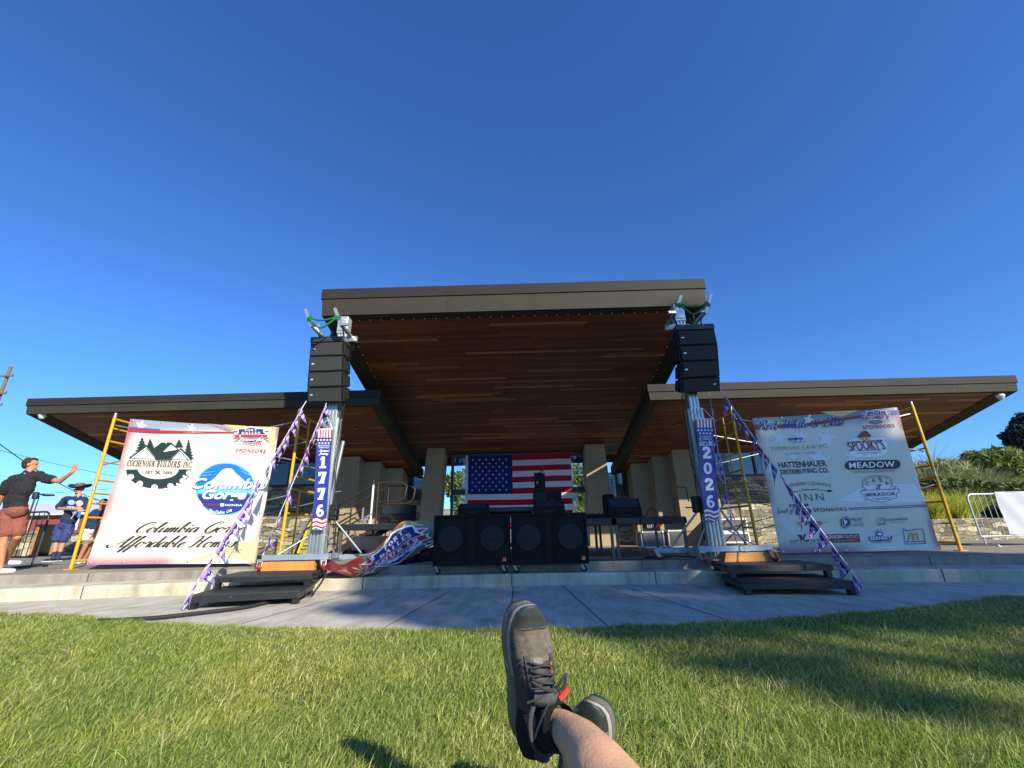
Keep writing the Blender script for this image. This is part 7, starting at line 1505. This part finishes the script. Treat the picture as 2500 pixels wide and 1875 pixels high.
def bush(label, pc, ptop, y, blobs_px, n, size, mat, name='shrub', cat='shrub', droop=0, jit=.35, group=None, zb=None):
    base = ony(pc, y); z0 = zb if zb is not None else wz_; t = thing(name, label, cat, (base.x, y, z0), group); bl = []
    for (x, yv, rx, rz) in blobs_px:
        c = ony(z5(x, yv), y); e = ony(z5(x+rx, yv), y); g = ony(z5(x, yv-rz), y); bl.append(((c.x, y+rng.uniform(-.4, .4), c.z), (abs(e.x-c.x), max(.5, abs(e.x-c.x)*.9), abs(g.z-c.z))))
    foliage('crown', bl, n, size, mat, t, jit, droop); trunk(t, (base.x, y, z0-.1), (base.x, y, bl[0][0][2]), .07, [b_[0] for b_ in bl[:5]]); return t
bush('rounded silvery green shrub with wispy upright tips behind the right scaffold', z5(500, 900), 0, 16.2, [(480, 800, 230, 190), (330, 760, 120, 150), (620, 740, 160, 140), (420, 680, 90, 90), (560, 660, 80, 80), (690, 720, 80, 70), (240, 820, 90, 110), (720, 850, 120, 120), (500, 640, 30, 60), (600, 625, 22, 50), (350, 655, 25, 55)], 5200, .13, LEAF_S, jit=.14, droop=-.6)
sv = [o for o in bpy.data.objects if o.get('label', '').startswith('rounded silvery')][0]; bx_ = sv.location
n_ = 2600; a_ = rng.uniform(0, 2*math.pi, n_); r_ = rng.uniform(0, 1, n_)**.5*1.9; v, f = blades(np.column_stack([bx_.x+np.cos(a_)*r_*1.1, bx_.y+np.sin(a_)*r_*.6, wz_+.5+rng.uniform(.2, 1.0, n_)*(1.9-r_)*.75]), rng.uniform(.5, 1.25, n_), rng.uniform(.012, .026, n_), rng.uniform(.2, 1.0, n_), a_, 4); np_mesh('wispy_shoots', v, f, LEAF_S, sv)
bush('large dark green shrub rising behind the planter beside the silvery one', z5(1000, 900), 0, 17.0, [(1000, 680, 220, 190), (850, 640, 110, 130), (1180, 620, 170, 130), (1280, 700, 140, 170), (900, 570, 90, 80), (1050, 540, 100, 70), (1180, 520, 80, 50), (820, 760, 110, 110), (1000, 840, 240, 110), (1250, 860, 160, 110)], 8200, .15, LEAF_M, jit=.26)
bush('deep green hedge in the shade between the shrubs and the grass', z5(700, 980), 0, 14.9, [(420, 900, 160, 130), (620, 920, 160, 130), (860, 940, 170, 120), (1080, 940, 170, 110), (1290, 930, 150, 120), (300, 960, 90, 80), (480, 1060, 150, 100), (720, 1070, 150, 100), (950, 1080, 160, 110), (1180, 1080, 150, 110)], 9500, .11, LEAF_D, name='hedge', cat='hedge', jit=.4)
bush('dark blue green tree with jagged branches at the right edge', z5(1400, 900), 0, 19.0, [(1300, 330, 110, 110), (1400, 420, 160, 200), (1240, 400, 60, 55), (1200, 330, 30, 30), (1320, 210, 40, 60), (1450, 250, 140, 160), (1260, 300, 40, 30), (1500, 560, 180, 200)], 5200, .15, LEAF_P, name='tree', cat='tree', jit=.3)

# crowd barriers
STEEL = M('barrier_steel', '#b9bdbe', .35, .75, var=.1, vscale=9)
def barrier(label, x0, y, width, angle, banner=None, m=STEEL):
    t = thing('crowd_barrier', label, 'barrier', (x0, y, ZS), 'steel crowd barriers'); ca, sa = math.cos(angle), math.sin(angle)
    Q = lambda u, z, v=0: V((x0+ca*u-sa*v, y+sa*u+ca*v, ZS+z)); H_, zb, r = 1.06, .20, .019; c_ = .10
    b = MB(); loop = [Q(0, zb+.0), Q(0, H_-c_), Q(c_*.3, H_-c_*.3), Q(c_, H_), Q(width-c_, H_), Q(width-c_*.3, H_-c_*.3), Q(width, H_-c_), Q(width, zb)]
    b.tube(loop, r, 8); b.tube([Q(0, zb), Q(width, zb)], r*.85, 8); b.build('frame', m, t)
    n = int(width/.13)
    for i in range(1, n): b = MB(); u = width*i/n; b.tube([Q(u, zb), Q(u, H_)], .0075, 6); b.build('bar', m, t)
    for u in (.05, width-.05):
        b = MB(); b.tube([Q(u, zb), Q(u, .04)], r*.8, 8); b.obox(Q(u-.02, .03, -.26), Q(u-.02, .03, .26), .04, .03); b.box(Q(u, 0, -.24)-V((.03, .03, 0)), Q(u, .02, -.24)+V((.03, .03, 0))); b.build('foot', m, t)
    if banner:
        u0, u1 = banner; b = MB(); G = [[Q(u0+(u1-u0)*i/24, zb+.02+(H_-zb+.02)*j/14, -.028-.012*math.sin(i*.9+j*.5)) for i in range(25)] for j in range(15)]; b.grid(G); b.grid([[Q(u0+(u1-u0)*i/24, H_+.024, -.028+.056*j/2) for i in range(25)] for j in range(3)]); b.build('banner_wrap', M('wrap_white', '#a6a7ad', .5, var=.05, vscale=2), t)
    return t
bp_ = onz(z5(965, 1468), ZS)
barrier('steel barrier with a white banner wrap beside the stone planter', bp_.x-.08, bp_.y, 2.3, R(3), (.62, 2.3))
lp = onz((.211*275, 1060+.211*1505), ZS)
barrier('bare steel barrier seen nearly end on behind the waving person', ony((80, 1385), 8.9).x, 8.9, 2.1, R(171), None, DKSTEEL)  # darker steel than the other barrier: its shade is put into the colour
lq = ony((-40, 1380), 9.4)

# ================================================================ LEFT BACKGROUND
yw2 = 15.6
za = lambda x, y, yy: ony((x*.211, 1060+y*.211), yy)
a, c = za(420, 1150, yw2), za(900, 1150, yw2)
b = MB(); b.box((a.x-12, yw2, ZS-.02), (c.x+2, yw2+.45, a.z)); b.box((a.x-12.05, yw2-.04, a.z), (c.x+2.05, yw2+.49, a.z+.10)); props(b.build('garden_wall', STONE), 'low grey stone wall behind the people at the left', 'wall')
t = thing('litter_bin', 'slatted wooden litter bin with a dark frame before the low stone wall', 'litter bin', (za(400, 1390, 15.0).x, 15.0, ZS)); q0, q1 = za(340, 1390, 15.0), za(470, 1060, 15.0)
for i in range(6): b = MB(); x = q0.x+(q1.x-q0.x)*i/6; b.box((x+.01, 14.98, ZS+.06), (x+(q1.x-q0.x)/6-.01, 15.02, q1.z-.05)); b.build('slat', M('slat_wood', '#a5753f', .7, var=.2, vscale=4), t)
b = MB(); b.box((q0.x-.03, 15.025, ZS), (q1.x+.03, 15.6-.1, q1.z-.03)); b.box((q0.x-.06, 14.95, q1.z-.029), (q1.x+.06, 15.55, q1.z+.05)); b.build('case', FRAME, t)
t = thing('warehouse', 'long low building with a pale roof and maroon walls beyond the stone wall', 'building', (-60, 62, -.1)); yy = 60
A0, A1 = za(330, 945, yy), za(1120, 945, yy); rt_ = za(600, 838, yy).z
b = MB(); b.box((A0.x-40, yy, -.1), (A1.x+30, yy+14, A0.z)); b.build('wall', M('maroon_siding', '#7d4038', .8, var=.1, vscale=2), t)
b = MB(); b.hexa([(A0.x-41, yy-.8, A0.z), (A1.x+31, yy-.8, A0.z), (A1.x+31, yy+15, A0.z), (A0.x-41, yy+15, A0.z)], [(A0.x-41, yy-.8, A0.z+.25), (A1.x+31, yy-.8, A0.z+.25), (A1.x+31, yy+9, rt_+1.2), (A0.x-41, yy+9, rt_+1.2)]); b.build('roof', M('roof_pale', '#b9bdbb', .6, var=.05), t)
for i in range(9): b = MB(); x = A0.x-6+i*6.5; b.box((x, yy-.05, .2), (x+.3, yy-.001, A0.z-.02)); b.build('column', M('trim_white', '#d8d8d4', .6), t)
for i in range(8): b = MB(); x = A0.x-4.6+i*6.5; b.box((x, yy-.04, .6), (x+4.0, yy-.001, 1.5)); b.build('window', DGLASS, t)
# utility pole, lamp and wires
t = thing('utility_pole', 'weathered wooden utility pole with three crossarms at the left edge', 'utility pole', (0, 0, 0)); yy = 34; pt_, pb_ = ony((14, 908), yy), ony((-36, 1300), yy); xp = pt_.x+.3
b = MB(); b.tube([(xp, yy, -.1), (xp, yy, pt_.z+.5)], [.17, .12], 10); b.build('shaft', M('pole_wood', '#6d5a4a', .9, var=.2, vscale=6), t); t.location = (xp, yy, -.1); ORG[t] = V(t.location)
for ch in t.children: ch.location = -V(t.location)
for yv in (920, 962, 990): b = MB(); z = ony((14, yv), yy).z; b.obox((xp-.7, yy-.2, z), (xp+.75, yy-.2, z), .11, .13); b.build('crossarm', M('pole_wood', '#6d5a4a', .9), t)
for yv in (920, 962, 990):
    z = ony((14, yv), yy).z
    for dx in (-.6, .4, .7): b = MB(); b.lathe([(.04, 0), (.055, .05), (.03, .1), (.045, .13), (0, .16)], (xp+dx, yy-.2, z+.066), n=8); b.build('insulator', M('insulator', '#5d4438', .3), t)
def wire(label, p, q, sag, r=.02): b = MB(); n = 14; b.tube([p.lerp(q, i/n)-V((0, 0, sag*math.sin(math.pi*i/n))) for i in range(n+1)], r, 5); props(b.build('power_line', RUBBER), label, 'power line', 'overhead wires at the left')
wire('thin wire crossing the sky above the waving person and the cowboy hat', ony((-30, 1092), 32), ony((420, 1185), 44), .25, .018)
wire('thick wire dropping steeply behind the waving person towards the banner', ony((-20, 1070), 26), ony((340, 1240), 40), .9, .03)
wire('faint wire low over the hill at the left', ony((95, 1206), 40), ony((420, 1178), 60), .1, .02)
t = thing('street_lamp', 'street lamp with a flat dark head above the hill at the left', 'street lamp', (0, 0, 0)); yy = 38; p, q = ony((118, 1209), yy), ony((88, 1207), yy); b = MB(); b.tube([(q.x, yy, -.1), (q.x, yy, q.z-.3), (q.x+.15, yy, q.z), (p.x-.3, yy, p.z+.05)], .06, 8); b.build('pole', DKSTEEL, t); b = MB(); b.bevbox((p.x-.4, yy-.15, p.z-.09), (p.x+.45, yy+.15, p.z+.08), .03); b.build('lamp_head', DKSTEEL, t); t.location = (q.x, yy, -.1); ORG[t] = V(t.location)
for ch in t.children: ch.location = -V(t.location)
t = thing('traffic_signal', 'dark traffic signal box beside the waving person', 'traffic signal', (0, 0, 0)); yy = 24; p = ony((87, 1210), yy); b = MB(); b.bevbox((p.x-.13, yy-.12, p.z-.2), (p.x+.13, yy+.12, p.z+.2), .05); b.build('housing', FRAME, t); b = MB(); b.tube([(p.x, yy+.2, -.1), (p.x, yy+.2, p.z)], .025, 8); b.build('post', DKSTEEL, t); t.location = (p.x, yy, -.1); ORG[t] = V(t.location)
for ch in t.children: ch.location = -V(t.location)

# ================================================================ TREES
def tree(label, x, y, blobs, n, size, mat, r=.22, group=None, name='tree', zb=-.1, jit=.45):
    t = thing(name, label, 'tree', (x, y, zb), group); cz = sum(b_[0][2] for b_ in blobs)/len(blobs); cx_ = sum(b_[0][0] for b_ in blobs)/len(blobs); cy_ = sum(b_[0][1] for b_ in blobs)/len(blobs)
    foliage('crown', blobs, n, size, mat, t, jit); trunk(t, (x, y, zb), (x*.3+cx_*.7, y*.3+cy_*.7, zb+(cz-zb)*.75), r, [b_[0] for b_ in blobs[:9]]); return t
yt = 21.0
for k, (xx, lab) in enumerate(((-2.6, 'small leafy tree seen through the glass left of the flag'), (2.75, 'small leafy tree seen through the glass right of the flag'))):
    bl = [((xx+rng.uniform(-.7, .7), yt+rng.uniform(-.5, .5), z), (rng.uniform(.5, .9), .6, rng.uniform(.4, .6))) for z in (.7, 1.1, 1.5, 1.9, 2.3, 2.7, 3.0, 3.3)]; tree(lab, xx, yt, bl, 5200, .11, LEAF_M, .08)
# tall park trees behind the lawn, out of view, that throw the dappled shade (crowns given where their shade falls on the tower plane)
def shade_blobs(Q, t0):
    o = []
    for (x, z, rx, rz) in Q:
        t_ = t0+rng.uniform(-1.2, 1.2); o.append(((x+.8*t_, 7.2-t_, z+.68*t_), (rx, min(1.0, rz*1.3), rz)))
    return o
Q1 = [(.2, 1.6, 1.5, 1.1), (-1.0, .6, 1.2, .9), (1.6, .5, 1.3, 1.0), (.6, -.6, 1.6, .8), (-1.4, -.9, 1.0, .6), (.3, 2.9, 1.1, .7), (2.4, 2.4, 1.2, 1.1), (2.2, -1.4, 1.3, .5), (-1.9, .0, .7, .8)]
Q2 = [(3.3, 4.4, .75, .75), (3.9, 3.4, .9, .9), (3.1, 2.6, .9, .8), (4.4, 1.8, 1.1, .9), (5.6, 2.2, 1.0, .8), (6.6, 1.6, .9, .9), (5.2, .7, 1.2, .8), (6.9, .3, .9, .8), (4.2, -.5, 1.3, .7), (6.2, -.9, 1.2, .6), (8.0, -.3, .8, .6), (4.8, -2.3, 1.0, .18), (7.4, -2.0, 1.0, .2), (5.9, 3.3, .9, .7), (7.0, 3.0, .9, .8), (7.9, 2.2, .8, .8), (6.4, 2.7, .8, .6), (7.7, 1.2, .8, .8), (-.9, -2.25, .8, .14), (.5, -2.2, .9, .16), (1.9, -2.25, .9, .17), (3.2, -2.2, .9, .16), (5.2, -2.1, 1.1, .2), (-1.9, -2.85, .6, .12), (-.3, -2.95, .6, .1), (1.2, -2.8, .6, .1), (-.8, -3.42, .7, .11), (.6, -3.5, .9, .12), (2.2, -3.45, .8, .12), (-2.2, -3.3, .4, .08), (-2.7, -1.75, .6, .3), (-1.5, -1.65, .8, .4), (-.1, -1.6, .9, .45), (1.3, -1.75, .9, .4), (2.8, -1.7, .9, .4), (-1.7, -2.3, .6, .14), (-3.2, -1.2, .5, .3)]
tree('tall broad park tree behind the lawn, left of a pair', 22.0, -20.8, shade_blobs(Q1, 28), 6600, .18, LEAF_D, .3, None)
tree('tall broad park tree behind the lawn, right of a pair', 28.5, -22.4, shade_blobs(Q2, 29.5), 18000, .165, LEAF_D, .32, None)
